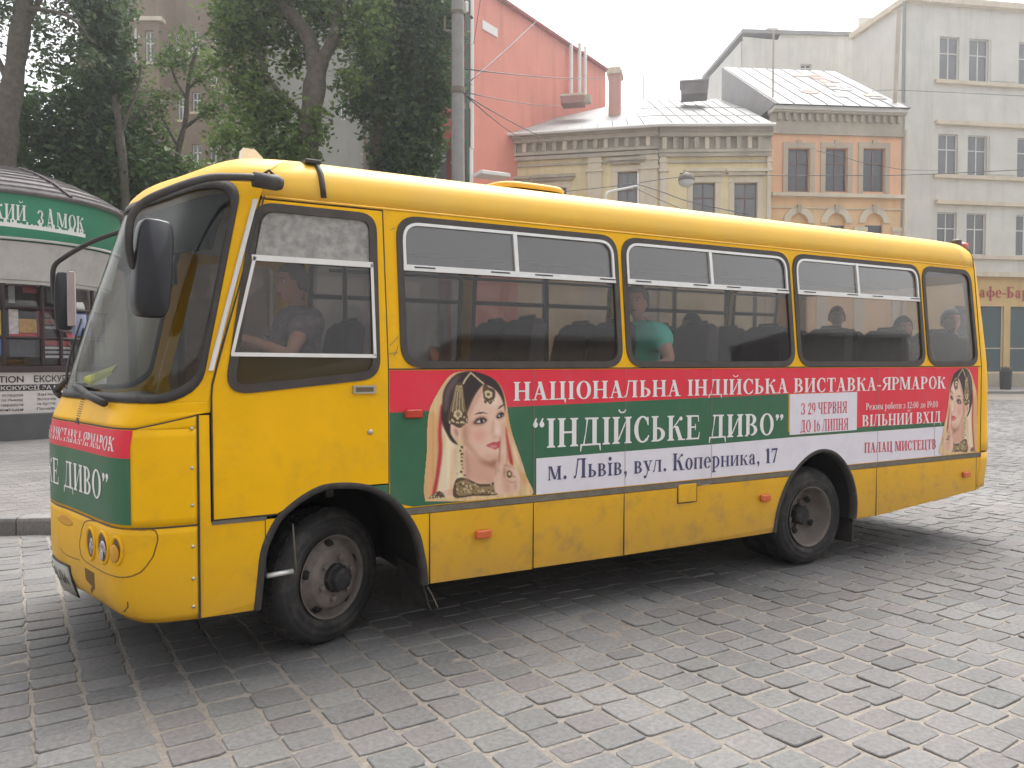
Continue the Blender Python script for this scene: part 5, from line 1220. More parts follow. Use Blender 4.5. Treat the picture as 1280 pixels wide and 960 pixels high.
# sign letters in red on the fascia
sz = FA.az(1240, 372)[1]; sh = FA.az(1240, 361)[1] - sz; sa0 = FA.az(1211, 370)[0]
M_sign = mat('red_sign_letters', (.42, .05, .06, 1), .5)

text_mesh('cafe_sign', 'Кафе-Бар', lambda a, b, k: FA.P(sa0 + a * 4.1, sz + b * sh * 1.25, -.04 - k * 10), M_sign, wb)
# grey flank seen above the orange house
# --- orange house
FO = Fac(962, 41.5, -24.1)
oh = empty('town_house', FO.P(4, 0), 'narrow orange town house with three tall windows and arched ones below', 'house')
AO = FO.az(1126, 240)[0]; zr = FO.az(1040, 139)[1]; zc_ = FO.az(1040, 168)[1]
wins = [win_px(FO, u, 185.5, u + 26, 240) for u in (985, 1032, 1079)]
arcs = []
for u in (979, 1026, 1073):
    a0, zt = FO.az(u + 8, 270); a1, _ = FO.az(u + 30, 270); zt = FO.az(u, 267)[1]; am = (a0 + a1) / 2; r_ = (a1 - a0) / 2; zb = zt - r_ - 2.1
    arcs.append([(am - r_, zb), (am + r_, zb)] + [(am + r_ * math.cos(t), zt - r_ + r_ * math.sin(t)) for t in lin(0, math.pi, 11)])
FO.wall('facade', [(0, FO.az(1040, 243)[1]), (AO, FO.az(1040, 243)[1]), (AO, zc_), (0, zc_)], [quadh(w_) for w_ in wins], M_orp, oh)
FO.wall('lower_facade', [(0, 0), (AO, 0), (AO, FO.az(1040, 247)[1]), (0, FO.az(1040, 247)[1])], arcs, M_orl, oh)
for w_ in wins:
    FO.window(*w_, M_wfb, M_wg, oh, curtain=M_curt, cross=.66)
    mb = MB(); FO.box(mb, w_[0] - .28, w_[0] - .02, w_[2] - .1, w_[3] + .02, -.07, .05); FO.box(mb, w_[1] + .02, w_[1] + .28, w_[2] - .1, w_[3] + .02, -.07, .05); FO.box(mb, w_[0] - .28, w_[1] + .28, w_[3] + .025, w_[3] + .3, -.075, .05); mb.build('window_surround', M_winst, oh)
    mb = MB(); am = (w_[0] + w_[1]) / 2; FO.box(mb, am - .12, am + .12, w_[3] + .22, w_[3] + .42, -.12, 0); mb.build('keystone', M_winst, oh)
for L in arcs:
    am = (L[0][0] + L[1][0]) / 2; r_ = (L[1][0] - L[0][0]) / 2; zt = max(p[1] for p in L)
    mb = MB(); rr = [[FO.P(am + q * math.cos(t), zt - r_ + q * math.sin(t), d) for t in lin(0, math.pi, 17)] for q, d in ((r_ + .02, .0), (r_ + .02, -.10), (r_ + .36, -.10), (r_ + .36, .0))]
    mb.grid(rr); mb.build('arch_moulding', M_trimst, oh)
    mb = MB(); FO.box(mb, am - .1, am + .1, zt + .05, zt + .45, -.16, 0); mb.build('keystone', M_winst, oh)
    mb = MB(); FO.box(mb, am - r_, am + r_, L[0][1], zt - r_ - .1, .13, .2); g_ = mb.build('window', M_wg, oh)
    mb = MB(); mb.add([FO.P(a, z, .14) for a, z in L[1:]], [tuple(range(len(L) - 1))]); mb.build('arch_panel', M_orl, oh)
for k in range(4):
    a = [0.05, arcs[0][1][0] + .45, arcs[1][1][0] + .45, arcs[2][1][0] + .5][k]; zt = max(p[1] for p in arcs[0]) - .75
    mb = MB(); FO.box(mb, a, a + .75, zt - .1, zt + .12, -.12, 0); FO.box(mb, a + .08, a + .67, 0, zt - .1, -.07, 0); mb.build('pilaster', M_trimst, oh)
for (va, vb, dd, m_) in ((243, 247.5, -.35, M_trimst), (260, 261.5, -.1, M_trimst), (165, 169.5, -.15, M_grime), (137, 141.5, -.5, mat('pale_gutter', srgb(222, 220, 216), .5)), (141.5, 144, -.38, M_grime)):
    z1, z0 = FO.az(1040, va)[1], FO.az(1040, vb)[1]; mb = MB(); FO.box(mb, -.05, AO + .05, z0, z1, dd, .05 if va > 200 else .4); mb.build('cornice', m_, oh)
mb = MB(); FO.box(mb, 0, AO, FO.az(1040, 165)[1], FO.az(1040, 144)[1], -.05, .3); mb.build('frieze', M_grime, oh)
for k in range(17):
    a = .25 + k * (AO - .6) / 16; z1, z0 = FO.az(1040, 144.2)[1], FO.az(1040, 153)[1]; mb = MB(); FO.box(mb, a, a + .16, z0, z1, -.25, -.05); mb.build('cornice_bracket', M_grime, oh)
body(FO, oh, 0, AO, zr - .6, 9, M_orl)
rt_ = FO.az(1040, 137)[1]; zb_ = rt_ + 4.6
mb = MB(); mb.add([FO.P(-.1, rt_, -.7), FO.P(AO + .1, rt_, -.7), FO.P(AO + .1, zb_, 7), FO.P(-.1, zb_, 7), FO.P(-.1, rt_ - .3, 7), FO.P(AO + .1, rt_ - .3, 7)], [(0, 1, 2, 3), (3, 2, 5, 4), (0, 3, 4), (1, 5, 2)]); rf_ = mb.build('roof', M_roofm, oh)
for k in range(14):
    u = RS.uniform(0, .85); v = RS.uniform(.05, .85); wv, hv = RS.uniform(.05, .16), RS.uniform(.05, .12); mb = MB()
    f_ = lambda a, b: FO.P(lerp(0, AO, a), lerp(rt_, zb_, b) + .025, lerp(-.7, 7, b))
    mb.prism([f_(u, v), f_(u + wv, v + .01), f_(u + wv * .9, v + hv), f_(u + .01, v + hv * .9)], (0, 0, .02)); mb.build('roof_patch', [M_patch, M_roofm, M_grime, mat('rust_patch', srgb(190, 140, 124), .7)][k % 4] if k % 5 else MATS['rust_patch'] if 'rust_patch' in MATS else M_patch, rf_)
for k in range(9):
    f_ = lambda a, b: FO.P(lerp(0, AO, a), lerp(rt_, zb_, b) + .03, lerp(-.7, 7, b)); MB().tube([f_(k / 8, 0), f_(k / 8, 1)], .025, 4).build('roof_seam', M_roofm, rf_)
MB().tube([FO.P(AO + .12, .1, -.2), FO.P(AO + .12, zr - .9, -.2)], .08, 8).build('downpipe', M_trimst, oh)

# --- hazy house rising behind the orange one
FH = Fac(925, 56, -26)
hh = empty('house', FH.P(5, 0), 'pale rear house whose blank wall rises behind the orange town house', 'house')
ws2 = [win_px(FH, 1001, 80, 1014, 93)]
aH = FH.az(1074, 60)[0]; z1 = FH.az(1000, 44)[1]; z2 = FH.az(1090, 22)[1]; aH2 = FH.az(1130, 60)[0]; aS = FH.az(1072, 60)[0]
FH.wall('facade', [(0, 0), (aH2, 0), (aH2, z2), (aS, z2), (aS, z1), (FH.az(975, 44)[0], z1), (FH.az(972, 50)[0], FH.az(972, 50)[1]), (0, FH.az(940, 46)[1])], [quadh(ws2[0])], M_cream, hh)
FH.window(*ws2[0], M_wfw, M_wg, hh)
mb = MB(); FH.box(mb, 0, aH2, 0, z1 - .4, .3, 9); mb.build('side_wall', M_cream, hh)
FH.box(mb2 := MB(), -.1, aS, z1, z1 + .25, -.2, 9); mb2.build('roof_edge', M_roofm, hh)
a = FH.az(975, 35); mb = MB(); FH.box(mb, a[0] - .5, a[0] + .3, z1, z1 + .9, 1, 2); mb.build('chimney', M_cream, hh)
a = FO.az(971.5, 100); MB().tube([FO.P(a[0], rt_, .5), FO.P(a[0], FO.az(971.5, 33)[1], .5)], .05, 6).build('roof_mast', M_grime, oh)
MB().tube([FO.P(AO - .3, rt_, .2), FO.P(AO - .1, FO.az(1120, 10)[1], .2)], .11, 8).build('flue_pipe', M_grime, oh)

# --- yellow corner building: two facades meeting at a corner strip
FR = Fac(822, 40, -31.5); FLp = FR.o
FL = Fac(590, 40, -41.5)
# make the left facade end exactly at the corner
tmp = FL.d; FL.o = FLp - tmp * ((FLp - at(590, 452, 40)).dot(tmp)); FL.o.z = 0
AL = (FLp - FL.o).dot(FL.d); AR = FR.az(963, 200)[0]
yb = empty('corner_building', FR.P(0, 0, 2), 'low yellow corner building with a grey metal roof and sooty cornice', 'building')
def yfac(F_, A_, wins, uref, pil, ve):
    zc1 = F_.az(uref, ve[0])[1]; zf1 = F_.az(uref, ve[1])[1]; za = F_.az(uref, ve[2])[1]; zb = F_.az(uref, ve[3])[1]
    F_.wall('facade', [(0, 0), (A_, 0), (A_, za), (0, za)], [quadh(w_) for w_ in wins], M_yelp, yb)
    for w_ in wins:
        F_.window(*w_, M_wfb, M_wgl, yb, cross=.7, curtain=M_curt)
        mb = MB(); F_.box(mb, w_[0] - .26, w_[0] - .01, w_[2], w_[3], -.06, .05); F_.box(mb, w_[1] + .01, w_[1] + .26, w_[2], w_[3], -.06, .05); F_.box(mb, w_[0] - .27, w_[1] + .27, w_[3] + .01, w_[3] + .26, -.065, .05); mb.build('window_surround', M_trimst, yb)
        mb = MB(); F_.box(mb, w_[0] - .45, w_[1] + .45, w_[3] + .5, w_[3] + .64, -.34, 0); F_.box(mb, w_[0] - .35, w_[1] + .35, w_[3] + .36, w_[3] + .495, -.2, 0); mb.build('lintel_cornice', M_grime if F_ is FL else M_trimst, yb)
    for nm, zz0, zz1, d0 in (('cornice', zc1 - .22, zc1, -.55), ('cornice', zc1 - .42, zc1 - .225, -.42), ('frieze', za, zc1 - .425, -.04), ('moulding', zf1 - .15, zf1, -.3), ('moulding', za - .02, za + .16, -.22), ('moulding', zb, zb + .10, -.12)):
        mb = MB(); F_.box(mb, -.02 if F_ is FR else 0, A_, zz0, zz1, d0, .3); mb.build(nm, M_grime, yb)
    n = int(A_ / .52)
    for k in range(n):
        a = .15 + k * .52; mb = MB(); F_.box(mb, a, a + .20, zf1 + .02, zc1 - .43, -.28, -.04); mb.build('cornice_bracket', M_grime if k % 4 else M_trimst, yb)
    for (a0, a1) in pil:
        mb = MB(); F_.box(mb, a0, a1, 0, za - .03, -.16, 0); F_.box(mb, a0 - .08, a1 + .08, za - .75, za - .62, -.24, 0); F_.box(mb, a0 - .05, a1 + .05, za - .3, za - .2, -.22, 0); mb.build('pilaster', M_trimst, yb)
    return zc1
wl = [win_px(FR, 866, 228.5, 893.5, 290), win_px(FR, 918, 228.5, 946, 290)]
zR = yfac(FR, AR, wl, 880, [(.05, FR.az(833, 240)[0]), (FR.az(958, 240)[0], AR)], (162, 188, 196, 204))
a_ = lambda u, v: FL.az(u, v)
wl2 = [win_px(FL, 615, 239, 653, 300), win_px(FL, 676, 236, 708, 300), win_px(FL, 772, 215, 796, 290)]
zL = yfac(FL, AL, wl2, 700, [(FL.az(735, 240)[0], FL.az(752, 240)[0]), (AL - .9, AL - .05), (.05, .7)], (168, 190, 199, 207))
ba = FL.az(772, 240)
# roof
ze = zR; up_ = 4.4
r0, r1, r2 = FL.P(-.2, ze, -.8), FR.P(0, ze, -.9), FR.P(AR, ze, -.8)
b0_, b1_, b2_ = FL.P(1.5, ze + up_ * .62, 7), FR.P(0, ze + up_, 9.0), FR.P(AR, ze + up_, 9.0)
g0, g2 = FL.P(1.5, ze - .5, 7), FR.P(AR, ze - .5, 9)
rf_ = MB().add([r0, r1, r2, b0_, b1_, b2_, g0, FR.P(0, ze - .5, 9), g2], [(0, 1, 4, 3), (1, 2, 5, 4), (0, 3, 6), (2, 8, 5), (3, 4, 7, 6), (4, 5, 8, 7)]).build('roof', M_roofm, yb)
for k in range(1, 12):
    t = k / 12; MB().tube([r0.lerp(r1, t) + Vector((0, 0, .02)), b0_.lerp(b1_, t) + Vector((0, 0, .02))], .035, 4).build('roof_seam', M_patch, rf_)
    if k < 9: t = k / 9; MB().tube([r1.lerp(r2, t) + Vector((0, 0, .02)), b1_.lerp(b2_, t) + Vector((0, 0, .02))], .035, 4).build('roof_seam', M_patch, rf_)
for t in (.3, .6): MB().tube([r0.lerp(b0_, t) + Vector((0, 0, .02)), r1.lerp(b1_, t) + Vector((0, 0, .02)), r2.lerp(b2_, t) + Vector((0, 0, .02))], .025, 4).build('roof_seam', M_patch, rf_)
mb = MB(); FL.box(mb, 0, AL, 0, ze - .3, .4, 5.5); FR.box(mb, 0, AR, 0, ze - .3, .4, 8); mb.build('side_wall', M_yelp, yb)
MB().tube([r0 + Vector((0, 0, -.02)), r1 + Vector((0, 0, .0)), r2 + Vector((0, 0, .0))], .09, 6).build('gutter', mat('pale_gutter', srgb(222, 220, 216), .5), yb)
# chimneys, skylight box, pipes
def chim(u, v0, v1, w_, dep, m_, nm='chimney', Z=43):
    p = at(u, v0, Z); q = at(u, v1, Z); mb = MB(); F_ = FL; a = (p - F_.o).dot(F_.d); d_ = (p - F_.o).dot(F_.n); F_.box(mb, a - w_ / 2, a + w_ / 2, q.z, p.z, d_, d_ + dep); o = mb.build(nm, m_, rf_); return F_, a, d_, p.z, o
F_, a, d_, z_, o = chim(768, 92, 157, .62, 1.1, pl('pink_chimney', 205, 160, 146)); mb = MB(); F_.box(mb, a - .42, a + .42, z_, z_ + .16, d_ - .1, d_ + 1.2); F_.box(mb, a - .33, a + .33, z_ + .16, z_ + .36, d_, d_ + 1.1); mb.build('chimney_cap', M_trimst, o)
chim(715, 119, 128, 1.2, 1.0, pl('brick_stack', 168, 126, 116), Z=42.4); chim(715, 116.5, 119, 1.35, 1.1, M_trimst, 'chimney_cap', Z=42.4); chim(733, 118, 127, .45, .5, M_grime, 'vent_stack', Z=42.6)
chim(868, 101, 117, 1.45, 1.4, M_patch, 'roof_light', Z=44.5); chim(868, 99, 101, 1.6, 1.5, M_roofm, 'roof_light_cap', Z=44.4)
MB().tube([at(770.5, 95, 43.4), at(770.5, 70, 43.4)], .025, 5).build('antenna', M_grime, rf_); MB().tube([at(804, 125, 45), at(804, 94, 45)], .04, 5).build('antenna', M_grime, rf_)

# --- red building
FRd = Fac(590, 38.2, 0); dW = Vector((math.sin(YAW + R_(33.9)), math.cos(YAW + R_(33.9)), 0)); FRd.d = dW; FRd.n = Vector((-dW.y, dW.x, 0))
rb = empty('red_building', FRd.P(5, 0, 4), 'tall salmon red building showing its blank firewall above the low metal roof', 'building')
aE = FRd.az(757, 100)[0]; zt0 = FRd.az(622, 0)[1]; zt1 = FRd.az(755, 89)[1]
FRd.wall('firewall', [(0, 0), (aE, 0), (aE, zt1), (0, zt0 + .0)], [], M_red, rb)
mb = MB(); q = [FRd.P(0, zt0, -.25), FRd.P(aE, zt1, -.25), FRd.P(aE, zt1, .3), FRd.P(0, zt0, .3)]; mb.add(q + [p + Vector((0, 0, .14)) for p in q], [(0, 3, 2, 1), (4, 5, 6, 7), (0, 1, 5, 4), (1, 2, 6, 5), (2, 3, 7, 6), (3, 0, 4, 7)]); mb.build('wall_coping', M_redd, rb)
p0 = FRd.az(603, 26); mb = MB(); FRd.box(mb, FRd.az(602, 30)[0], FRd.az(621, 35)[0], FRd.az(612, 42)[1], FRd.az(612, 31)[1], -.06, 0); mb.build('white_plaque', M_wfw, rb)
for u0, v0, v1 in ((709, 62, 116), (719.5, 62, 116), (726.5, 66, 116)):
    a, z0_ = FRd.az(u0, v1); a, z1_ = FRd.az(u0, v0); MB().tube([FRd.P(a, z0_ - .5, -.25), FRd.P(a, z1_ + .3, -.25)], .11, 8).build('flue_pipe', M_wfw, rb)
FRf = Fac(590, 38.2, 0); FRf.o = FRd.o.copy(); FRf.d = Vector((dW.y, -dW.x, 0)); FRf.n = dW.copy()   # street front, running left and away when a is negative
wr_ = []
wcol = [(-2.6, -1.5), (-4.9, -3.8), (-7.2, -6.1), (-9.5, -8.4)]
for zz in (2.2, 6.2, 10.2, 14.2, 18):
    for a0, a1 in wcol: wr_.append((a0, a1, zz, zz + 2.3))
FRf.wall('street_front', [(-14, 0), (0, 0), (0, 22), (-14, 22)], [quadh(w_) for w_ in wr_], M_redd, rb)
for w_ in wr_: FRf.window(*w_, M_wfw, M_wg, rb)
for zz in (5.5, 9.6, 13.6): mb = MB(); FRf.box(mb, -14, 0, zz, zz + .25, -.2, 0); mb.build('string_course', M_red, rb)
mb = MB(); zz = at(550, 190, 40).z; FRf.box(mb, -3.6, -.5, zz - .2, zz, -1.0, 0); FRf.box(mb, -3.6, -.5, zz, zz + .9, -1.0, -.9); FRf.box(mb, -3.6, -3.5, zz, zz + .9, -.9, 0); FRf.box(mb, -.6, -.5, zz, zz + .9, -.9, 0); mb.build('balcony', M_redd, rb)
mb = MB(); q = [FRd.P(.02, 0, .3), FRd.P(aE - .05, 0, .3), FRd.P(aE - .05, 0, 13), FRd.P(.3, 0, 13)]; zz = [zt0 - .1, zt1 - .1, zt1 - .1, zt0 - .1]; mb.add(q + [Vector((p.x, p.y, z)) for p, z in zip(q, zz)], [(0, 3, 2, 1), (4, 5, 6, 7), (0, 1, 5, 4), (1, 2, 6, 5), (2, 3, 7, 6), (3, 0, 4, 7)]); mb.build('roof', M_roofm, rb)
M_gp = mat('green_pipe', srgb(58, 92, 70), .6)
dp = empty('drainpipe', FRd.P(-.2, 0, -.5), 'white and green drainpipe running up the corner of the red building', 'pipe')
MB().tube([at(588.5, 440, 37.5), at(588.5, 185, 37.5)], .12, 8).build('pipe', M_wfw, dp); MB().tube([at(584.5, 400, 37.4), at(584.5, -20, 37.4)], .085, 8).build('pipe', M_gp, dp); MB().tube([at(590.3, 185.5, 37.4), at(590.3, -20, 37.4)], .085, 8).build('pipe', M_wfw, dp)
# the awning at the foot of it
p = at(590, 219, 37); MB().rbox((p.x, p.y - 1, p.z - .12), (p.x + 1.5, p.y, p.z + .06), .04).build('canopy', M_wfw, dp)

# --- grey brown building on the left with a bay
FB = Fac(80, 44, -29)
bb = empty('tenement_building', FB.P(6, 0), 'old grey brown tenement with a bay window half hidden by trees', 'building')
AB = FB.az(330, 100)[0]
wpx = [(131, 75, 137, 97), (181, 38, 192, 78), (218, 42, 225, 62), (238, 38, 249, 66), (267, 25, 274, 55), (266, 94, 273, 107), (290, 90, 301, 120), (222, 122, 233, 150), (240, 115, 251, 140), (240, 180, 252, 207), (262, 175, 276, 203)]
holes = [win_px(FB, *q) for q in wpx]
aL = FB.az(98, 60)[0]; zt = FB.az(200, -60)[1]
FB.wall('facade', [(aL, 0), (AB, 0), (AB, zt), (aL, zt)], [quadh(w_) for i, w_ in enumerate(holes) if i != 1], M_brown, bb)
for i, w_ in enumerate(holes):
    if i != 1: FB.window(*w_, M_wfw, M_wgl if i % 2 else M_wg, bb, sill=M_trimst)
FBb = Fac(80, 44, -29); FBb.o = FB.o - FB.n * 1.0; b0a, b1a = FBb.az(172, 60)[0] - .6, FBb.az(199, 60)[0] + .2; zb0, zb1 = FB.az(180, 120)[1], FB.az(180, -60)[1]
FBb.wall('bay_front', [(b0a + .6, zb0), (b1a - .2, zb0), (b1a - .2, zb1), (b0a + .6, zb1)], [quadh(win_px(FBb, 181, 38, 192.5, 78))], M_brown, bb)
FBb.window(*win_px(FBb, 181, 38, 192.5, 78), M_wfw, M_wgl, bb, sill=M_trimst)
q0, q1 = FB.P(b0a, 0), FBb.P(b0a + .6, 0)
mb = MB(); mb.add([FB.P(b0a, zb0), FBb.P(b0a + .6, zb0), FBb.P(b0a + .6, zb1), FB.P(b0a, zb1), FBb.P(b1a - .2, zb0), FB.P(b1a + .3, zb0), FB.P(b1a + .3, zb1), FBb.P(b1a - .2, zb1)], [(0, 1, 2, 3), (4, 5, 6, 7), (0, 1, 4, 5), (3, 2, 7, 6)]); mb.build('bay_side', M_brown, bb)
mb = MB(); mb.add([FB.P(b0a + .15, FB.az(160, 82)[1], -.3), FBb.P(b0a + .42, FB.az(160, 82)[1], .24), FBb.P(b0a + .42, FB.az(160, 42)[1], .24), FB.P(b0a + .15, FB.az(160, 42)[1], -.3)], [(0, 1, 2, 3)]); w_ = mb.build('bay_side_window', M_wfw, bb); solid(w_, .05)
for v in (36, -4): mb = MB(); z = FB.az(180, v)[1]; FBb.box(mb, b0a + .4, b1a, z, z + .2, -.15, .9); mb.build('bay_cornice', M_trimst, bb)
mb = MB(); FB.box(mb, aL, AB, 0, zt, .4, 10); mb.build('side_wall', M_brown, bb)
# --- blank grey wall between the trees
FG = Fac(338, 38, -30)
gw = empty('grey_house', FG.P(2, 0), 'blank grey rendered house end between the two ivy clad trees', 'house')
mb = MB(); aG = FG.az(545, 100)[0]; zG = FG.az(440, -40)[1]; FG.wall('wall', [(0, 0), (aG, 0), (aG, zG), (0, zG)], [quadh(win_px(FG, 425, 120, 434, 150))], M_greyw, gw); FG.window(*win_px(FG, 425, 120, 434, 150), M_wfw, M_wg, gw)
FG.box(mb, 0, aG, 0, zG, .4, 8); mb.build('side_wall', M_greyw, gw)
mb = MB(); FG.box(mb, FG.az(455, 100)[0], FG.az(459, 100)[0], 0, zG, -.25, 0); mb.build('downpipe', M_wfb, gw)
# ============================================================= KIOSK
def cyl_text(name, txt, cx, cy, R, a_mid, w_, z, h, m, parent, lift=.012, a_sign=-1):
    fn = lambda a, b, k: Vector((cx + (R + lift + k * 6) * math.cos(a_mid - a_sign * (a - .5) * w_ / R), cy + (R + lift + k * 6) * math.sin(a_mid - a_sign * (a - .5) * w_ / R), z + b * h))
    return text_mesh(name, txt, fn, m, parent)
kc = at(-6, 452, 16.6); kx, ky = kc.x, kc.y
M_kgreen = mat('kiosk_green', srgb(52, 138, 104), rough=.5, var=.06, vscale=2, dirt=((.05, .12, .09, 1), .3, 3)); M_kgrey = mat('kiosk_grey_panel', srgb(186, 184, 180), rough=.75, var=.08, vscale=2, dirt=((.2, .18, .16, 1), .4, 2.5))
M_kroof = mat('kiosk_shingle', srgb(112, 108, 108), rough=.8, var=.25, vscale=6); M_kdark = mat('kiosk_dark_frame', srgb(56, 40, 42), rough=.6, var=.2); M_kbase = mat('kiosk_base', srgb(88, 88, 90), rough=.7, var=.15); M_kboard = mat('kiosk_board_white', srgb(206, 200, 196), rough=.6, var=.06)
ki = empty('newspaper_kiosk', (kx, ky, .13), 'round newspaper kiosk with green fascia, grey roof and magazines in its window', 'kiosk')
face = math.atan2(CAM.y - ky, CAM.x - kx)           # direction towards the viewer
def kz(v, Z): return CAM.z + (452 - v) * Z / 1000
RB, RF = 2.10, 2.36
zf0, zf1 = kz(296, 14.4), kz(233, 14.3)
N = 48
def kl(prof, m, name, n=N, smooth=False): return MB().lathe(prof, (kx, ky, 0), (0, 0, 1), n).build(name, m, ki, smooth)
kl([(RB + .03, .13), (RB + .03, kz(521, 14.5)), (RB - .02, kz(520, 14.5))], M_kbase, 'base')
kl([(RB - .04, kz(521, 14.5)), (RB - .04, kz(466, 14.5)), (RB - .10, kz(465, 14.5))], M_kboard, 'lower_board')
kl([(RB - .02, kz(466, 14.5)), (RB + .04, kz(465, 14.5)), (RB + .04, kz(458, 14.5)), (RB - .35, kz(457, 14.5))], M_kdark, 'window_ledge')
kl([(RB - .36, kz(458, 14.5)), (RB - .36, kz(347, 14.5))], mat('kiosk_inside', srgb(48, 38, 38), .9), 'back_panel')
kl([(RB - .35, kz(352, 14.5)), (RB + .02, kz(351, 14.5)), (RB + .02, kz(347, 14.5)), (RB + .06, kz(346, 14.5)), (RF - .03, zf0 - .02), (RF - .10, zf0)], M_kgrey, 'soffit_panel')
kl([(RF - .02, zf0), (RF + .02, zf0 + .03), (RF, zf1)], M_kgreen, 'fascia', 96, True)
kl([(RF + .02, zf0 + .005), (RF + .035, zf0 + .03), (RF + .02, zf0 + .05)], M_kgrey, 'fascia_trim', 96, True)
zap = kz(207, 16)
rp_ = [(RF + .02, zf1 - .04), (RF + .12, zf1 - .02), (RF + .12, zf1 + .02), (RF * .84, zf1 + (zap - zf1) * .40), (RF * .62, zf1 + (zap - zf1) * .70), (RF * .38, zf1 + (zap - zf1) * .93), (RF * .16, zap), (.02, zap + .05)]
kr = kl(rp_, M_kroof, 'roof', 48, True)
for k in range(8):
    a = face + R_(-14 + 45 * k); MB().tube([(kx + r * math.cos(a), ky + r * math.sin(a), z + .02) for r, z in rp_[2:-1]], .035, 5).build('roof_seam', M_kdark, kr)
for j in range(10):                                  # shingle courses
    t = (j + .5) / 10; rr = lerp(RF + .10, RF * .2, t); zz = float(np.interp(-rr, [-p[0] for p in rp_[2:]], [p[1] for p in rp_[2:]])); MB().lathe([(rr + .02, zz - .01), (rr + .02, zz + .02), (rr - .02, zz + .025)], (kx, ky, 0), (0, 0, 1), 64).build('shingle_course', M_kroof, kr)
# fascia lettering
M_kw = mat('kiosk_letter_white', srgb(222, 226, 220), rough=.6)
ka = lambda u, v, R: math.atan2((at(u, v, 14.5).y - ky), (at(u, v, 14.5).x - kx))
def ang_of(u, R):                                    # angle on the drum of radius R seen at column u
    r = ray(u, 452); d = Vector((r.x, r.y)).normalized(); o = Vector((CAM.x - kx, CAM.y - ky)); b_ = o.dot(d); c_ = o.dot(o) - R * R; disc = b_ * b_ - c_
    t = -b_ - math.sqrt(max(0, disc)); p = o + d * t; return math.atan2(p.y, p.x)
def ktext(txt, u0, u1, R, z, h, m, name='fascia_lettering', lift=.012):
    a0, a1 = ang_of(u0, R), ang_of(u1, R)
    return text_mesh(name, txt, lambda a, b, k: Vector((kx + (R + lift + k * 8) * math.cos(lerp(a0, a1, a)), ky + (R + lift + k * 8) * math.sin(lerp(a0, a1, a)), z + b * h)), m, ki)
RL = RF + .005
ktext('КИЙ', -5, 36, RL, kz(272, 14.5), (19.5) * .0145, M_kw); ktext('З', 49.5, 57.8, RL, kz(276, 14.6), .27, M_kw); ktext('А', 59.8, 71.5, RL, kz(281, 14.6), .40, M_kw); ktext('МОК', 73.5, 107, RL, kz(277, 14.7), .275, M_kw)
ktext('ВИСО', -66, -10, RL, kz(271, 14.5), .28, M_kw)
mbk = MB(); rsk = random.Random(4)
def drum(a, z, R): return Vector((kx + R * math.cos(a), ky + R * math.sin(a), z))
a_l, a_r = ang_of(-60, RL), ang_of(108.5, RL); prev = None; n_ = 90
for k in range(n_):
    aa, ab = lerp(a_l, a_r, k / n_), lerp(a_l, a_r, (k + 1) / n_); zb = lerp(kz(280, 14.5), kz(287.5, 14.9), k / n_); hh_ = .07 + (rsk.random() ** 3) * .10
    if k == 54: hh_ = .20
    if k == 55: hh_ = .14
    mbk.add([drum(aa, zb, RL + .012), drum(ab, zb, RL + .012), drum(ab, zb + hh_, RL + .012), drum(aa, zb + hh_, RL + .012)], [(0, 1, 2, 3)])
mbk.build('skyline_print', M_kw, ki)
# window posts, glass and magazines
zw0, zw1 = kz(457, 14.5), kz(348, 14.5)
for u in (-40, 5, 55, 78, 118):
    a = ang_of(u, RB); MB().tube([drum(a, zw0, RB - .03), drum(a, zw1, RB - .03)], .035, 4).build('window_post', M_kdark, ki)
for v in (381, 421): kl([(RB - .05, kz(v, 14.5) - .025), (RB - .02, kz(v, 14.5)), (RB - .05, kz(v, 14.5) + .025)], M_kdark, 'window_rail', 64)
mg = [(srgb(222, 212, 206), 12, 24, 384, 416), (srgb(196, 150, 60), 25, 47, 396, 414), (srgb(200, 52, 60), 12, 47, 414, 419), (srgb(222, 200, 60), -14, 5, 386, 418), (srgb(56, 120, 190), -12, 6, 420, 444), (srgb(60, 110, 190), 93, 112, 384, 416), (srgb(90, 36, 42), 55, 66, 382, 392), (srgb(140, 40, 44), 30, 47, 350, 362),
      (srgb(60, 60, 66), 12, 45, 424, 446), (srgb(150, 148, 146), 12, 20, 352, 376), (srgb(176, 60, 62), 56, 88, 424, 430), (srgb(202, 198, 196), 56, 88, 432, 435), (srgb(170, 170, 172), 56, 88, 438, 441), (srgb(202, 198, 196), 56, 88, 444, 447), (srgb(120, 120, 118), 80, 92, 384, 412), (srgb(80, 96, 80), 60, 76, 352, 374), (srgb(206, 70, 90), 84, 96, 412, 420), (srgb(120, 30, 40), 48, 54, 384, 418), (srgb(90, 84, 90), 96, 118, 352, 376), (srgb(130, 60, 50), 57, 68, 395, 402), (srgb(160, 158, 150), 57, 70, 405, 408)]
for k, (c_, u0, u1, v0, v1) in enumerate(mg):
    m_ = mat('magazine_%d' % k, c_, rough=.5, var=.35, vscale=14); a0, a1 = ang_of(u0, RB - .2), ang_of(u1, RB - .2)
    rr = [[drum(lerp(a0, a1, t), kz(v, 14.6), RB - .2 + q) for t in (0, .5, 1)] for v, q in ((v1, 0), (v0, -.03))]
    o = MB().grid(rr).build('magazine', m_, ki); solid(o, .02)
MB().lathe([(RB - .06, zw0), (RB - .06, zw1), (RB - .066, zw1), (RB - .066, zw0)], (kx, ky, 0), (0, 0, 1), 48).build('glass', glass_mat('kiosk_glass', (.92, .92, .93, 1), base=.03), ki, True)
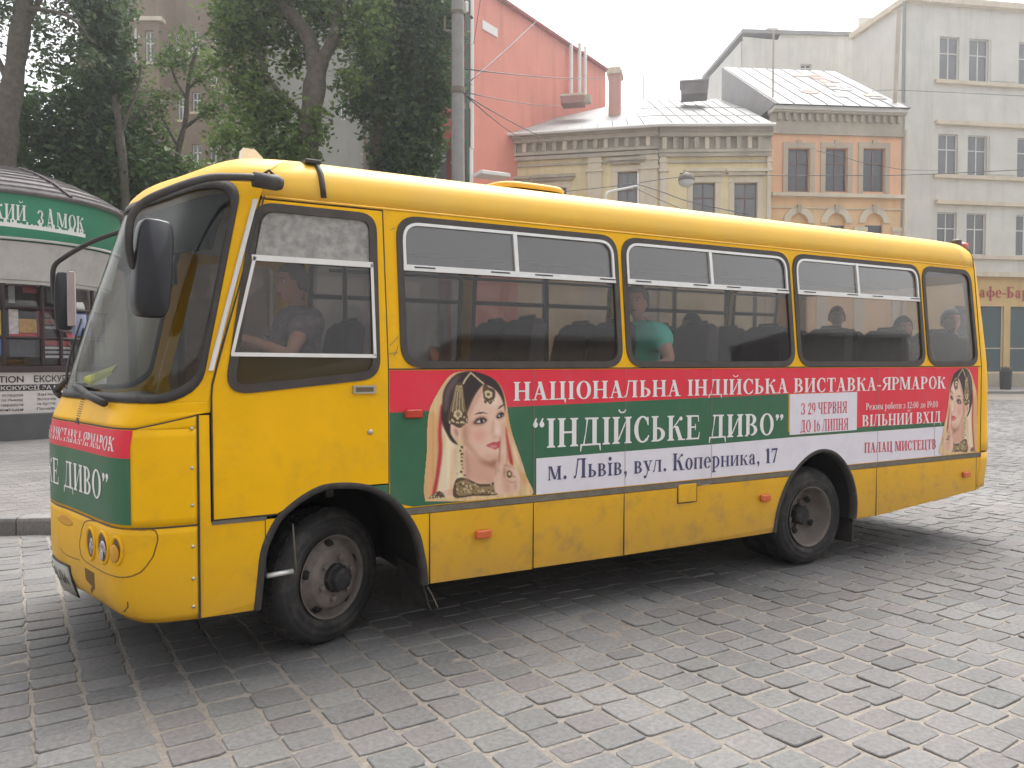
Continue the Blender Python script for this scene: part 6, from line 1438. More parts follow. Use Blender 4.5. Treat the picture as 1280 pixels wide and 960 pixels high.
# board lettering
def ftext(name, txt, u0, u1, R, z, h, m, lift=.01, bold=.015):
    cu = bpy.data.curves.new(name, 'FONT'); cu.body = txt; cu.size = 1; cu.offset = bold; ob = bpy.data.objects.new(name, cu); COL.objects.link(ob)
    dg = bpy.context.evaluated_depsgraph_get(); dg.update(); me = bpy.data.meshes.new_from_object(ob.evaluated_get(dg)); COL.objects.unlink(ob); bpy.data.objects.remove(ob)
    V = np.array([v.co[:] for v in me.vertices]); fs = [tuple(p.vertices) for p in me.polygons]; bpy.data.meshes.remove(me)
    if not len(V): return
    x0, x1 = V[:, 0].min(), V[:, 0].max(); a0, a1 = ang_of(u0, R), ang_of(u1, R)
    vs = [drum(lerp(a0, a1, (x - x0) / (x1 - x0)), z + y / .73 * h, R + lift) for x, y, _ in V]
    return MB().add(vs, fs).build(name, m, ki)
M_kblk = mat('board_black', srgb(52, 46, 48), .7)
RL2 = RB - .04
ftext('board_lettering', 'INFORMATION', -60, 29, RL2, kz(479, 14.5), .125, M_kblk); ftext('board_lettering', 'ЕКСКУРСІЇ', 42, 96, RL2, kz(479, 14.5), .125, M_kblk)
a0, a1 = ang_of(-60, RL2), ang_of(112, RL2); o = MB().grid([[drum(lerp(a0, a1, k / 20), z, RL2 + .006) for k in range(21)] for z in (kz(490, 14.5), kz(482, 14.5))]).build('board_strip', M_kblk, ki)
ftext('board_lettering', 'ЕКСКУРСІЇ ЗА МІСТО', -6, 92, RL2, kz(488.8, 14.5), .075, M_kboard, .014)
for k, (l_, r_) in enumerate((('оглядова', 'Замки'), ('по Львову', 'Золочів'), ('маршрути', 'та Крехів'), ('виїзди', 'Почаїв'))):
    z = kz(497 + k * 6.3, 14.5); ftext('board_lettering', l_, 2 - k, 28, RL2, z, .05, M_kblk, bold=.005); ftext('board_lettering', r_, 45, 70 - k, RL2, z, .05, M_kblk, bold=.005)

# ============================================================= TREES
def leaf_mat(name, c0, c1):
    m = bpy.data.materials.new(name); m.use_nodes = True; n = m.node_tree.nodes; l = m.node_tree.links; n.clear()
    out = n.new("ShaderNodeOutputMaterial"); at2 = n.new("ShaderNodeAttribute"); at2.attribute_name = 'tone'; rp = n.new("ShaderNodeValToRGB"); rp.color_ramp.elements[0].color = c0; rp.color_ramp.elements[1].color = c1
    l.new(at2.outputs['Fac'], rp.inputs[0]); df = n.new("ShaderNodeBsdfPrincipled"); df.inputs['Roughness'].default_value = .55; tr = n.new("ShaderNodeBsdfTranslucent"); mx = n.new("ShaderNodeMixShader"); mx.inputs[0].default_value = .42
    l.new(rp.outputs[0], df.inputs['Base Color']); l.new(rp.outputs[0], tr.inputs[0]); l.new(df.outputs[0], mx.inputs[1]); l.new(tr.outputs[0], mx.inputs[2]); l.new(mx.outputs[0], out.inputs[0]); MATS[name] = m; return m
M_l1 = leaf_mat('leaves_mid_green', (.050, .095, .026, 1), (.17, .25, .06, 1)); M_l2 = leaf_mat('leaves_dark_green', (.028, .060, .022, 1), (.11, .18, .055, 1)); M_l3 = leaf_mat('leaves_grey_green', (.05, .08, .04, 1), (.15, .21, .09, 1))
M_bark = mat('bark', (.11, .095, .075, 1), rough=.95, var=.35, vscale=9, bump=.8, bscale=24)
def leaves(name, blobs, n, size, m, parent, seed=1, droop=0.0):
    """leaf sized quads scattered in clumps through the volumes (centre, radii)"""
    r = np.random.RandomState(seed); P = []; T = []
    vol = np.array([b[1][0] * b[1][1] * b[1][2] for b in blobs]) ** .75; vol = vol / vol.sum()
    for (c, rad), share in zip(blobs, vol):
        k = int(n * share); nc = max(6, k // 34)
        d = r.normal(size=(nc, 3)); d /= np.linalg.norm(d, axis=1)[:, None]; cc = d * (r.uniform(.25, 1, (nc, 1)) ** .45) * np.array(rad) + np.array(c)
        tone = np.clip(.45 + .28 * r.normal(size=nc), 0, 1)
        idx = r.randint(0, nc, k); spread = (sum(rad) / 3) * .17 + .10
        q = cc[idx] + r.normal(size=(k, 3)) * np.array([spread, spread, spread * .75]); q[:, 2] -= droop * np.abs(r.normal(size=k))
        P.append(q); T.append(np.clip(tone[idx] + .12 * r.normal(size=k), 0, 1))
    P = np.concatenate(P); T = np.concatenate(T); k = len(P)
    a = r.normal(size=(k, 3)); a[:, 2] *= .6; a /= np.linalg.norm(a, axis=1)[:, None]; b = np.cross(a, r.normal(size=(k, 3))); b /= np.linalg.norm(b, axis=1)[:, None] + 1e-9
    s = size * r.uniform(.6, 1.3, (k, 1)); V = np.empty((k, 4, 3)); V[:, 0] = P - a * s; V[:, 1] = P + b * s * .52 - a * s * .1; V[:, 2] = P + a * s; V[:, 3] = P - b * s * .52 - a * s * .1
    V = V.reshape(-1, 3); o0 = np.array(wloc(parent)); me = bpy.data.meshes.new(name); me.vertices.add(len(V)); me.vertices.foreach_set('co', (V - o0).astype(np.float32).ravel())
    me.loops.add(4 * k); me.loops.foreach_set('vertex_index', np.arange(4 * k, dtype=np.int32)); me.polygons.add(k); me.polygons.foreach_set('loop_start', np.arange(0, 4 * k, 4, dtype=np.int32))
    me.materials.append(m); t_ = me.attributes.new('tone', 'FLOAT', 'POINT'); t_.data.foreach_set('value', np.repeat(T, 4).astype(np.float32)); me.update(calc_edges=True)
    o = bpy.data.objects.new(name, me); COL.objects.link(o); o.parent = parent; return o
def limb(mb, pts, r0, r1, n=9):
    P = [Vector(p) for p in catmull([tuple(p) for p in pts], 5)]; rr = [lerp(r0, r1, (i / (len(P) - 1)) ** .8) * (1 + .10 * math.sin(i * 1.7)) for i in range(len(P))]; mb.tube(P, rr, n)
def gp(u, v, Z): return at(u, v, Z)
def blob(u, v, Z, ru, rv, dz=None): return (tuple(at(u, v, Z)), (ru * Z / 1000, (dz or ru * .8) * Z / 1000, rv * Z / 1000))
def tree(name, base, label, limbs, blobs, n, size, m, seed, droop=0, cat='tree'):
    t = empty(name, Vector(base), label, cat, 'trees in front of the left hand buildings'); mb = MB()
    for i, (pts, r0, r1) in enumerate(limbs):
        mb = MB(); limb(mb, pts, r0, r1); o = mb.build('trunk' if i == 0 else 'branch', M_bark, t, True)
    leaves('crown', blobs, n, size, m, t, seed, droop); return t
def ground(u, Z): p = at(u, 452, Z); return Vector((p.x, p.y, .1))
Z = 19.5
tree('leaning_tree', ground(4, Z), 'tall leaning tree at the left edge with sky showing through its crown',
     [([ground(2, Z), gp(4, 240, Z), gp(10, 150, Z), gp(22, 60, Z), gp(36, -40, Z), gp(52, -140, Z)], .34, .17), ([gp(24, 50, Z), gp(60, -20, Z), gp(90, -60, Z - 1)], .10, .04), ([gp(14, 110, Z), gp(-20, 40, Z), gp(-60, -10, Z)], .09, .04), ([gp(30, 10, Z), gp(85, 20, Z - .5), gp(118, 55, Z)], .06, .02)],
     [blob(60, -30, Z, 60, 50), blob(100, 15, Z + 1, 34, 34), blob(78, 66, Z + 1, 58, 36), blob(-20, 0, Z, 42, 60), blob(112, 62, Z + .5, 24, 24), blob(45, 10, Z + 2, 34, 26), blob(150, -10, Z, 24, 40), blob(20, -100, Z, 110, 50)], 8800, .072, M_l3, 11)
Z = 22
tree('dense_tree', ground(110, Z), 'dense dark green tree mass rising behind the kiosk',
     [([ground(100, Z), gp(104, 300, Z), gp(112, 200, Z), gp(124, 90, Z), gp(134, 0, Z)], .30, .10), ([gp(110, 230, Z), gp(150, 170, Z), gp(185, 130, Z)], .10, .03), ([gp(108, 240, Z), gp(60, 180, Z), gp(30, 150, Z)], .10, .03)],
     [blob(60, 150, Z, 60, 38), blob(125, 165, Z, 55, 50), blob(60, 215, Z, 85, 55), blob(150, 225, Z, 62, 58), blob(20, 150, Z, 40, 40), blob(105, 115, Z + 1, 30, 26), blob(150, 130, Z + 1, 26, 40), blob(-30, 220, Z, 60, 60), blob(90, 260, Z, 110, 50), blob(200, 235, Z + 1, 34, 50), blob(112, 70, Z, 22, 30)], 26000, .10, M_l2, 12)
Z = 21
tree('tree', ground(190, Z), 'young tree whose upper leaves hide the edge of the bay window',
     [([ground(170, Z), gp(160, 300, Z), gp(148, 150, Z), gp(128, 60, Z), gp(118, 0, Z)], .15, .06), ([gp(150, 170, Z), gp(172, 110, Z), gp(176, 80, Z)], .05, .02)],
     [blob(140, 30, Z, 24, 40), blob(122, -10, Z, 36, 40), blob(150, 92, Z, 20, 22), blob(138, 60, Z, 16, 20), blob(130, 105, Z, 22, 24)], 5200, .08, M_l2, 13)
Z = 23
tree('thin_tree', ground(225, Z), 'thin forked tree with sparse leaves in front of the brown tenement',
     [([ground(228, Z), gp(224, 300, Z), gp(222, 200, Z), gp(232, 150, Z), gp(236, 100, Z), gp(246, 60, Z)], .13, .04), ([gp(224, 185, Z), gp(205, 150, Z), gp(196, 110, Z)], .06, .02), ([gp(230, 160, Z), gp(262, 138, Z), gp(292, 128, Z)], .06, .02), ([gp(234, 125, Z), gp(216, 90, Z), gp(212, 50, Z)], .05, .015), ([gp(236, 110, Z), gp(262, 86, Z), gp(276, 60, Z)], .04, .015)],
     [blob(215, 80, Z, 22, 24), blob(262, 92, Z, 22, 20), blob(205, 128, Z, 20, 18), blob(262, 150, Z, 26, 16), blob(238, 60, Z, 20, 18), blob(195, 165, Z, 18, 26), blob(275, 128, Z, 18, 16), blob(225, 210, Z, 30, 20)], 3000, .07, M_l1, 14)
Z = 17.5
tree('ivy_clad_tree', ground(375, Z), 'forked ivy clad tree with pale bark patches above the bus cab',
     [([ground(378, Z), gp(380, 300, Z), gp(383, 200, Z), gp(392, 120, Z), gp(398, 75, Z)], .30, .22), ([gp(396, 85, Z), gp(382, 40, Z), gp(352, 5, Z), gp(330, -50, Z)], .20, .10), ([gp(399, 80, Z), gp(418, 45, Z), gp(424, 0, Z), gp(436, -60, Z)], .16, .09), ([gp(385, 150, Z), gp(345, 110, Z), gp(318, 60, Z)], .08, .03), ([gp(380, 230, Z), gp(350, 190, Z), gp(334, 150, Z)], .06, .02)],
     [blob(318, 10, Z, 42, 46), blob(300, 60, Z, 30, 44), blob(322, 120, Z, 30, 40), blob(345, 165, Z, 30, 44), blob(300, 115, Z + 1, 12, 30), blob(455, 40, Z, 26, 38), blob(450, 0, Z, 34, 30), blob(368, 60, Z + .6, 22, 26), blob(376, 190, Z - .2, 26, 26), blob(398, 150, Z - .3, 10, 40), blob(330, 205, Z, 36, 24), blob(410, 20, Z + 1.2, 24, 30), blob(350, -40, Z, 80, 40), blob(436, 92, Z, 20, 16), blob(290, 180, Z + 1, 20, 34), blob(285, 20, Z + 1, 20, 30)], 17000, .075, M_l1, 15, .10)
Z = 19
tree('dense_tree', ground(475, Z), 'very dark dense tree between the grey house end and the utility pole',
     [([ground(473, Z), gp(471, 300, Z), gp(470, 220, Z), gp(474, 150, Z), gp(488, 60, Z), gp(500, -20, Z)], .26, .12), ([gp(474, 150, Z), gp(516, 110, Z), gp(540, 60, Z)], .09, .03)],
     [blob(512, 20, Z, 50, 50), blob(530, 85, Z, 34, 44), blob(500, 120, Z, 44, 44), blob(518, 170, Z, 34, 40), blob(505, 205, Z, 34, 22), blob(452, 128, Z, 20, 18), blob(478, 70, Z, 30, 36), blob(545, 40, Z, 20, 50), blob(546, 120, Z, 16, 24), blob(480, 175, Z + .5, 18, 26), blob(500, -40, Z, 60, 40), blob(532, 205, Z, 12, 22)], 22000, .08, M_l2, 16, .06)

# ============================================================= POLES, CABLES, STREET LAMP
M_conc = mat('pole_concrete', srgb(140, 140, 138), rough=.8, var=.12, vscale=5); M_wire = mat('cable', (.04, .04, .042, 1), rough=.6)
Zp = 17.0; b_ = ground(573, Zp)
up = empty('utility_pole', b_, 'thick grey utility pole standing behind the bus beside the dark tree', 'pole')
MB().lathe([(.155, 0), (.15, 3), (.135, 6), (.125, 10.5)], (b_.x, b_.y, .1), (0, 0, 1), 16).build('shaft', M_conc, up, True)
for v in (115, 22, 118.5): z = at(573, v, Zp).z; MB().lathe([(.140, -.03), (.158, -.03), (.158, .03), (.140, .03)], (b_.x, b_.y, z), (0, 0, 1), 14).build('band', M_trim, up)
rr = at(578, 250, Zp - .12); MB().tube([at(579.5, 250, Zp - .1), at(579, 160, Zp - .1), at(580, 118, Zp - .1), at(578.5, 60, Zp - .1), at(579, -20, Zp - .1)], .022, 6).build('riser_cable', M_wire, up)
MB().tube([at(566, 40, Zp), at(556, 38, Zp), at(556, 20, Zp)], .03, 6).build('bracket', M_trim, up); MB().rbox(tuple(at(582, 8, Zp) - Vector((.03, .05, .12))), tuple(at(582, 8, Zp) + Vector((.05, .05, .1))), .02).build('insulator', M_white, up)
def cable(label, pts, r=.018, name='cable', sag=.0):
    P = [at(*p) for p in pts]; P = [Vector(q) for q in catmull([tuple(p) for p in P], 10)] if len(P) > 2 else [P[0].lerp(P[1], t / 12) - Vector((0, 0, sag * 4 * (t / 12) * (1 - t / 12))) for t in range(13)]
    c_ = P[len(P) // 2]; o = MB().tube(P, r, 5).build(name, M_wire, None, True, loc=c_); return tag(o, label, 'cable')
cable('dark cable rising from the utility pole across the red firewall to the sky', [(580, 108, Zp), (700, -5, 34)], .013, sag=.1)
cable('level cable crossing the red firewall towards the pink chimney', [(580, 86, Zp), (770, 96, 43)], .014, sag=.15)
cable('short cable from the pole over the red wall to the roof stack', [(580, 115, Zp), (700, 132, 41)], .012, sag=.1)
cable('lower slack cable from the pole down to the yellow building cornice', [(580, 118, Zp), (692, 176, 39)], .014, sag=.1)
cable('upper slack cable from the pole down to the yellow building cornice', [(580, 117, Zp), (668, 178, 39)], .014, sag=.2)
cable('thin near vertical cable in front of the red firewall top', [(592, 55, 36), (602, -10, 36)], .014)
cable('long trolley wire running from the yellow building to the right edge', [(690, 241, 36), (775, 232, 34), (860, 221, 33), (1000, 219.5, 33), (1120, 219, 33), (1200, 216, 32), (1300, 211, 30)], .017)
cable('span wire dropping from the lamp arm towards the bus roof', [(790, 228, 33), (828, 240, 32), (862, 252, 31), (935, 268, 30)], .017)
cable('second span wire sinking behind the bus roof', [(790, 233, 33), (830, 252, 32), (880, 272, 31)], .012)
cable('span wire between the orange house and the cream building', [(1020, 188, 38), (1060, 198, 37), (1078, 203, 37), (1130, 212, 38), (1172, 213, 44)], .013)
cable('faint wire across the cream building above its middle windows', [(1090, 114, 44), (1128, 113, 46), (1300, 121, 46)], .014)
sl = empty('street_lamp', at(858, 226, 33), 'round glass street lamp hanging on the trolley wire before the yellow building', 'lamp')
c = at(858, 226, 33); MB().ball(c, .33, 14, 10, (1, 1, .82)).build('globe', mat('lamp_glass_grey', srgb(196, 198, 196), rough=.2), sl, True); MB().lathe([(.02, .36), (.30, .22), (.345, .06), (.345, .0)], c, (0, 0, 1), 16).build('lamp_hood', M_trim, sl, True); MB().tube([c + Vector((0, 0, .3)), at(850, 217, 33)], .03, 5).build('hanger', M_wire, sl)
la_ = empty('lamp_bracket', at(797, 255, 33), 'bent white lamp bracket in front of the yellow building window', 'bracket')
MB().tube([Vector(p) for p in catmull([tuple(at(*q)) for q in ((757, 252, 33), (758, 243, 33), (764, 239, 33), (780, 236, 33), (797, 232.5, 33))], 5)], .05, 7).build('arm', M_wfw, la_, True); MB().tube([at(797.5, 217, 33), at(797.5, 258, 33)], .04, 6).build('post', M_wfw, la_)
# bin by the cafe, sunshade-like display in the shop
bp_ = at(1257, 479, 43); bp_.z = .12
bn = empty('litter_bin', bp_, 'dark grey litter bin on the pavement by the cafe pillar', 'bin')
MB().lathe([(.24, 0), (.27, .05), (.30, .95), (.33, .98), (.33, 1.04), (.27, 1.04), (.26, .9)], bp_, (0, 0, 1), 16).build('bin_body', M_kbase, bn, True); MB().lathe([(.31, .3), (.285, .3)], bp_, (0, 0, 1), 16).build('band', M_trim, bn)
MB().lathe([(.05, 1.04), (.24, 1.05), (.25, 1.2), (.0, 1.25)], bp_, (0, 0, 1), 12).build('lid', M_trim, bn, True)

# ============================================================= HOUSES ROUND THE REST OF THE SQUARE (mirrored in the bus windows)
M_opp = [pl('opposite_grey_plaster', 120, 118, 114), pl('opposite_tan_plaster', 150, 138, 120), pl('opposite_rose_plaster', 150, 118, 104)]
def opp(o_, d_, n_, wd, h_, k, label):
    ob = empty('town_house', Vector(o_) + Vector(d_) * wd / 2, label, 'house', 'houses across the square behind the viewer'); F2 = Fac(640, 45, 0); F2.o = Vector(o_); F2.d = Vector(d_); F2.n = Vector(n_); hl = []
    for r_ in range(int(h_ / 3.6)):
        for c_i in range(int(wd / 3.2)): hl.append((1 + c_i * 3.2, 2.3 + c_i * 3.2, 1.2 + r_ * 3.6, 3.1 + r_ * 3.6))
    F2.wall('facade', [(0, 0), (wd, 0), (wd, h_), (0, h_)], [quadh(w_) for w_ in hl], M_opp[k % 3], ob)
    for w_ in hl: F2.box(mb := MB(), w_[0], w_[1], w_[2], w_[3], .2, .23); mb.build('window', M_wg, ob)
    mb = MB(); F2.box(mb, -.1, wd + .1, h_, h_ + .4, -.5, 8); mb.build('roof', M_roofm, ob); mb = MB(); F2.box(mb, 0, wd, 0, h_ - .1, .4, 8); mb.build('side_wall', M_opp[k % 3], ob)
xx = -46; OPL = ['grey house with four storeys at the left end of the row behind the viewer', 'low tan house in the row behind the viewer', 'tall rose house in the row behind the viewer', 'second grey house in the row behind the viewer', 'tan house with many windows behind the viewer', 'low rose house behind the viewer', 'tall grey house near the right end behind the viewer']
for i, h_ in enumerate([13.5, 10, 14, 11, 13, 9.5, 14]):
    wd = 17 if i % 2 else 20; opp((xx, -52 + i % 2 * .6, 0), (1, 0, 0), (0, -1, 0), wd, h_, i, OPL[i]); xx += wd + .05
yy = -46
for i, h_ in enumerate([15, 18, 16.5]): opp((-52 + i % 2 * .5, yy, 0), (0, 1, 0), (-1, 0, 0), 18, h_, i + 1, ['tan corner house across the street in front of the bus', 'tall rose house across the street in front of the bus', 'grey house across the street in front of the bus'][i]); yy += 18.05
# ============================================================= PEOPLE
M_skin = mat('skin', srgb(196, 150, 128), rough=.6, var=.05, vscale=20); M_hairm = mat('dark_hair', (.03, .022, .018, 1), rough=.7); M_hairg = mat('grey_hair', (.16, .15, .14, 1), rough=.7); M_eye = mat('eye_dark', (.02, .015, .012, 1), rough=.3); M_eyew = mat('eye_white', (.6, .58, .56, 1), rough=.4); M_lips = mat('lips', srgb(160, 90, 84), .5)
M_trous = mat('dark_trousers', (.03, .032, .04, 1), .9)
def skin_mesh(name, V, E, rad, m, parent, M_, sub=2, extra=None):
    me = bpy.data.meshes.new(name); me.from_pydata([tuple(v) for v in V], E, []); ob = bpy.data.objects.new(name, me); COL.objects.link(ob)
    md = ob.modifiers.new('s', 'SKIN'); ob.modifiers.new('u', 'SUBSURF').levels = sub
    for i, r in enumerate(rad): me.skin_vertices[0].data[i].radius = (r, r) if not isinstance(r, tuple) else r; me.skin_vertices[0].data[i].use_root = (i == 0)
    dg = bpy.context.evaluated_depsgraph_get(); dg.update(); ev = bpy.data.meshes.new_from_object(ob.evaluated_get(dg)); bpy.data.objects.remove(ob)
    vs = [M_ @ v.co for v in ev.vertices]; fs = [tuple(p.vertices) for p in ev.polygons]; bpy.data.meshes.remove(ev)
    if extra:
        for ev_, ef_ in extra: k = len(vs); vs += [M_ @ Vector(v) for v in ev_]; fs += [tuple(i + k for i in f) for f in ef_]
    return link_mesh(name, vs, fs, m, parent, True)
def head_geo(c, yaw, female=False):
    mb = MB(); rows = []; nu, nv = 28, 20; Rz = Matrix.Rotation(yaw, 3, 'Z')
    for j in range(nv + 1):
        ph = math.pi * j / nv; row = []
        for k in range(nu):
            a = 2 * math.pi * k / nu; x, y, z = math.sin(ph) * math.cos(a), math.sin(ph) * math.sin(a), math.cos(ph)
            p = [x * .096, y * .076, z * .122]
            if z < 0: f = 1 - .30 * (-z) ** 1.5; p[1] *= f; p[0] *= (1 - .18 * (-z)) if x < 0 else 1.0
            if x > .3:
                w1 = math.exp(-(y / .16) ** 2)
                p[0] += .022 * w1 * math.exp(-((z + .18) / .17) ** 2) + .008 * w1 * math.exp(-((z + .52) / .10) ** 2) + .010 * w1 * math.exp(-((z + .88) / .15) ** 2)
                for sy in (-.42, .42): p[0] -= .011 * math.exp(-((y - sy) / .17) ** 2 - ((z - .06) / .12) ** 2)
                p[0] += .006 * math.exp(-((z - .24) / .09) ** 2)
            row.append(Vector(c) + Rz @ Vector(p))
        rows.append(row)
    mb.grid(rows, True)
    for sy in (-1, 1): e = MB().ball((0, 0, 0), .03, 8, 6, (.5, .28, 1.0)); mb.add([Vector(c) + Rz @ (Vector(v) + Vector((-.005, sy * .077, -.008))) for v in e.v], e.f)
    return mb
def person(label, hip, face, shirt, cat='person', seated=True, hair=M_hairm, head_yaw=0, long_hair=False, arms=((.05, .26, .78), (.05, -.26, .78)), hands=((.25, .20, .70), (.25, -.20, .70)), sleeve=.55, group=None, s=1.0, name='person'):
    """hip: world point of the hips; local +X is the way the person faces"""
    M_ = Matrix.Translation(Vector(hip)) @ Matrix.Rotation(face, 4, 'Z') @ Matrix.Scale(s, 4)
    root = empty(name, Vector(hip), label, cat, group)
    V = [(0, 0, 0), (0, 0, .17), (.01, 0, .35), (.0, 0, .495), (.0, 0, .57), (.01, 0, .62)]; rad = [(.165, .13), (.15, .115), (.165, .12), (.13, .10), (.058, .058), (.054, .054)]; E = [(0, 1), (1, 2), (2, 3), (3, 4), (4, 5)]
    def chain(start, pts, rs):
        prev = start
        for p, r in zip(pts, rs): V.append(p); rad.append((r, r)); E.append((prev, len(V) - 1)); prev = len(V) - 1
        return prev
    arm_ids = []
    for i, sy in enumerate((1, -1)):
        el = Vector(arms[i]); el.z -= .55; hd = Vector(hands[i]); hd.z -= .55; el = Vector((arms[i][0], arms[i][1], arms[i][2] - .55)); hd = Vector((hands[i][0], hands[i][1], hands[i][2] - .55)); sh = Vector((0, sy * .19, .485))
        chain(3, [tuple(sh)], [.062]); k = len(V) - 1; mid = sh.lerp(el, .5); arm_ids.append((sh, el, hd))
        w_ = chain(k, [tuple(mid), tuple(el), tuple(el.lerp(hd, .5)), tuple(hd)], [.052, .043, .038, .027])
        d = (hd - el).normalized(); palm = hd + d * .05; chain(w_, [tuple(palm)], [.028]); pk = len(V) - 1; side = d.cross(Vector((0, 0, 1))); side = side.normalized() if side.length > .1 else Vector((0, 1, 0)); dn = side.cross(d)
        for q, fl in ((-.030, .066), (-.010, .078), (.010, .073), (.030, .058)):
            b0 = palm + side * q + d * .02; chain(pk, [tuple(b0), tuple(b0 + d * fl * .5 - Vector((0, 0, .008))), tuple(b0 + d * fl * .85 - Vector((0, 0, .028)))], [.0095, .009, .008])
        chain(w_, [tuple(hd + side * -.03 * sy + d * .03), tuple(hd + side * -.05 * sy + d * .06)], [.011, .009])
    if seated: legs = [[(.10, sy * .10, -.01), (.42, sy * .12, .0), (.44, sy * .12, -.20), (.46, sy * .12, -.40), (.56, sy * .13, -.43)] for sy in (1, -1)]
    else: legs = [[(.0, sy * .09, -.10), (.02, sy * .10, -.45), (-.0, sy * .10, -.65), (-.02, sy * .10, -.86), (.11, sy * .11, -.90)] for sy in (1, -1)]
    for L in legs: chain(0, L, [.085, .06, .052, .04, .035])
    hc = (.035, 0, .715); hm = head_geo(hc, head_yaw)
    skin_mesh('body', V, E, rad, M_skin, root, M_, 2, [(hm.v, hm.f)])
    # shirt
    V2 = V[:4] + [(0, 0, .555)]; r2 = [(.185, .15), (.172, .137), (.19, .146), (.175, .14), (.10, .09)]; E2 = [(0, 1), (1, 2), (2, 3), (3, 4)]
    for sh, el, hd in arm_ids:
        V2.append(tuple(sh + Vector((0, 0, .008)))); r2.append((.108, .108)); E2.append((3, len(V2) - 1)); V2.append(tuple(sh.lerp(el, sleeve))); r2.append((.08, .08)); E2.append((len(V2) - 2, len(V2) - 1))
        if sleeve > .9: V2.append(tuple(el.lerp(hd, .9))); r2.append((.045, .045)); E2.append((len(V2) - 2, len(V2) - 1))
    skin_mesh('shirt', V2, E2, r2, shirt, root, M_, 2)
    V3 = [(0, 0, -.02), (0, 0, .07)]; r3 = [(.175, .145), (.172, .137)]; E3 = [(0, 1)]
    for L in legs:
        p = 0
        for q, r_ in zip(L[:4], (.10, .076, .066, .06)): V3.append(q); r3.append((r_, r_)); E3.append((p, len(V3) - 1)); p = len(V3) - 1
    skin_mesh('trousers', V3, E3, r3, M_trous, root, M_, 1)
    # hair, eyes, mouth
    Rz = Matrix.Rotation(head_yaw, 3, 'Z'); hb = MB(); rows = []
    for j in range(10):
        row = []
        for k in range(24):
            a = 2 * math.pi * k / 24; lim = 1.05 if math.cos(a) > .55 else (1.9 if not long_hair else 2.5) if math.cos(a) < .1 else 1.45
            ph = lim * j / 9; x, y, z = math.sin(ph) * math.cos(a), math.sin(ph) * math.sin(a), math.cos(ph); f = 1.10 + (.05 * math.sin(k * 2.1 + j))
            p = Vector((x * .098 * f - .004, y * .080 * f, max(z, -.9) * .124 * 1.07 - (.05 if long_hair and z < -.2 else 0))); row.append(M_ @ (Vector(hc) + Rz @ p))
        rows.append(row)
    hb.grid(rows, True); ho = hb.build('hair', hair, root, True); solid(ho, .006)
    for sy in (-1, 1):
        for rr, off, m_, nm in ((.0135, .076, M_eyew, 'eye'), (.0065, .0865, M_eye, 'iris')):
            e = MB().ball((0, 0, 0), rr, 8, 6, (.7, 1, .62)); MB().add([M_ @ (Vector(hc) + Rz @ (Vector(v) + Vector((off, sy * .031, .007)))) for v in e.v], e.f).build(nm, m_, root, True)
        e = MB().ball((0, 0, 0), .018, 8, 5, (.3, 1, .22)); MB().add([M_ @ (Vector(hc) + Rz @ (Vector(v) + Vector((.088, sy * .031, .028)))) for v in e.v], e.f).build('eyebrow', hair, root, True)
    e = MB().ball((0, 0, 0), .022, 10, 6, (.35, 1, .28)); MB().add([M_ @ (Vector(hc) + Rz @ (Vector(v) + Vector((.092, 0, -.064)))) for v in e.v], e.f).build('lips', M_lips, root, True)
    return root
def hip_for(u, v, y, s=1.0):          # hips so that the head centre shows at (u, v) on plane y
    p = onY(u, v, y); return (p.x, y, p.z - .715 * s)
M_teal = mat('teal_shirt', srgb(84, 208, 188), rough=.8, var=.08, vscale=14); M_plaid = mat('grey_plaid_shirt', srgb(120, 112, 118), rough=.9, var=.35, vscale=30); M_dk = mat('dark_jacket', (.035, .03, .032, 1), .9, var=.2); M_olive = mat('brown_top', srgb(104, 74, 60), .9, var=.2, vscale=10); M_pinkc = mat('pale_pink_blouse', srgb(205, 170, 176), .9)
PI_ = math.pi
person('bus driver in a grey shirt sitting behind the sliding door window', hip_for(372, 355, .55, .95), PI_, M_plaid, hair=M_hairg, head_yaw=R_(18), sleeve=.6, arms=((.12, .27, .82), (.12, -.27, .82)), hands=((.36, .16, .92), (.36, -.16, .92)), s=.95)
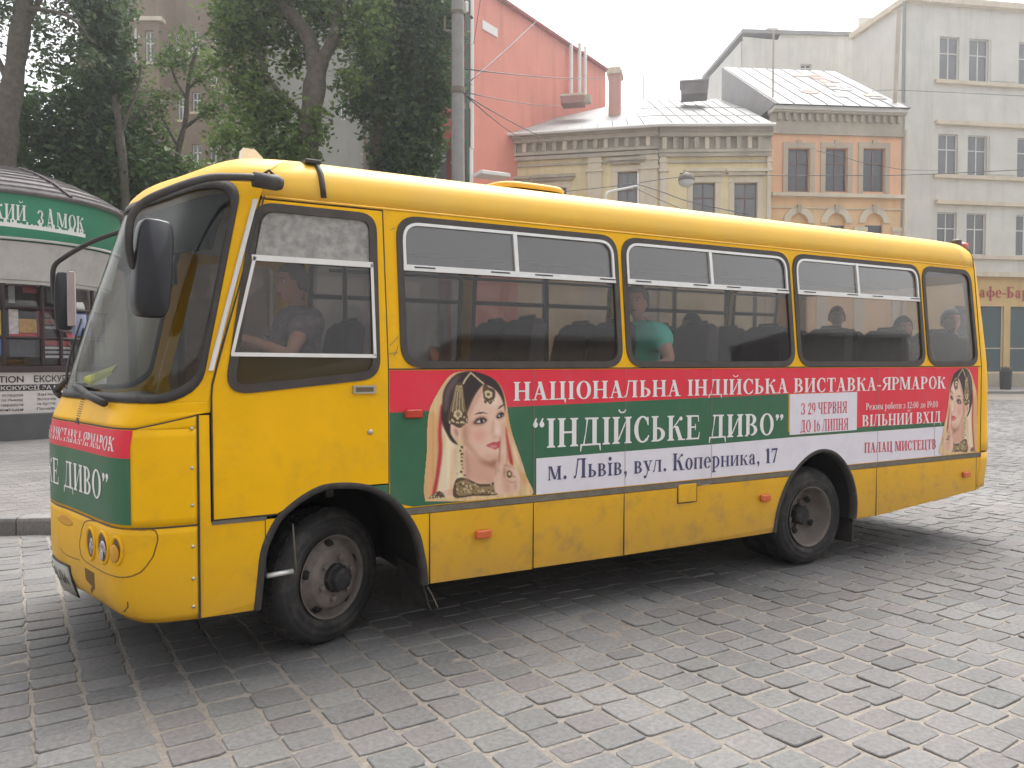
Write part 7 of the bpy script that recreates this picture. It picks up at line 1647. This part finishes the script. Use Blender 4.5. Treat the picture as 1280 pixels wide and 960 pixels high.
person('man in a teal t-shirt sitting at the second side window', hip_for(800, 378, .42), PI_ + R_(10), M_teal, hair=M_hairg, head_yaw=R_(28), sleeve=.62, arms=((.02, .30, .84), (.0, -.27, .84)), hands=((.24, .20, .74), (.24, -.20, .74)))
person('passenger in a brown top sitting at the rear end of the third side window', hip_for(1130, 411, .50, .92), PI_ + R_(20), M_olive, head_yaw=R_(40), long_hair=True, sleeve=.9, s=.92)
person('man in a dark jacket behind the rearmost side window', hip_for(1190, 402, .45), PI_ + R_(20), M_dk, head_yaw=R_(35), sleeve=.97)
person('slim figure in dark clothes standing in for a reflection in the third window', hip_for(1046, 397, 1.3, .9), PI_ + R_(40), M_dk, seated=False, head_yaw=0, hair=mat('red_cap', srgb(150, 40, 44), .8), sleeve=.97, s=.9)  # figure added inside the bus in place of a reflection in the glass
person('passenger in a dark top seated on the far side past the second window', hip_for(868, 408, 1.75), PI_, M_dk, head_yaw=0, sleeve=.9)
gp_ = onZ(545, 560, .15); q = at(546, 452, 11.0)
person('woman in a pale pink blouse standing on the pavement beyond the bus', (q.x, q.y, .13 + .90), R_(200), M_pinkc, seated=False, head_yaw=R_(20), long_hair=True, sleeve=.8, s=.98)
# ============================================================= AIR
mh_ = bpy.data.materials.new('haze_air'); mh_.use_nodes = True; n = mh_.node_tree.nodes; n.clear(); vo_ = n.new("ShaderNodeVolumePrincipled"); vo_.inputs['Density'].default_value = .0019; vo_.inputs['Color'].default_value = (.93, .94, .97, 1); vo_.inputs['Anisotropy'].default_value = .72
ou = n.new("ShaderNodeOutputMaterial"); mh_.node_tree.links.new(vo_.outputs[0], ou.inputs['Volume'])
bpy.context.view_layer.update(); top = 0; lo_ = Vector((1e9,) * 3); hi_ = Vector((-1e9,) * 3)
for o in COL.objects:
    if o.type == 'MESH':
        for c_ in o.bound_box:
            p = o.matrix_world @ Vector(c_)
            for k in range(3): lo_[k] = min(lo_[k], p[k]); hi_[k] = max(hi_[k], p[k])
print('bounds', lo_, hi_)
hz = MB().box((lo_.x - 3, lo_.y - 3, -1.03), (hi_.x + 3, hi_.y + 3, hi_.z + 1.5)).build('haze', mh_); tag(hz, kind='stuff')
